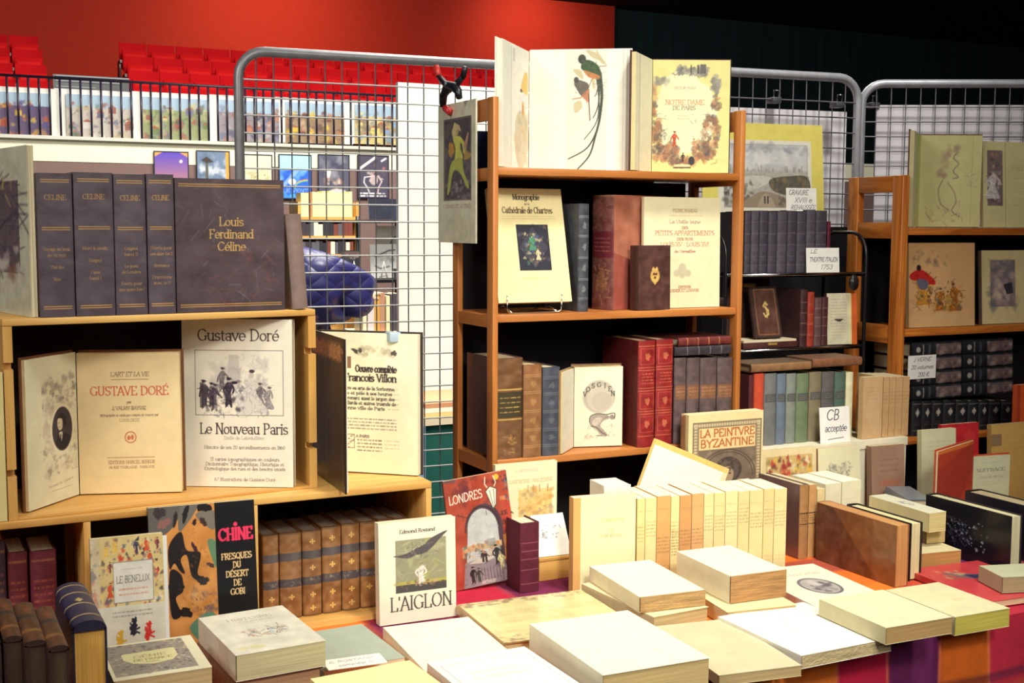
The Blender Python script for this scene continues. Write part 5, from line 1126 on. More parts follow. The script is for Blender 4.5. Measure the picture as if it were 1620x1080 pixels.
cl_.blob([q(*v) for v in ((200, 300), (225, 235), (245, 260), (240, 420), (215, 400), (185, 390))], (232, 200, 120)); cl_.blob([q(*v) for v in ((160, 480), (200, 410), (240, 420), (230, 560), (210, 620), (190, 600))], (236, 236, 230)); cl_.blob([q(*v) for v in ((195, 500), (210, 480), (228, 640), (232, 770), (205, 740))], (232, 190, 110)); cl_.seg(*q(205, 500), *q(200, 590), 3, (190, 110, 110))
cl_.ell(*q(195, 760), 30, 50, (206, 200, 170), .8, .1); cl_.blots(*q(140, 560), *q(240, 960), 26, [(190, 186, 150), (222, 216, 190), (214, 190, 150)], (5, 12), .5); cl_.ell(*q(190, 388), 5, 3, (110, 90, 100)); cl_.strokes(*q(150, 480), *q(245, 900), 26, (130, 124, 110), 12, 1, .5)
hr = solve_h(rp, Vector((0, 0, 1)), 76); hl = solve_h(lp, Vector((0, 0, 1)), 61)
open_book('bird_book', 'large white book open at a plate of a green bird, top of the bookcase', hp, (dr.length, hr, math.atan2(dr.y, dr.x)), (dv.length, (hl + hr) / 2, math.atan2(dv.y, dv.x)), (.018, .012), cr_, cl_, (236, 234, 224), (236, 232, 214))
# ---- top: Notre Dame
hp = shx(1030, 0, .11); rp = shx(1152, 0, .03); lp = shx(1004, 0, .012); dr = rp - hp; dv = hp - lp
cr_ = Canvas(176, 234, (228, 222, 150)); q = lambda x, y: ((x - 160) * .268, (y - 130) * .259)
cr_.ell(*q(440, 560), 70, 88, (240, 236, 200), .9, .1); cr_.noise(2, 14)
br = [(150, 110, 80), (120, 100, 90), (190, 130, 90), (90, 84, 90), (206, 160, 120)]
for cx_, cy_, rx_, ry_, n_ in ((500, 220, 140, 34, 46), (230, 300, 60, 30, 14), (690, 330, 40, 70, 26), (172, 460, 16, 120, 20), (200, 720, 50, 110, 40), (240, 880, 80, 60, 46), (330, 880, 60, 90, 40), (660, 720, 70, 140, 60), (600, 860, 90, 90, 60), (420, 950, 100, 30, 40), (700, 470, 30, 70, 14)):
    for i in range(n_):
        a, r_ = cr_.rng.rand() * 6.28, cr_.rng.rand() ** .5; x, y = q(cx_ + rx_ * r_ * math.cos(a), cy_ + ry_ * r_ * math.sin(a))
        top = cy_ < 400; cr_.ell(x, y, 3 + 6 * cr_.rng.rand(), 3 + 5 * cr_.rng.rand(), ([(150, 146, 140), (110, 106, 110), (190, 186, 160)] if top else br)[cr_.rng.randint(3 if top else 5)], .5, .2, cr_.rng.rand() * 3)
for x in (480, 535, 545, 600): cr_.rect(*q(x, 170), *q(x + 8, 240), (80, 78, 84))
cr_.rect(*q(560, 165), *q(610, 240), (110, 106, 106)); cr_.strokes(*q(330, 200), *q(640, 270), 60, (84, 80, 84), 6, 1, .8)
for (x, y, h, c_) in ((352, 830, 34, (196, 90, 60)), (268, 780, 24, (196, 190, 170)), (600, 760, 26, (190, 170, 140)), (520, 850, 24, (200, 150, 110)), (425, 950, 20, (70, 50, 60))): cr_.figure(*q(x, y), h, c_, False, True)
cr_.strokes(*q(150, 560), *q(300, 960), 70, (70, 60, 66), 7, 1, .6); cr_.strokes(*q(500, 560), *q(730, 960), 90, (70, 60, 66), 7, 1, .6); cr_.ell(*q(500, 935), 7, 9, (60, 58, 66)); cr_.poly([q(350, 968), q(420, 960), q(490, 968), q(480, 990), q(360, 990)], (226, 216, 170)); cr_.rect(*q(345, 985), *q(495, 996), (80, 66, 60)); cr_.poly([q(670, 280), q(740, 280), q(720, 400)], (150, 146, 140), .7)
cr_.text(*q(435, 362), 'VICTOR HUGO', 4.4, (150, 130, 110), 50); cr_.text(*q(435, 487), 'NOTRE DAME', 10, (206, 130, 90), 88); cr_.text(*q(430, 528), 'DE PARIS', 8, (90, 80, 70), 52); cr_.lines(*q(375, 572), q(485, 0)[0], 2, 6, (190, 176, 140), .7, 2)
cl_ = Canvas(60, 234, (238, 234, 200)); cl_.rect(0, 0, 14, 234, (226, 220, 190)); cl_.rect(14, 0, 16, 234, (190, 180, 150))
hr = solve_h(rp, Vector((0, 0, 1)), 94); hl = solve_h(lp, Vector((0, 0, 1)), 80)
open_book('novel', 'leather novel open at the title NOTRE DAME DE PARIS, top right of the bookcase', hp, (dr.length, hr, math.atan2(dr.y, dr.x)), (dv.length, (hl + hr) / 2, math.atan2(dv.y, dv.x)), (.014, .01), cr_, cl_, (84, 40, 40), (226, 214, 160), mat=LEATHER)
# ---- second shelf: Chartres album on its wire easel
cv = Canvas(170, 238, (240, 226, 170)); cv.noise(4, 30); cv.rect(0, 0, 170, 14, (214, 180, 120), .5); q = lambda x, y: ((x - 262) * .40, (y - 45) * .40)
cv.text(86, 24, 'Monographie', 11, (60, 44, 40), 62, wt=1.3); cv.text(86, 35, 'de la', 4, (120, 100, 80), 12); cv.text(86, 52, 'Cathédrale de Chartres', 12, (84, 60, 44), 116, wt=1.2); cv.lines(26, 58, 150, 2, 5, (200, 170, 120), .5, 1.5)
x0, y0, x1, y1 = 56, 76, 130, 172; cv.rect(x0, y0, x1, y1, (36, 36, 52)); cv.poly([((x0 + x1) / 2, y0 + 4), (x1 - 3, (y0 + y1) / 2), ((x0 + x1) / 2, y1 - 4), (x0 + 3, (y0 + y1) / 2)], (56, 56, 70))
cv.blots(x0 + 14, y0 + 20, x1 - 14, y1 - 16, 60, [(60, 110, 84), (200, 190, 150), (150, 110, 60), (60, 80, 130), (176, 150, 110), (120, 70, 60)], (1.5, 4.5), .85); cv.blots(x0, y0, x1, y1, 26, [(90, 90, 110), (150, 110, 80), (40, 40, 60)], (2, 5), .5)
for a in ((93, 78, 128, 124), (128, 124, 93, 170), (93, 170, 58, 124), (58, 124, 93, 78)): cv.seg(*a, 2, (26, 26, 40))
cv.figure(90, 130, 32, (70, 130, 100), True); cv.figure(102, 150, 24, (206, 190, 150), True)
cv.text(90, 190, 'PAR ETIENNE HOUVET', 4, (190, 170, 120), 60); cv.ell(90, 204, 4, 4, (206, 190, 140)); cv.ell(90, 204, 2.6, 2.6, (236, 226, 180))
P = shx(789, 1, .03); P.x = max(P.x, bx0 + PW + .003); P.z = zat(800, 482, BY + .03); ln = R(13)
face('album', 'cream album titled Monographie de la Cathédrale de Chartres on a wire easel', P, 905, 297, 0, ln, .016, cv, col=(232, 216, 166), pcol=(206, 186, 140), hard=False)
ez = thing('wire_easel', 'small chrome wire easel holding the Chartres album', 'easel', (P.x, P.y, BZ[1] + .0006))
gx = lambda px: colx(px, BY + .02, P.z).x - P.x
dz = P.z - BZ[1]
xa_, xb_ = gx(802), gx(888)
MB().tube([(xa_, -.011, dz + .02), (xa_, -.012, dz - .006), (xa_ + .002, -.012, .006), (xa_ + .01, -.012, .002), (xb_ - .01, -.012, .002), (xb_ - .002, -.012, .006), (xb_, -.012, dz - .006), (xb_, -.011, dz + .02)], .0017, (214, 214, 214)).build('front_wire', CHROME, ez)
for xx in (xa_ + .012, xb_ - .012): MB().tube([(xx, -.012, .0022), (xx, .026, dz - .006), (xx, .03, dz - .005), (xx, .1, .0022)], .0016, (214, 214, 214)).build('rear_wire', CHROME, ez)
# ---- rest of the second shelf
def ribbed(W, H, col, gilt=(190, 150, 90), bands=(.12, .3, .5, .7, .88), amp=12, label=None):
    cv = Canvas(W, H, col); cv.noise(amp, 7); W, H = cv.W, cv.H
    for b in bands: cv.rect(1, H * b - 2, W - 1, H * b - .8, gilt, .7); cv.rect(1, H * b + 1, W - 1, H * b + 2, gilt, .7)
    for a, b in zip(bands[:-1], bands[1:]): cv.ell(W / 2, H * (a + b) / 2, W * .16, H * .03, gilt, .5, .4)
    if label: cv.rect(1, H * .32, W - 1, H * .48, label); cv.lines(4, H * .36, W - 3, 3, 6, gilt, .8, 1.8)
    return cv
spined('grey_book', 'slim blue grey book with gilt spine panels, right of the Chartres album', 913, 930, 322, BY + .04, BZ[1] + .0006, .155, col=(84, 88, 96), spine=ribbed(24, 220, (70, 74, 84), (176, 176, 170)), mat=LEATHER)
cv = Canvas(50, 220, (120, 70, 66)); cv.noise(16, 6); cv.rect(0, 70, 50, 120, (110, 40, 50)); cv.strokes(6, 130, 44, 205, 60, (190, 140, 90), 8, 1.4, .9); cv.strokes(6, 8, 44, 64, 40, (176, 126, 84), 7, 1.2, .8); cv.ell(25, 168, 12, 22, (196, 146, 90), .4, .3); cv.lines(8, 82, 44, 4, 8, (170, 110, 90), .8, 2.4); cv.rect(0, 0, 50, 4, (150, 110, 90))
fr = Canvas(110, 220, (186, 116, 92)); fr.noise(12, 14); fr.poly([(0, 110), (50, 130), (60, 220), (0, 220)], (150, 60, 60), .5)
P = shx(970, 1, .045)
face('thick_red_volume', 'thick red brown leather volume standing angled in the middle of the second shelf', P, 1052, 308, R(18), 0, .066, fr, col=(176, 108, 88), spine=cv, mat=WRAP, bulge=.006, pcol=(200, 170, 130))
cv = Canvas(124, 178, (238, 230, 190)); cv.noise(2, 24)
tx = lambda y, t_, cap, w_, c_=(150, 90, 70): cv.text(66, y, t_, cap, c_, w_)
tx(24, 'PIERRE RAMEAU', 4.6, 40, (170, 130, 100)); cv.lines(40, 29, 96, 1, 4, (206, 186, 150), .6); tx(42, 'La Vieille jeune', 5, 50, (150, 120, 100)); tx(51, 'DES', 3.6, 10); tx(61, 'PETITS APPARTEMENTS', 7, 96, (176, 110, 90)); tx(69, 'DES ROIS', 3.6, 26); tx(79, 'LOUIS XV - LOUIS XVI', 6.4, 78, (176, 110, 90)); tx(89, 'de Versailles', 4, 34); tx(146, 'EDITIONS', 3.6, 20); tx(152, 'DIDIER ET LOUVOIS', 4, 46)
cv.ell(62, 118, 7, 12, (206, 196, 166)); cv.ell(53, 122, 5, 6, (206, 196, 166)); cv.ell(71, 122, 5, 6, (206, 196, 166))
P = shx(1018, 1, .05)
face('brochure', 'cream book titled Les Petits Appartements, behind the small brown crested book', P, 1138, 311, R(0), R(1), .010, cv, col=(236, 228, 190), hard=False)
cv = Canvas(56, 110, (84, 50, 44)); cv.noise(14, 7); cv.ell(29, 52, 8, 12, (214, 170, 90)); cv.poly([(22, 46), (36, 46), (36, 56), (29, 68), (22, 56)], (220, 180, 100)); cv.poly([(23, 42), (26, 36), (29, 41), (32, 36), (35, 42)], (220, 180, 100))
for x, y in ((27, 49), (31, 49), (29, 55)): cv.ell(x, y, 1.8, 2.2, (90, 40, 36))
P = shx(1010, 1, .006)
face('small_crested_book', 'small dark brown leather book with a gold crest on its cover', P, 1060, 388, R(0), R(1), .036, cv, col=(70, 42, 38), mat=LEATHER, bulge=.004)
P = shx(1022, 1, .155); 
book('dark_book', 'dark brown book behind the thick red volume and the cream Petits Appartements', P, R(0), .07, .245, .03, (50, 36, 38))
# ---- third shelf
Y3 = .012
P = shx(751, 2, .03)
def spn(x0, x1, yt, k, back, dep, lab, cv, col, **kw): return spined(kw.pop('name', 'leather_volume'), lab, x0, x1, yt, BY + back, BZ[k] + .0006, dep, col=col, spine=cv, **kw)
P = colx(792, BY + .02, BZ[2] + .0006); P.x = bx0 + PW + .003
cv = Canvas(34, 190, (120, 84, 56)); cv.noise(16, 7); cv.rect(0, 64, 34, 112, (70, 62, 44)); cv.lines(5, 74, 30, 4, 9, (206, 170, 90), .9, 2); cv.rect(0, 58, 34, 61, (196, 160, 90)); cv.rect(0, 114, 34, 117, (196, 160, 90)); cv.strokes(11, 146, 23, 180, 26, (206, 160, 84), 5, 1.3, .9)
w_ = solve_w(P, Vector((1, 0, 0)), 826); hh = solve_h(P, Vector((0, 0, 1)), 567)
book('leather_volume', 'tall brown volume with a green title band, leftmost on the third shelf', P + Vector((w_, 0, 0)), R(90), .15, hh, w_ - .0006, (96, 66, 62), spine=cv, mat=WRAP, bulge=.006)
cv = ribbed(30, 150, (150, 104, 68), (200, 160, 100)); spn(827, 856, 577, 2, Y3, .13, 'light brown wrapped volume, second on the third shelf', cv, (120, 80, 56), mat=WRAP, bulge=.005)
cv = ribbed(28, 144, (74, 78, 92), (130, 130, 130)); spn(857, 884, 581, 2, Y3, .13, 'slate blue wrapped volume, third on the third shelf', cv, (66, 68, 80), mat=WRAP, bulge=.005)
hp = shx(907, 2, .07); rp = shx(984, 2, .04); lp = shx(889, 2, .006); dr = rp - hp; dv = hp - lp
cr_ = Canvas(106, 170, (238, 232, 204)); cr_.noise(3, 18); cr_.ell(54, 64, 36, 36, (214, 206, 186)); cr_.ell(54, 64, 34, 34, (190, 180, 164)); cr_.ell(57, 68, 29, 28, (206, 198, 180), .8); cr_.ell(60, 74, 22, 20, (186, 176, 160), .6)
for i, ch_ in enumerate('VOSGIEN'):
    a = math.pi * (1 - (i + .8) / 7.6); cr_.text(54 + 32 * math.cos(a), 72 - 29 * math.sin(a), ch_, 9.5, (44, 38, 40), wt=1.3)
cr_.blob([(34, 118), (38, 106), (54, 100), (72, 103), (78, 110), (64, 116), (58, 126), (66, 136), (72, 146), (60, 146), (48, 134), (38, 128)], (170, 158, 146)); cr_.blob([(40, 118), (50, 108), (62, 110), (54, 122), (44, 126)], (206, 194, 178)); cr_.ell(83, 108, 5, 5.5, (150, 138, 128)); cr_.curve([(34, 118), (36, 106), (50, 100), (70, 102), (88, 100), (88, 112)], 1.8, (84, 76, 74)); cr_.curve([(38, 126), (50, 130), (60, 140), (72, 147), (50, 147)], 1.6, (84, 76, 74)); cr_.strokes(30, 100, 86, 150, 50, (90, 80, 80), 6, 1, .6); cr_.blots(24, 144, 84, 154, 14, [(200, 190, 168), (170, 160, 144)], (3, 7), .6, .4)
cl_ = Canvas(30, 170, (226, 220, 200)); cl_.noise(4, 10)
hr = solve_h(rp, Vector((0, 0, 1)), 578)
open_book('dictionary', 'cream book open at a page lettered VOSGIEN around a globe, third shelf', hp, (dr.length, hr, math.atan2(dr.y, dr.x)), (dv.length, hr * .99, math.atan2(dv.y, dv.x)), (.03, .004), cr_, cl_, (150, 120, 90), (222, 200, 140), mat=WRAP)
def redsp(W):
    cv = Canvas(W, 240, (150, 34, 36)); cv.noise(8, 8)
    for b in (12, 60, 66, 106, 112, 158, 164, 214): cv.rect(1, b, W - 1, b + 1.6, (206, 130, 84), .8)
    for y in (36, 136, 188): cv.ell(W / 2, y, 5, 8, (206, 120, 80), .8, .3); cv.frame(4, y - 18, W - 4, y + 18, (190, 90, 64), 1)
    cv.lines(7, 74, W - 5, 4, 7, (214, 140, 90), .8, 2); return cv
spn(1007, 1034, 539, 2, Y3, .16, 'red leather volume on the third shelf, left of the red pair', redsp(36), (92, 24, 28))
spn(1035, 1062, 537, 2, Y3, .16, 'red leather volume on the third shelf, right of the red pair', redsp(36), (92, 24, 28))
for i, (x0, x1) in enumerate(((1064, 1083), (1083.6, 1104), (1104.6, 1131), (1131.6, 1156))):
    cv = ribbed((x1 - x0) * 1.3, 150, (96, 78, 80), (110, 92, 90)); W = cv.W; cv.rect(2, 48, W - 2, 72, (140, 96, 70)); cv.lines(4, 52, W - 3, 3, 6, (190, 140, 96), .7, 2)
    spn(x0, x1, 566, 2, Y3, .13, 'grey purple ribbed volume at the right of the third shelf, %s of four' % ORD[i], cv, (66, 54, 58), group='grey purple set on the third shelf')
zz_ = colx(1064, BY + Y3, 1.0); htop = solve_h(Vector((zz_.x, zz_.y, BZ[2])), Vector((0, 0, 1)), 564)
def flat_spine(name, lab, x0, x1, Y, z0, th, dep, col, cv, **k):
    """a book lying flat, spine towards the viewer"""
    A = colx(x0, Y, z0); w_ = colx(x1, Y, z0).x - A.x
    r = book(name, lab, (A.x + w_, Y, z0 + th), 0, dep, w_, th, col, spine=cv, **k)
    r.rotation_euler = Matrix(((0, 0, -1), (1, 0, 0), (0, -1, 0))).to_euler()      # width away from us, front up, head to the left
    return r
cv = Canvas(22, 120, (60, 54, 62)); cv.noise(6, 6)
for b in (26, 50, 74, 98): cv.rect(0, b, 22, b + 2, (110, 104, 106))
flat_spine('flat_book', 'dark wrapped book lying flat on the grey purple set, third shelf', 1066, 1155, BY + Y3, BZ[2] + htop + .001, .021, .12, (54, 48, 56), cv, mat=WRAP)
cv = Canvas(20, 120, (112, 44, 40)); cv.noise(8, 6)
for b in (20, 44, 68, 92): cv.rect(0, b, 20, b + 1.6, (196, 130, 84))
flat_spine('flat_book', 'red brown book lying topmost above the grey purple set, third shelf', 1072, 1155, BY + Y3 + .006, BZ[2] + htop + .0225, .02, .12, (90, 36, 34), cv)
flat_spine('flat_book', 'dark book lying flat at the back right of the second shelf', 1126, 1144, BY + .1, BZ[1] + .0006, .018, .08, (40, 30, 34), Canvas(20, 40, (60, 40, 40)))
# ---- hanging sheet and clamp on the left side of the bookcase
XS = bx0 - .009
def onx(px, py):
    d = ray(px, py); return CAM + d * (XS / d.x)
A, B = onx(696, 300), onx(755, 300); yN, yF = B.y, A.y
zt_, zb_ = onx(755, 156).z, onx(755, 385).z
cv = Canvas(90, 230, (232, 230, 206)); cv.noise(3, 16); cv.rect(14, 25, 80, 160, (120, 118, 112)); cv.rect(17, 28, 77, 157, (84, 82, 92)); cv.blots(17, 28, 77, 110, 26, [(110, 106, 110), (70, 68, 84), (140, 130, 120)], (3, 9), .5); cv.blots(17, 128, 77, 157, 40, [(190, 180, 190), (120, 110, 120), (160, 140, 150), (60, 56, 66)], (2, 6), .7)
yl = (222, 226, 110)
cv.ell(42, 48, 8, 9, (206, 180, 120)); cv.poly([(34, 46), (40, 32), (52, 38), (56, 48), (46, 44), (38, 62)], (222, 206, 150)); cv.blob([(37, 58), (46, 55), (55, 58), (54, 74), (60, 92), (42, 95), (43, 76)], yl); cv.curve([(54, 60), (62, 70), (64, 82)], 6, yl); cv.blob([(42, 92), (58, 92), (62, 112), (74, 136), (70, 140), (54, 116), (38, 112), (28, 146), (23, 146), (30, 104)], (190, 196, 100)); cv.ell(33, 76, 7, 12, (214, 160, 70), .9, .2); cv.poly([(62, 72), (72, 50), (74, 54), (66, 88)], (200, 160, 130)); cv.ell(70, 88, 8, 7, (206, 170, 80), .8, .3)
cv.text(46, 172, 'CYRANO ET AUTRES', 5.5, (160, 150, 130), 66); cv.ell(46, 206, 26, 24, (216, 214, 186), .6, .1)
hs_ = thing('hanging_print', 'plastic wrapped print of a yellow green dancing figure hanging from a clamp beside the bookcase', 'picture', (XS - .004, yF, zb_), R(-90))
mb = MB(); slab(mb, (0, 0, 0), (1, 0, 0), (0, 1, 0), (0, 0, 1), yF - yN, zt_ - zb_, .004, (220, 216, 190), cv); mb.build('sleeve_and_print', WRAP, hs_)
cl_ = thing('spring_clamp', 'black spring clamp with red tips holding the wrapped print on the bookcase side', 'clamp', (XS - .012, (yN + yF) / 2, zt_))
def Q(px, py, dx=0): v = onx(px, py); return (dx, v.y - (yN + yF) / 2, v.z - zt_)
MB().tube([Q(743, 122, -.004), Q(731, 136, -.004), Q(716, 143, -.004), Q(712, 152, -.004), Q(711, 170, -.004)], [.006, .008, .011, .009, .007], (18, 20, 30), 8).build('jaw_arm', PLAST, cl_, smooth=True)
MB().tube([Q(711, 122, -.014), Q(722, 134, -.014), Q(737, 139, -.014), Q(742, 146, -.014), Q(744, 156, -.014)], [.006, .008, .011, .009, .007], (18, 20, 30), 8).build('jaw_arm', PLAST, cl_, smooth=True)
MB().tube([Q(707, 106, -.014), Q(711, 121.5, -.014)], [.007, .0078], (190, 50, 44), 8).build('handle_grip', PLAST, cl_, smooth=True)
MB().tube([Q(747, 107, -.004), Q(743, 121.5, -.004)], [.006, .0076], (26, 26, 34), 8).build('handle_grip', PLAST, cl_, smooth=True)
MB().tube([Q(713, 171, -.002), Q(719, 178, .002)], [.008, .008], (214, 60, 60), 8).build('jaw_tip', PLAST, cl_)
MB().tube([Q(727, 134, -.024), Q(727, 134, .004)], .005, (120, 120, 124), 8).build('pivot', METAL, cl_)
# ================================================================== BLACK RACK
KY = 2.575
kz1, kz2 = zat(1250, 432, KY), zat(1250, 550, KY)
kx0, kx1 = colx(1150, KY, 1.4).x, colx(1368, KY, 1.4).x
kx0 = max(kx0, bx1 + .012)
rk = thing('wire_rack', 'black enamelled two tier wire rack with a curved side hoop, right of the middle bookcase', 'rack', (0, KY, TZ + .0006))
for z, nm in ((kz1, 'tier'), (kz2, 'tier')):
    mb = MB().tube([(kx0, 0, z - TZ - .004), (kx1, 0, z - TZ - .004)], .004, (200, 200, 204)); 
    for y in np.linspace(.02, .16, 6): mb.tube([(kx0, y, z - TZ - .005), (kx1, y, z - TZ - .005)], .0025, (60, 60, 64), 6)
    mb.build(nm, CHROME, rk)
    MB().box(kx0, kx1, .005, .165, z - TZ - .012, z - TZ - .008, (24, 24, 28)).build('tray', BLACKM, rk)
for x in (kx0 - .004, kx1 + .004):
    zt_ = zat(1330, 368, KY) - TZ; rr = .06
    pts = [(x, 0, 0), (x, 0, zt_ - rr)] + [(x, rr - rr * math.cos(R(a)), zt_ - rr + rr * math.sin(R(a))) for a in (20, 40, 60, 80, 90)] + [(x, .165 - rr * .5, zt_), (x, .17, zt_ - .02), (x, .17, 0)]
    MB().tube(pts, .005, (22, 22, 28), 8).build('side_hoop', BLACKM, rk, smooth=True)
oval = tag(MB().tube([(0, -.003, 0), (0, .003, 0)], .02, (34, 34, 38), 16).build('oval_medallion', BLACKM), 'dark oval medallion hanging below the upper tier of the black rack', 'medallion'); v = ty(1351, 447, KY - .012); oval.location = v; oval.scale = (.75, 1, 1.05)
# tier one: ten dark volumes
bxs = [1176, 1186, 1199, 1213, 1227, 1243, 1258, 1273, 1288, 1306]
x0p = pix((kx0 + .004, KY, 1.4))[0]
bxs = [max(b, x0p + 10 * i) if i == 0 else b for i, b in enumerate(bxs)]
for i in range(9):
    cv = Canvas(18, 130, ((76, 70, 84), (86, 80, 92), (70, 64, 78))[i % 3]); cv.noise(9, 6)
    for b in (22, 46, 70, 94, 112): cv.rect(1, b, 17, b + 1.5, (120, 110, 116), .7)
    spined('small_volume', 'dark grey purple volume on the upper tier of the black rack, %s from the left' % ORD[i], bxs[i], bxs[i + 1] - .5, 335 - (i % 3) + (i == 7) * -2, KY + .006, kz1 + .0012, .11, col=(62, 54, 66), spine=cv, group='dark volumes on the upper tier')
spined('small_volume', 'red volume at the right end of the upper tier of the black rack', 1307, 1312, 350, KY + .02, kz1 + .0012, .1, col=(110, 30, 50))
def sign(x0, x1, y0, y1, Y, z, lines_, lab, lean=.08, yaw=-.1, sc=2.2, extra=None):
    P = colx(x0, Y, z); d = Vector((math.cos(yaw), math.sin(yaw), 0)); w_ = solve_w(P, d, x1); h = solve_h(P, Vector((0, math.sin(lean), math.cos(lean))), y0)
    W, H = (x1 - x0) * sc, (y1 - y0) * sc; cv = Canvas(W, H, (244, 242, 238))
    for fx, fy, cap, wd, t_ in lines_: cv.text(W * fx, H * fy, t_, cap * sc, (44, 40, 60), wd * W, sans=True, slant=.22, wt=.75, rise=.0)
    if extra: extra(cv)
    mb = MB(); slab(mb, (0, 0, 0), (1, 0, 0), (0, 1, 0), (0, 0, 1), w_, h, .001, (240, 238, 232), cv)
    o = mb.build('handwritten_sign', PAPER); o.location = P; o.rotation_euler = (-lean, 0, yaw); return tag(o, lab, 'sign')
sign(1276, 1328, 392, 427, KY - .004, kz1 + .0008, [(.22, .22, 5.5, .2, 'LE'), (.52, .56, 6, .84, 'THEATRE ITALIEN'), (.6, .86, 6, .36, '1753')], 'white handwritten card reading LE THEATRE ITALIEN 1753 on the upper tier')
zv = colx(1240, KY + .03, kz1); hvol = solve_h(Vector((zv.x, KY + .006, kz1)), Vector((0, 0, 1)), 336)
sign(1244, 1292, 297, 331, KY + .03, kz1 + hvol + .004, [(.4, .3, 7, .62, 'GRAVURE'), (.55, .62, 7, .56, 'XVIII e'), (.55, .92, 6.5, .8, 'REHAUSSÉE')], 'white handwritten card reading GRAVURE XVIIIe REHAUSSÉE standing on the dark volumes', yaw=-.2)
# tier two
def px_max(px): return max(px, pix((kx0 + .006, KY, kz2))[0])
A = colx(px_max(1176), KY + .006, kz2 + .0012); wv = colx(1262, KY + .006, kz2).x - A.x
cs = thing('clasp_case', 'open brown case with a gold clasp and cream lining, lower tier of the black rack', 'case', A)
MB().box(0, wv, 0, .085, 0, .016, (84, 44, 40)).build('base', LEATHER, cs, bevel=.001); MB().box(.003, wv - .003, .003, .082, .0162, .0215, (232, 218, 186)).build('lining', PAPER, cs)
hh = solve_h(A + Vector((0, .1, 0)), Vector((0, 0, 1)), 446)
slab(MB(), (0, .093, 0), (1, 0, 0), (0, .1, 1), (0, 0, 1), wv * .86, hh, .01, (70, 44, 40)).build('lid', LEATHER, cs); MB().box(wv * .35, wv * .55, .082, .0915, hh - .014, hh - .004, (206, 170, 90)).build('clasp', METAL, cs); MB().box(wv * .44, wv * .6, -.003, -.0003, .008, .014, (196, 160, 84)).build('clasp', METAL, cs)
cv = Canvas(52, 96, (96, 60, 48)); cv.noise(12, 8); cv.frame(0, 0, 52, 96, (60, 42, 40), 4); cv.frame(6, 5, 47, 90, (150, 104, 66), 1.5); cv.path([(30, 34), (26, 30), (22, 36), (30, 44), (30, 52), (24, 56), (21, 50)], 3, (232, 200, 120)); cv.path([(27, 28), (27, 58)], 1.5, (232, 200, 120))
P = Vector((colx(1197, KY + .02, kz2).x, KY + .022, kz2 + .0235))
face('monogram_book', 'brown leather book with a gold monogram S leaning in the open clasp case', P, 1238, 454, 0, R(14), .012, cv, col=(70, 44, 38), mat=LEATHER)
for i, (x0, x1, yt, c_, nm) in enumerate(((1264, 1275, 458, (70, 40, 44), 'dark brown'), (1275.5, 1286, 462, (170, 60, 44), 'bright red'), (1286.5, 1298, 471, (104, 74, 76), 'faded brown'), (1298.5, 1308, 470, (84, 44, 46), 'narrow maroon'))):
    cv = Canvas(16, 110, c_); cv.noise(8, 6)
    for b in (24, 44, 64, 86): cv.rect(1, b, 15, b + 1.6, (200, 150, 110), .5)
    spined('small_volume', '%s volume on the lower tier of the black rack, %s after the case' % (nm, ORD[i]), x0, x1, yt, KY + .006, kz2 + .0012, .1, col=c_, spine=cv)
cv = Canvas(64, 104, (222, 214, 186)); cv.noise(3, 12); cv.rect(52, 0, 64, 104, (222, 104, 50)); cv.rect(46, 0, 52, 104, (236, 226, 170)); cv.lines(8, 12, 42, 9, 6, (150, 140, 120), .5, 1.6); cv.poly([(14, 52), (36, 52), (28, 58), (22, 57)], (70, 60, 60)); cv.lines(10, 66, 40, 5, 6, (160, 150, 130), .4, 1.6)
P = Vector((colx(1309, KY + .004, kz2).x, KY + .004, kz2 + .0012))
face('title_page_book', 'small cream title page book with an orange edge, right end of the lower tier', P, 1356, 464, R(-6), R(4), .014, cv, col=(60, 44, 44), mat=WRAP)
# ---- white box and the rows on it
WY = 2.402; wz = zat(1300, 703, WY)
wx0, wx1 = max(colx(1182, WY, wz).x, bx1 + .004), colx(1434, WY, wz).x
wb = thing('white_box', 'long white cardboard box carrying the grey green row and the tan paperbacks', 'box', (wx0, WY, TZ + .0006))
wx1 = min(wx1, rx0 - RW - .004)
MB().box(0, wx1 - wx0, 0, .165, 0, wz - TZ - .0224, (228, 222, 196)).build('body', PAPER, wb); MB().box(-.002, wx1 - wx0 + .002, -.003, .167, wz - TZ - .022, wz - TZ - .0006, (240, 234, 208)).build('lid', PAPER, wb)
WZ = wz + .0008; RYb = WY + .05
row = [(1182, 1190, (90, 30, 36), 'dark red'), (1190, 1206, (206, 76, 44), 'bright orange red'), (1206, 1226, (116, 118, 118), 'grey'), (1226, 1241, (108, 120, 140), 'blue grey'), (1241, 1257, (132, 138, 130), 'pale grey'), (1257, 1277, (112, 128, 96), 'green grey'), (1277, 1297, (130, 118, 92), 'olive brown'), (1297, 1317, (98, 92, 94), 'dark grey'), (1317, 1335, (80, 104, 92), 'dark green'), (1335, 1347, (226, 220, 180), 'cream')]
for i, (x0, x1, c_, nm) in enumerate(row):
    cv = Canvas(26, 140, c_); cv.noise(7, 10)
    if i > 1 and i < 9: cv.rect(2, 40, 24, 56, (76, 76, 80), .8); cv.lines(5, 43, 22, 3, 4, (150, 146, 130), .7, 1.5)
    spined('bound_review', '%s bound book in the row on the white box, %s from the left' % (nm, ORD[i]), max(x0, pix((wx0 + .003, RYb, WZ))[0] + 8 * i if i == 0 else x0), x1 - .6, 591 + (i == 0) * 2 - (i > 5) * 2, RYb, WZ, .1, col=c_, spine=cv, mat=CLOTHB, group='grey green row on the white box')
zr1 = WZ + solve_h(colx(1220, RYb, WZ), Vector((0, 0, 1)), 588) + .002
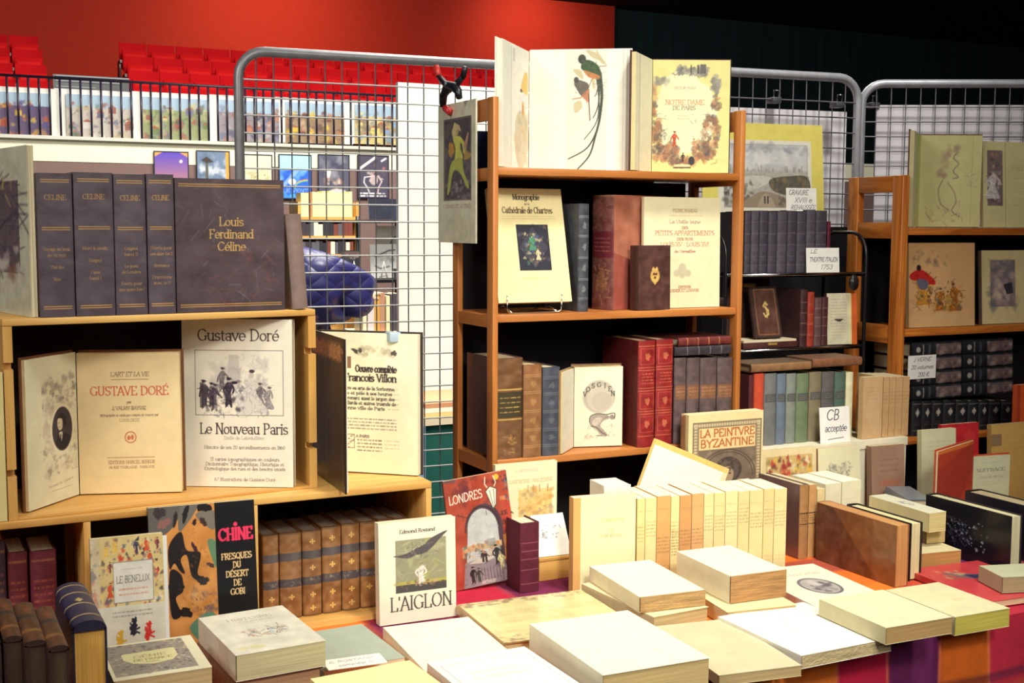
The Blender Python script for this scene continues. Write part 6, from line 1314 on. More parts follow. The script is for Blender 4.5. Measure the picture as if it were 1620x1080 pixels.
flat_spine('flat_book', 'brown edged book lying flat on the left part of the grey green row', 1187, 1282, RYb - .004, zr1, .02, .1, (120, 96, 76), Canvas(20, 60, (150, 110, 74)), pcol=(190, 160, 120))
flat_spine('flat_book', 'brown edged book lying flat on the right part of the grey green row', 1284, 1362, RYb + .002, zr1 + .002, .022, .1, (130, 96, 74), Canvas(20, 60, (140, 92, 64)), pcol=(190, 160, 120))
# tan paperbacks
cv = Canvas(70, 130, (206, 168, 122)); cv.noise(5, 14); cv.ell(38, 70, 22, 46, (216, 184, 140), .5, .2); cv.lines(14, 22, 58, 4, 8, (180, 140, 100), .4, 1.8)
P = Vector((colx(1347, WY + .012, WZ).x, WY + .012, WZ)); P.x = max(P.x, colx(1346, RYb, WZ).x + .003)
b_ = face('paperback', 'tan paperback facing front on the white box, leftmost of the tan group', P, 1394, 597, R(0), 0, .017, cv, col=(206, 170, 124), pcol=(232, 220, 180), hard=False)
for i, (x0, x1) in enumerate(((1395, 1404), (1404.5, 1414), (1414.5, 1425), (1425.5, 1436))):
    cv = Canvas(12, 120, (200, 160, 112)); cv.noise(6, 10); cv.lines(2, 30, 10, 4, 7, (150, 110, 80), .5, 2)
    spined('paperback', 'tan paperback spine on the white box, %s of the four beside the facing one' % ORD[i], x0, x1, 596, WY + .012, WZ, .1, col=(206, 170, 124), spine=cv, hard=False, pcol=(236, 226, 190), group='tan paperbacks on the white box')
def und(cv): cv.path([(cv.W * .26, cv.H * .9), (cv.W * .78, cv.H * .86)], 2, (44, 40, 60))
sign(1298, 1345, 645, 698, WY - .002 + .008, WZ, [(.43, .36, 15, .42, 'CB'), (.52, .68, 10, .72, 'acceptée')], 'white handwritten card reading CB acceptée in front of the grey green row', lean=.1, yaw=-.06, extra=und)
# art books before the white box
cv = Canvas(100, 120, (226, 206, 160)); cv.rect(8, 10, 92, 50, (200, 170, 110)); cv.blots(10, 12, 90, 48, 70, [(196, 60, 44), (230, 180, 70), (90, 60, 50), (236, 226, 190), (120, 110, 60), (150, 40, 40)], (2, 6), .85); cv.noise(4, 10)
P = Vector((colx(1206, 2.372, TZ).x, 2.372, TZ + .0008))
face('art_book', 'art book with a band of red and gold figures leaning before the white box', P, 1292, 713, R(-2), R(3), .014, cv, col=(216, 190, 140), hard=False)
cv = Canvas(66, 120, (232, 226, 186)); cv.noise(3, 14); cv.strokes(14, 24, 50, 60, 90, (90, 86, 90), 6, 1.2, .7); cv.blots(14, 24, 50, 60, 16, [(190, 186, 160), (140, 136, 130)], (3, 7), .5)
P = Vector((colx(1296, 2.366, TZ).x, 2.366, TZ + .0008))
face('drawing_book', 'cream book with a small ink drawing, right of the art book with figures', P, 1362, 710, R(-3), R(4), .014, cv, col=(206, 160, 110), hard=False)
cv = Canvas(56, 100, (156, 122, 100)); cv.noise(5, 10); cv.lines(14, 18, 46, 3, 7, (120, 90, 74), .6, 1.8); cv.text(30, 52, 'CANAVE', 7, (190, 84, 60), 34); cv.lines(12, 60, 46, 2, 7, (120, 90, 74), .6, 1.8); cv.ell(26, 82, 5, 7, (84, 70, 66))
P = Vector((colx(1380, 2.362, TZ).x, 2.362, TZ + .0008))
face('brown_book', 'brown paper covered book with red lettering, below the tan paperbacks', P, 1432, 706, R(-4), R(4), .02, cv, col=(150, 116, 94), hard=False)
# ================================================================== PINE UNIT
def rz_(px, k, back): return colx(px, RY + back, (RZ + [RZB])[k] + .0006)
hp = rz_(1452, 0, .13); rp = rz_(1549, 0, .05); lp = rz_(1442, 0, .01); lp.x = max(lp.x, rx0 + .004); dr = rp - hp; dv = hp - lp
cr_ = Canvas(118, 160, (206, 204, 140)); q = lambda x, y: ((x - 180) * .245, (y - 185) * .255); cr_.noise(3, 14); cr_.rect(0, 0, 118, 160, (210, 208, 150), .5)
for (x, y, a, b_) in ((440, 280, 40, 36), (380, 360, 26, 60), (350, 440, 24, 40)): cr_.blots(*q(x - a, y - b_), *q(x + a, y + b_), 14, [(160, 130, 110), (190, 170, 130)], (3, 7), .5)
cr_.curve([q(*v) for v in ((470, 300), (440, 340), (480, 380), (440, 430), (480, 470), (440, 480))], 2, (150, 120, 110), .8); cr_.curve([q(*v) for v in ((360, 490), (330, 560), (350, 650), (420, 700))], 2, (150, 120, 110), .7); cr_.curve([q(*v) for v in ((400, 510), (450, 570), (470, 640), (440, 700), (500, 740))], 2, (150, 120, 110), .7); cr_.strokes(*q(230, 640), *q(520, 780), 40, (150, 116, 110), 10, 1.6, .5); cr_.strokes(*q(540, 440), *q(620, 540), 14, (150, 120, 110), 6, 1.4, .5); cr_.rect(*q(585, 190), *q(588, 790), (170, 170, 110))
cl_ = Canvas(30, 160, (206, 216, 130)); cl_.rect(0, 0, 12, 160, (226, 220, 180)); cl_.lines(14, 12, 26, 2, 16, (170, 180, 100), .6)
hr = solve_h(rp, Vector((0, 0, 1)), 213)
open_book('open_book', 'large book open at a faint brown line drawing, top of the pine shelf unit', hp, (dr.length, hr, math.atan2(dr.y, dr.x)), (dv.length, hr * 1.0, math.atan2(dv.y, dv.x)), (.014, .012), cr_, cl_, (110, 70, 50), (206, 196, 150))
cv = Canvas(110, 150, (212, 206, 150)); cv.noise(3, 14); cv.rect(8, 16, 36, 112, (120, 104, 104)); cv.blots(8, 16, 36, 112, 40, [(84, 76, 90), (170, 150, 140), (190, 130, 90), (206, 196, 186)], (2, 5), .7); cv.figure(18, 100, 50, (200, 190, 186), True); cv.text(74, 50, 'PRÉFACE', 6, (170, 160, 110), 44); cv.lines(50, 62, 100, 5, 12, (170, 160, 110), .35, 2); cv.rect(40, 0, 41.5, 150, (180, 170, 120))
P = rz_(1556, 0, .05)
face('open_album', 'pale album with a tall narrow picture, right of the faint drawing on the pine unit', P, 1650, 223, R(-6), R(4), .014, cv, col=(196, 180, 130), hard=False)
cv = Canvas(122, 142, (226, 180, 126)); cv.noise(5, 26); q = lambda x, y: ((x - 108) * .37, (y - 70) * .37)
cv.blots(*q(130, 110), *q(300, 170), 22, [(150, 130, 100), (190, 160, 110), (120, 100, 84)], (3, 7), .6, .6); cv.blots(*q(110, 330), *q(370, 390), 14, [(196, 150, 100), (210, 170, 120)], (5, 10), .4, .4)
G_ = [(206, 140, 56), (176, 110, 44), (190, 150, 80)]
for (x, y, h, k_) in ((182, 352, 150, 0), (262, 380, 105, 1), (300, 382, 92, 2), (338, 384, 130, 1)): cv.figure(*q(x, y), h * .37, G_[k_], True, False, (214, 180, 150))
cv.blob([q(*v) for v in ((114, 216), (150, 192), (180, 196), (238, 244), (226, 262), (176, 246), (124, 238))], (206, 48, 42)); cv.strokes(*q(120, 200), *q(230, 250), 18, (150, 30, 34), 8, 1.6, .7); cv.ell(*q(158, 184), 4, 5, (48, 38, 42)); cv.blob([q(*v) for v in ((150, 236), (200, 242), (196, 280), (160, 276))], (110, 108, 130))
for (x, y, a, b_) in ((180, 310, 36, 34), (265, 345, 34, 32), (335, 350, 34, 30), (225, 290, 30, 16)): cv.blots(*q(x - a, y - b_), *q(x + a, y + b_), 14, [(200, 130, 50), (90, 60, 44), (214, 160, 70), (110, 110, 96)], (1.5, 4), .8)
cv.strokes(*q(140, 240), *q(370, 384), 90, (84, 56, 44), 6, 1.1, .7); cv.rect(0, q(0, 396)[1], 122, 142, (222, 190, 140), .4)
P = rz_(1438, 1, .03)
face('painting_book', 'tan picture board of a red cloaked rider and companions, middle shelf of the pine unit', P, 1542, 384, R(-2), R(3), .014, cv, col=(214, 180, 130), hard=False, mat=GLOSS)
cv = Canvas(90, 120, (222, 204, 150)); cv.rect(16, 16, 62, 92, (130, 116, 120)); cv.blots(16, 16, 62, 92, 40, [(160, 140, 140), (100, 104, 110), (206, 180, 160), (176, 150, 140)], (4, 9), .6); cv.blots(20, 50, 50, 80, 14, [(222, 196, 170)], (4, 8), .6); cv.poly([(40, 56), (56, 52), (58, 70), (46, 72)], (50, 44, 56))
P = rz_(1554, 1, .04)
face('framed_print', 'cream mounted print with a pinkish scene, right of the rider picture', P, 1630, 396, R(-3), R(4), .014, cv, col=(140, 120, 104), hard=False, cat='picture')
# black set on the bottom shelf
zq = RZB + .0006; BYr = RY + .02
h0 = solve_h(colx(1440, BYr, zq), Vector((0, 0, 1)), 634)
xs = [1440, 1456, 1472, 1490, 1510, 1529, 1546, 1562, 1582, 1600]
for i in range(9):
    cv = Canvas(20, 70, (34, 36, 40)); cv.rect(2, 6, 18, 8, (130, 126, 120), .8); cv.rect(2, 58, 18, 60, (110, 106, 100), .7); cv.ell(10, 24, 4, 5, (170, 160, 150), .9); cv.poly([(10, 14), (13, 24), (10, 34), (7, 24)], (190, 180, 170)); cv.lines(4, 42, 16, 2, 5, (120, 110, 100), .7)
    spined('black_volume', 'upright black volume with a pale crest on the bottom pine shelf, %s from the left' % ORD[i], xs[i], xs[i + 1] - .6, 634, BYr, zq, .13, col=(28, 30, 34), spine=cv, group='black J. Verne set')
zz_ = zq + h0 + .001; th = (solve_h(colx(1440, BYr, zq), Vector((0, 0, 1)), 542) - h0) / 4 - .001
for r_ in range(4):
    for c_, (x0, x1) in enumerate(((1440, 1519), (1520.5, 1600))):
        cv = Canvas(26, 92, (34, 36, 42)); cv.noise(4, 8); cv.rect(4, 44, 22, 90, (110, 92, 92)); cv.blots(4, 44, 22, 90, 14, [(150, 120, 110), (84, 70, 76), (176, 160, 150)], (3, 6), .7); cv.ell(13, 12, 5, 4, (170, 166, 160)); cv.rect(4, 20, 22, 22, (140, 134, 130)); cv.rect(4, 30, 22, 34, (70, 74, 90))
        flat_spine('black_volume', 'black volume with a pictorial spine lying flat, %s column, %s layer from the top' % (('left', 'right')[c_], ORD[3 - r_]), x0, x1, BYr, zz_ + r_ * (th + .0008), th, .15, (26, 28, 34), cv, group='black J. Verne set')
sign(1436, 1480, 563, 600, BYr - .012, zat(1440, 600, BYr - .012), [(.5, .26, 6, .6, 'J VERNE'), (.5, .58, 6, .78, '20 volumes'), (.55, .9, 6.5, .4, '200 €')], 'white handwritten card reading J VERNE 20 volumes 200 € on the black set', lean=0.0, yaw=0)
# ================================================================== MIDDLE OF THE TABLE
T0 = TZ + .0008
PALE = (240, 228, 176)
# row of cream paperbacks, first one facing front
RW0 = Vector((0, 0, T0)); A = tz(905, 938, T0); B = tz(1242, 903, T0)
ryaw = math.atan2(B.y - A.y, B.x - A.x); rd = Vector((math.cos(ryaw), math.sin(ryaw), 0)); rn = Vector((-rd.y, rd.x, 0))
def rowp(px, back=0): b = A + rn * back; return b + rd * solve_w(b, rd, px)
cv = Canvas(100, 150, (246, 238, 188)); cv.noise(2, 24); cv.rect(0, 0, 12, 150, (230, 176, 104)); cv.lines(46, 36, 80, 1, 5, (220, 206, 150), .7, 1.6); cv.text(62, 42, 'OEUVRES DIVERSES', 4, (206, 190, 140), 40); cv.text(60, 56, 'PAR', 3.4, (206, 190, 140), 10); cv.text(60, 66, 'HENRI BÉRAUD', 4, (190, 176, 130), 36)
face('paperback', 'pale yellow paperback facing front with an orange spine, leftmost of the long cream row', rowp(906), 1004, 788, ryaw, 0, .022, cv, col=(226, 176, 108), pcol=(244, 236, 206), hard=False)
bnd = [1006, 1019, 1037, 1059, 1073, 1092, 1111, 1127, 1145, 1165, 1183, 1205, 1222, 1242]
colr = [(238, 218, 150), (240, 224, 160), (222, 172, 106), (242, 226, 160), (216, 160, 100), (226, 176, 116), (236, 220, 160), (238, 216, 154), (238, 224, 166), (232, 212, 150), (234, 214, 152), (230, 208, 146), (236, 216, 156)]
for i in range(13):
    W = max(10, (bnd[i + 1] - bnd[i]) * 1.2); c_ = colr[i]; cv = Canvas(W, 150, c_); cv.noise(3, 12); dk = tuple(v * .78 for v in c_)
    y0 = (48, 40, 70, 44, 60, 60, 38, 40, 36, 30, 40, 36, 40)[i]; cv.lines(2, y0, W - 2, 5, 6, dk, .75, 2.6); cv.lines(3, 22, W - 3, 1, 6, dk, .6, 1.6); cv.lines(3, 118, W - 3, 2, 7, dk, .4, 1.6)
    if i in (3,): cv.lines(2, 60, W - 2, 9, 5, (150, 120, 70), .7, 2.4)
    cv.rect(0, 0, 1, 150, dk, .8)
    bk_ = .112 if i > 0 else .112
    spined('paperback', '%s paperback spine in the long cream row, %s from the facing one' % ('tan orange' if i in (2, 4, 5) else 'pale yellow', ORD[i]), bnd[i], bnd[i + 1] - .4, 789 - 1.3 * i - (i % 3 == 2) * 1.5, 0, 0, .112, yaw=ryaw, P=rowp(bnd[i]), col=c_, spine=cv, hard=False, pcol=(250, 246, 226), group='long cream paperback row')
# block of books behind the facing one
b0 = rowp(954, .03); wv = (rowp(1006) - b0).dot(rd) - .001; hv = solve_h(b0, Vector((0, 0, 1)), 769)
book('white_volume', 'thick white book behind the facing pale yellow paperback', b0, ryaw, wv, hv, .075, (248, 244, 224), (250, 246, 230), hard=False)
# propped white pamphlet with yellow border
YPm = 2.338; TL = ty(1039, 694, YPm); an = R(23); hv = .236
bl = TL - Vector((math.sin(an), 0, math.cos(an))) * hv; BRp = ty(1153, 744, YPm); wv = (BRp - TL).length
low = bl.z - math.sin(an) * wv
if low < T0: bl_h = hv - (T0 - low) / math.cos(an); hv = bl_h; bl = TL - Vector((math.sin(an), 0, math.cos(an))) * hv
cv = Canvas(120, 200, (250, 248, 238)); cv.rect(0, 0, 120, 13, (240, 208, 120)); cv.rect(112, 0, 120, 200, (244, 220, 150), .6)
book('pamphlet', 'white pamphlet with a yellow border tilted behind the long cream row', bl, 0, wv, hv, .011, (246, 216, 130), front=cv, hard=False, pcol=(250, 246, 226), ry=an)
# La peinture byzantine
s_ = 1.3; cv = Canvas(120 * s_, 226 * s_, (232, 214, 160)); W = cv.W; cv.noise(2, 20)
x0, y0, x1 = 7 * s_, 14 * s_, 117 * s_; cv.rect(x0, y0, x1, 222 * s_, (150, 130, 104)); 
for i in range(0, 108, 4):
    cv.ell(x0 + (2.5 + i) * s_, y0 + 5 * s_, 1.6 * s_, 2.6 * s_, (206, 190, 150)); 
for j in range(0, 210, 5):
    cv.ell(x0 + 4.5 * s_, y0 + (4 + j) * s_, 2.6 * s_, 1.6 * s_, (206, 190, 150)); cv.ell(x1 - 4.5 * s_, y0 + (4 + j) * s_, 2.6 * s_, 1.6 * s_, (206, 190, 150))
cv.frame(x0, y0, x1, 222 * s_, (84, 70, 60), 1.2); cv.rect(16 * s_, 23 * s_, 108 * s_, 60 * s_, (230, 206, 150)); cv.frame(16 * s_, 23 * s_, 108 * s_, 216 * s_, (110, 90, 70), 1.2)
cv.text(62 * s_, 39 * s_, 'LA PEINTVRE', 12.5 * s_, (178, 88, 44), 88 * s_, sans=True, wt=1.25); cv.text(62 * s_, 56 * s_, 'BYZANTINE', 12.5 * s_, (178, 88, 44), 86 * s_, sans=True, wt=1.25)
cv.rect(16 * s_, 60 * s_, 108 * s_, 216 * s_, (120, 104, 88)); cv.blots(16 * s_, 62 * s_, 108 * s_, 130 * s_, 50, [(150, 130, 108), (100, 86, 74), (170, 150, 120)], (3, 9), .5)
for r_ in (46, 42): cv.path([((62 + r_ * math.cos(R(a))) * s_, (108 - r_ * math.sin(R(a))) * s_) for a in range(0, 181, 10)], 2, (80, 66, 58))
cv.ell(64 * s_, 96 * s_, 22 * s_, 22 * s_, (74, 62, 56)); cv.ell(64 * s_, 98 * s_, 17 * s_, 17 * s_, (96, 84, 76)); cv.ell(63 * s_, 104 * s_, 10 * s_, 14 * s_, (176, 150, 120)); cv.blots(44 * s_, 78 * s_, 84 * s_, 96 * s_, 20, [(60, 50, 46), (110, 96, 84)], (2, 5), .8); cv.poly([(40 * s_, 216 * s_), (48 * s_, 124 * s_), (64 * s_, 116 * s_), (80 * s_, 124 * s_), (90 * s_, 216 * s_)], (96, 70, 62))
for xx in (59, 67): cv.ell(xx * s_, 102 * s_, 2 * s_, 1.3 * s_, (60, 46, 40))
P = Vector((colx(1086, 2.352, T0).x, 2.352, T0))
bz = face('display_book', 'book titled LA PEINTVRE BYZANTINE in orange capitals, standing against the bookcase', P, 1203, 657, R(-1), 0, .03, cv, col=(226, 208, 156), pcol=(240, 226, 180), hard=False, bulge=0)
slab(MB(), (-.016, .004, .02), (.9, .435, 0), (-.435, .9, 0), (0, 0, 1), .014, .30, .003, (130, 84, 54)).build('cover_flap', LEATHER, bz)
# stacks
UNT = ROUGHP
def plain(W=120, H=160, c_=(246, 240, 214)): k_ = Canvas(W, H, c_); k_.noise(2.5, 26); return k_
EDG = (196, 158, 104)
lay('thin_volume', 'thin tan edged volume lying under the untrimmed white paperback', (1034, 976), (1130, 964), (908, 925), .786, .034, plain(c_=(236, 222, 176)), col=(226, 208, 160), pcol=(214, 186, 132), hard=False, inset=.002)
lay('untrimmed_paperback', 'untrimmed white paperback with rough tan page edges, in front of the facing yellow paperback', (1012, 944), (1119, 935), (924, 896), .818, .031, plain(), col=(246, 238, 208), pcol=EDG, hard=False, pmat=UNT, inset=-.002)
lay('thin_volume', 'thin tan edged volume lying under the thick untrimmed paperback', (1150, 968), (1250, 951), (1084, 916), .782, .03, plain(c_=(230, 216, 170)), col=(226, 208, 160), pcol=(206, 176, 122), hard=False, inset=.002)
lay('untrimmed_paperback', 'thick untrimmed white paperback with brown rough edges, before the long cream row', (1155, 911), (1238, 898), (1077, 871), .838, .055, plain(), col=(246, 238, 208), pcol=(188, 142, 90), hard=False, pmat=UNT, inset=-.002)
cv = plain(150, 200); cv.text(98, 150, 'PARIS', 4, (220, 210, 180), 20)
lay('thick_paperback', 'big thick plain white paperback in the front middle of the table', (954, 1068), (1116, 1036), (849, 985), .822, .068, cv, col=(246, 240, 214), pcol=(214, 186, 128), hard=False, pmat=PAGES, inset=.002)
cv = Canvas(180, 200, (234, 220, 160)); cv.noise(4, 20); 
for (a, b_, c_, d_) in ((0, 0, 180, 22), (0, 172, 180, 200)): cv.blots(a, b_, c_, d_, 120, [(176, 150, 110), (140, 116, 96), (214, 196, 140), (120, 100, 84)], (2, 6), .6)
cv.text(80, 66, 'LE MAGASIN', 8, (206, 186, 110), 80, al=.7); cv.lines(30, 80, 150, 1, 4, (206, 186, 120), .6); cv.lines(40, 96, 120, 3, 9, (214, 194, 130), .5)
lay('wrapped_volume', 'large cream volume with marbled borders in a plastic sleeve, right of the eagle book', (798, 1017), (963, 968), (724, 956), .777, .022, left=True, cvf=cv, col=(176, 140, 90), pcol=(226, 206, 150), mat=WRAP)
lay('large_white_book', 'large plain cream book lying flat before the eagle book', (693, 1083), (826, 1050), (606, 992), .777, .024, left=True, cvf= plain(), col=(244, 238, 210), pcol=(190, 150, 104), hard=False)
cv = plain(140, 170, (246, 244, 232)); cv.frame(10, 20, 132, 166, (190, 184, 190), 1.6); cv.text(70, 66, 'MÉMOIRES', 11, (206, 204, 196), 74); cv.text(70, 84, 'DE MIRABEAU', 10, (206, 204, 196), 80)
lay('memoir_book', 'white book with a grey ruled border lettered MÉMOIRES at the bottom edge', (764, 1120), (922, 1084), (688, 1046), .8015, .022, cv, col=(244, 240, 226), pcol=(220, 200, 150), hard=False)
cv = plain(120, 180, (222, 214, 178)); cv.text(56, 120, 'SAINT', 4, (190, 180, 140), 20); cv.ell(40, 60, 30, 20, (230, 222, 186), .4, .3)
lay('grey_cream_book', 'grey cream book lying at the front table edge, right of the big thick paperback', (1137, 1068), (1256, 1045), (1049, 989), .771, .019, cv, col=(214, 204, 164), pcol=(196, 170, 120), hard=False, mat=GLOSS)
cv = plain(130, 190, (240, 238, 228)); cv.lines(40, 50, 110, 2, 8, (224, 220, 214), .6)
lay('white_wrapped_book', 'white book in glassine lying at the front table edge, third from the right', (1268, 1037), (1400, 1005), (1147, 973), .777, .024, cv, col=(236, 234, 222), pcol=(206, 186, 140), hard=False, pmat=ROUGHP)
lay('thick_cream_book', 'thick grey cream book lying on the edge of the glassine wrapped one', (1402, 993), (1511, 977), (1292, 948), .810, .031, plain(c_=(222, 214, 178)), col=(214, 206, 166), pcol=(186, 150, 96), hard=False)
cv = plain(120, 170, (214, 210, 168)); cv.rect(66, 88, 88, 102, (210, 180, 140), .4)
lay('yellow_edged_book', 'cream book with yellow green page edges at the right front of the table', (1511, 976), (1599, 962), (1400, 933), .789, .036, cv, col=(208, 204, 160), pcol=(206, 190, 84), hard=False)
cv = plain(120, 170, (230, 226, 204)); cv.text(66, 40, 'UN MAGASIN', 8, (170, 160, 150), 70); cv.lines(40, 20, 80, 1, 5, (190, 180, 170), .7); cv.ell(62, 84, 28, 32, (110, 106, 112)); cv.ell(62, 84, 24, 28, (176, 170, 166)); cv.blots(44, 64, 82, 104, 24, [(206, 200, 196), (90, 84, 92), (140, 134, 136)], (3, 8), .8)
lay('portrait_book', 'pale book with an oval portrait lying before the brown leather album', (1308, 968), (1400, 943), (1205, 900), .771, .018, cv, col=(222, 216, 190), pcol=(200, 180, 140), hard=False)
cv = Canvas(150, 160, (206, 66, 74)); cv.noise(6, 18); cv.poly([(40, 30), (70, 44), (100, 60), (140, 66), (120, 84), (80, 76), (50, 60)], (120, 96, 110)); cv.poly([(66, 50), (110, 60), (106, 76), (70, 70)], (60, 60, 100)); cv.blots(30, 26, 80, 60, 14, [(206, 170, 130), (150, 110, 90)], (3, 8), .8); cv.text(110, 120, 'MARIANNE', 8, (150, 30, 40), 60)
lay('red_magazine', 'red magazine with a reclining figure lying at the right, before the dark photo book', (1566, 952), (1665, 928), (1452, 898), .766, .013, cv, col=(190, 60, 60), pcol=(226, 200, 160), hard=False, mat=GLOSS)
lay('grey_book', 'grey green book lying on the red magazine at the right edge', (1586, 913), (1670, 900), (1576, 893), .801, .033, plain(60, 60, (190, 190, 160)), col=(180, 178, 146), pcol=(176, 160, 120), hard=False)
# ================================================================== RIGHT OF THE TABLE
def deep(name, lab, xl, xr, ytop, Pn, dep, **k):
    """book standing with its narrow side to the front edge of the table, Pn = near left foot"""
    d = Vector((1, 0, 0)); t_ = solve_w(Pn, d, xr); h_ = solve_h(Pn, Vector((0, 0, 1)), ytop)
    return book(name, lab, Pn + d * t_, R(90), dep, h_, t_ - .0006, **k)
def fore(name, lab, xr, ytop, Pn, dep, front=None, **k):
    """the same with the page edges to the front, front cover to the left"""
    d = Vector((1, 0, 0)); t_ = solve_w(Pn, d, xr); h_ = solve_h(Pn, Vector((0, 0, 1)), ytop)
    return book(name, lab, Pn + Vector((0, dep, 0)), R(-90), dep, h_, t_ - .0006, front=front, **k)
for i, (x0, x1, yt, c_, nm) in enumerate(((1262, 1276, 767, (176, 132, 84), 'brown'), (1277, 1289, 767, (196, 150, 94), 'tan'), (1290, 1302, 774, (226, 206, 150), 'pale yellow'))):
    cv = Canvas(18, 160, c_); cv.noise(8, 8); cv.rect(1, 60, 17, 63, (90, 64, 44)); cv.rect(1, 84, 17, 86, (90, 64, 44)); cv.lines(3, 66, 15, 3, 5, (110, 80, 50), .8, 2)
    P = tz(x0, 894 - 5 * i, T0); P = Vector((colx(x0, 2.185, T0).x, 2.185, T0))
    spined('old_volume', '%s spined volume standing right of the long cream row, %s of three' % (nm, ORD[i]), x0, x1, yt, 2.185, T0, .15, col=((110, 84, 84), (190, 160, 110), (226, 210, 160))[i], spine=cv, mat=WRAP if i == 0 else PAPER, hard=i == 0)
for i, (x0, x1, yt) in enumerate(((1303, 1328, 766), (1329, 1359, 762))):
    cv = Canvas(34, 150, (236, 230, 196)); cv.noise(3, 14); cv.lines(6, 40, 28, 2, 8, (196, 196, 190), .5)
    spined('white_volume', 'white topped pale volume behind the brown leather album, %s' % ('left one', 'right one')[i], x0, x1, yt, 2.225, T0, .125, col=(240, 234, 204), spine=cv, hard=False, pcol=(252, 250, 236))
cvf = Canvas(150, 80, (104, 66, 42)); cvf.noise(20, 7); cvf.poly([(30, 0), (150, 0), (150, 80), (120, 80)], (172, 112, 62), .4); cvf.ell(30, 34, 24, 30, (110, 64, 54), .5, .2)  # paler diagonal band is sheen painted into the leather colour
cvs = Canvas(22, 100, (176, 116, 64)); cvs.noise(10, 6)
for yy in (20, 52, 78): cvs.rect(0, yy, 22, yy + 1.5, (110, 66, 40))
P = tz(1415, 929, T0); P.y = max(P.y, 1.90)
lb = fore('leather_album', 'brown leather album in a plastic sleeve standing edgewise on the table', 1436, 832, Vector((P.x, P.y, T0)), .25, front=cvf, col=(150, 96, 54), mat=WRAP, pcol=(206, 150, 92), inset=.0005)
P2 = Vector((solve_w(Vector((0, P.y + .02, T0)), Vector((1, 0, 0)), 1438), P.y + .02, T0))
fore('black_backed_book', 'book with cream page edges and black boards, right beside the leather album', 1457, 828, P2, .2, col=(34, 32, 38), pcol=(232, 222, 170))
lay('tan_book', 'tan edged book lying flat, bottom of the pile behind the black backed book', (1456, 876), (1509, 866), (1398, 846), .792, .037, plain(90, 120, (226, 214, 170)), col=(200, 160, 100), pcol=(196, 146, 84), hard=False)
lay('dark_edged_book', 'brown book lying in the middle of the pile behind the black backed book', (1466, 838), (1488, 833), (1386, 805), .826, .033, None, col=(120, 90, 66), pcol=(206, 180, 120), hard=False)
cv = plain(90, 150, (222, 220, 196)); cv.blots(30, 60, 64, 90, 24, [(110, 106, 120), (170, 166, 166)], (2, 6), .7)
lay('pale_book', 'pale thick book with a sketch on its cover, top of the pile behind the album', (1470, 812), (1490, 807), (1382, 783), .872, .044, cv, col=(226, 214, 160), pcol=(226, 210, 146), hard=False)
cvf = Canvas(160, 110, (16, 20, 34)); cvf.blots(26, 30, 120, 84, 60, [(200, 206, 226), (130, 140, 170), (230, 234, 246)], (.8, 2.6), .8); cvf.strokes(46, 30, 86, 80, 90, (150, 150, 176), 6, 1.2, .7)
P = tz(1596, 908, T0)
fore('photo_book', 'black photo book with a scatter of white blossom standing edgewise at the right', 1615, 817, P, .25, front=cvf, col=(22, 24, 40), mat=GLOSS, pcol=(226, 220, 176))
P2 = P + Vector((solve_w(Vector((P.x, P.y + .05, T0)), Vector((1, 0, 0)), 1626), .05, 0))
fore('photo_book', 'second dark photo book with patterned page tops, right of the blossom one', 1652, 802, P2, .19, front=None, col=(34, 32, 44), mat=GLOSS, pcol=(206, 190, 150))
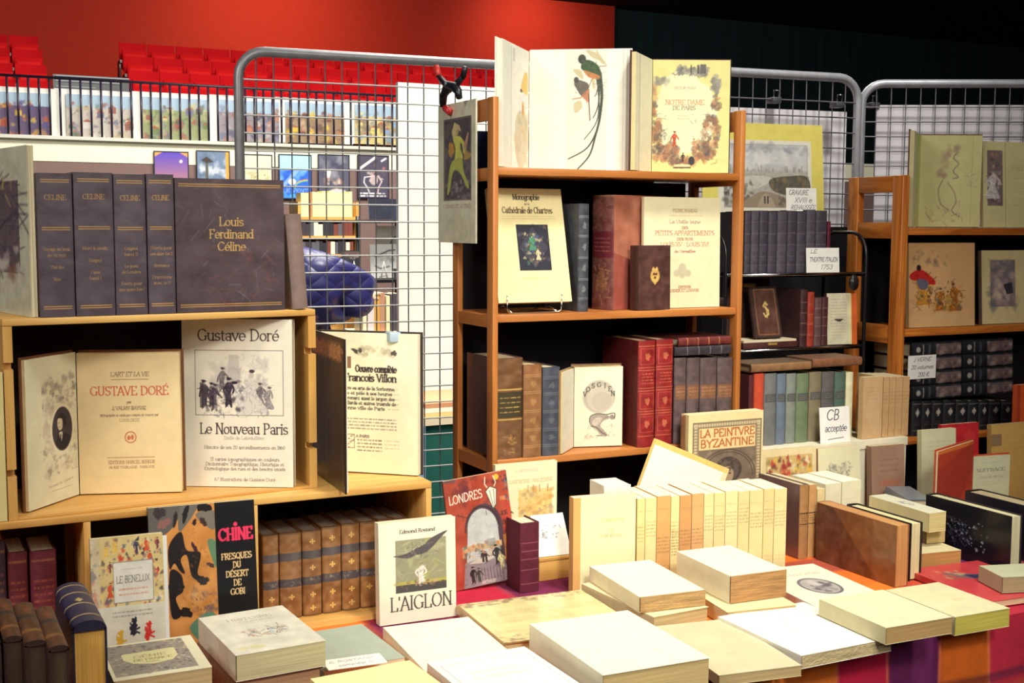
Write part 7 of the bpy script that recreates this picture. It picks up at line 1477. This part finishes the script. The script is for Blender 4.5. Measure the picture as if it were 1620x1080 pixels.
# standing books at the right back
def stand(name, lab, x0, x1, yt, Y, t_, cv, yaw=-.05, lean=.05, **k):
    P = Vector((colx(x0, Y, T0).x, Y, T0)); return face(name, lab, P, x1, yt, yaw, lean, t_, cv, **k)
cv = Canvas(60, 170, (206, 208, 170)); cv.noise(3, 14); cv.lines(10, 22, 50, 3, 8, (170, 170, 140), .5, 2); cv.lines(10, 60, 50, 5, 9, (176, 176, 146), .4, 2)
stand('pale_green_book', 'pale green book standing before the black set on the pine unit', 1458, 1512, 681, 2.315, .016, cv, col=(190, 190, 150), hard=False)
cv = Canvas(70, 170, (196, 44, 50)); cv.noise(6, 10); cv.ell(52, 30, 10, 18, (214, 70, 70), .5, .2)
stand('red_book', 'bright red book standing behind the pale green one', 1490, 1548, 672, 2.35, .014, cv, col=(180, 36, 40), hard=False, mat=GLOSS)
hp = Vector((colx(1536, 2.265, T0).x, 2.265, T0)); rp = Vector((colx(1594, 2.25, T0).x, 2.25, T0)); lp = Vector((colx(1479, 2.185, T0).x, 2.185, T0)); dr = rp - hp; dv = hp - lp
cr_ = Canvas(62, 170, (206, 212, 176)); cr_.noise(2, 12); cr_.lines(14, 16, 46, 1, 6, (170, 174, 150), .6); cr_.text(30, 40, 'SUFFRAGE', 8, (120, 124, 110), 48); cr_.text(32, 58, 'ROMPU', 6, (150, 150, 130), 40); cr_.lines(14, 66, 48, 2, 7, (170, 174, 150), .5)
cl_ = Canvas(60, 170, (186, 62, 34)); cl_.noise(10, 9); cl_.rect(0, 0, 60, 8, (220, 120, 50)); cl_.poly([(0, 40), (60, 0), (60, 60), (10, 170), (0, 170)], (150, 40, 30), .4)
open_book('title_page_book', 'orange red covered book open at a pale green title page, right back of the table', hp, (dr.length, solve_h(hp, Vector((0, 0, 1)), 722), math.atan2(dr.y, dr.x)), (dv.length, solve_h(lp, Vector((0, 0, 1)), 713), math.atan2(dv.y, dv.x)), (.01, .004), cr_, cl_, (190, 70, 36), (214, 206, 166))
cv = Canvas(60, 170, (206, 168, 92)); cv.noise(4, 16); cv.rect(0, 20, 12, 44, (120, 100, 80), .7); cv.lines(16, 30, 56, 6, 10, (176, 140, 76), .35, 2)
stand('ochre_book', 'large ochre book standing at the right edge behind the open title page', 1568, 1650, 672, 2.352, .016, cv, col=(190, 150, 84), hard=False)
cv = Canvas(40, 170, (214, 84, 30)); cv.noise(6, 12); cv.rect(0, 0, 4, 170, (170, 60, 24))
stand('orange_book', 'orange book standing at the far right, behind the ochre one', 1605, 1660, 609, 2.40, .016, cv, yaw=0, lean=.02, col=(206, 80, 30), hard=False)
lay('grey_blue_book', 'grey blue book lying flat before the pale green standing one', (1436, 790), (1460, 785), (1424, 769), .852, .1, plain(50, 50, (130, 136, 146)), col=(110, 116, 126), hard=True, mat=GLOSS)
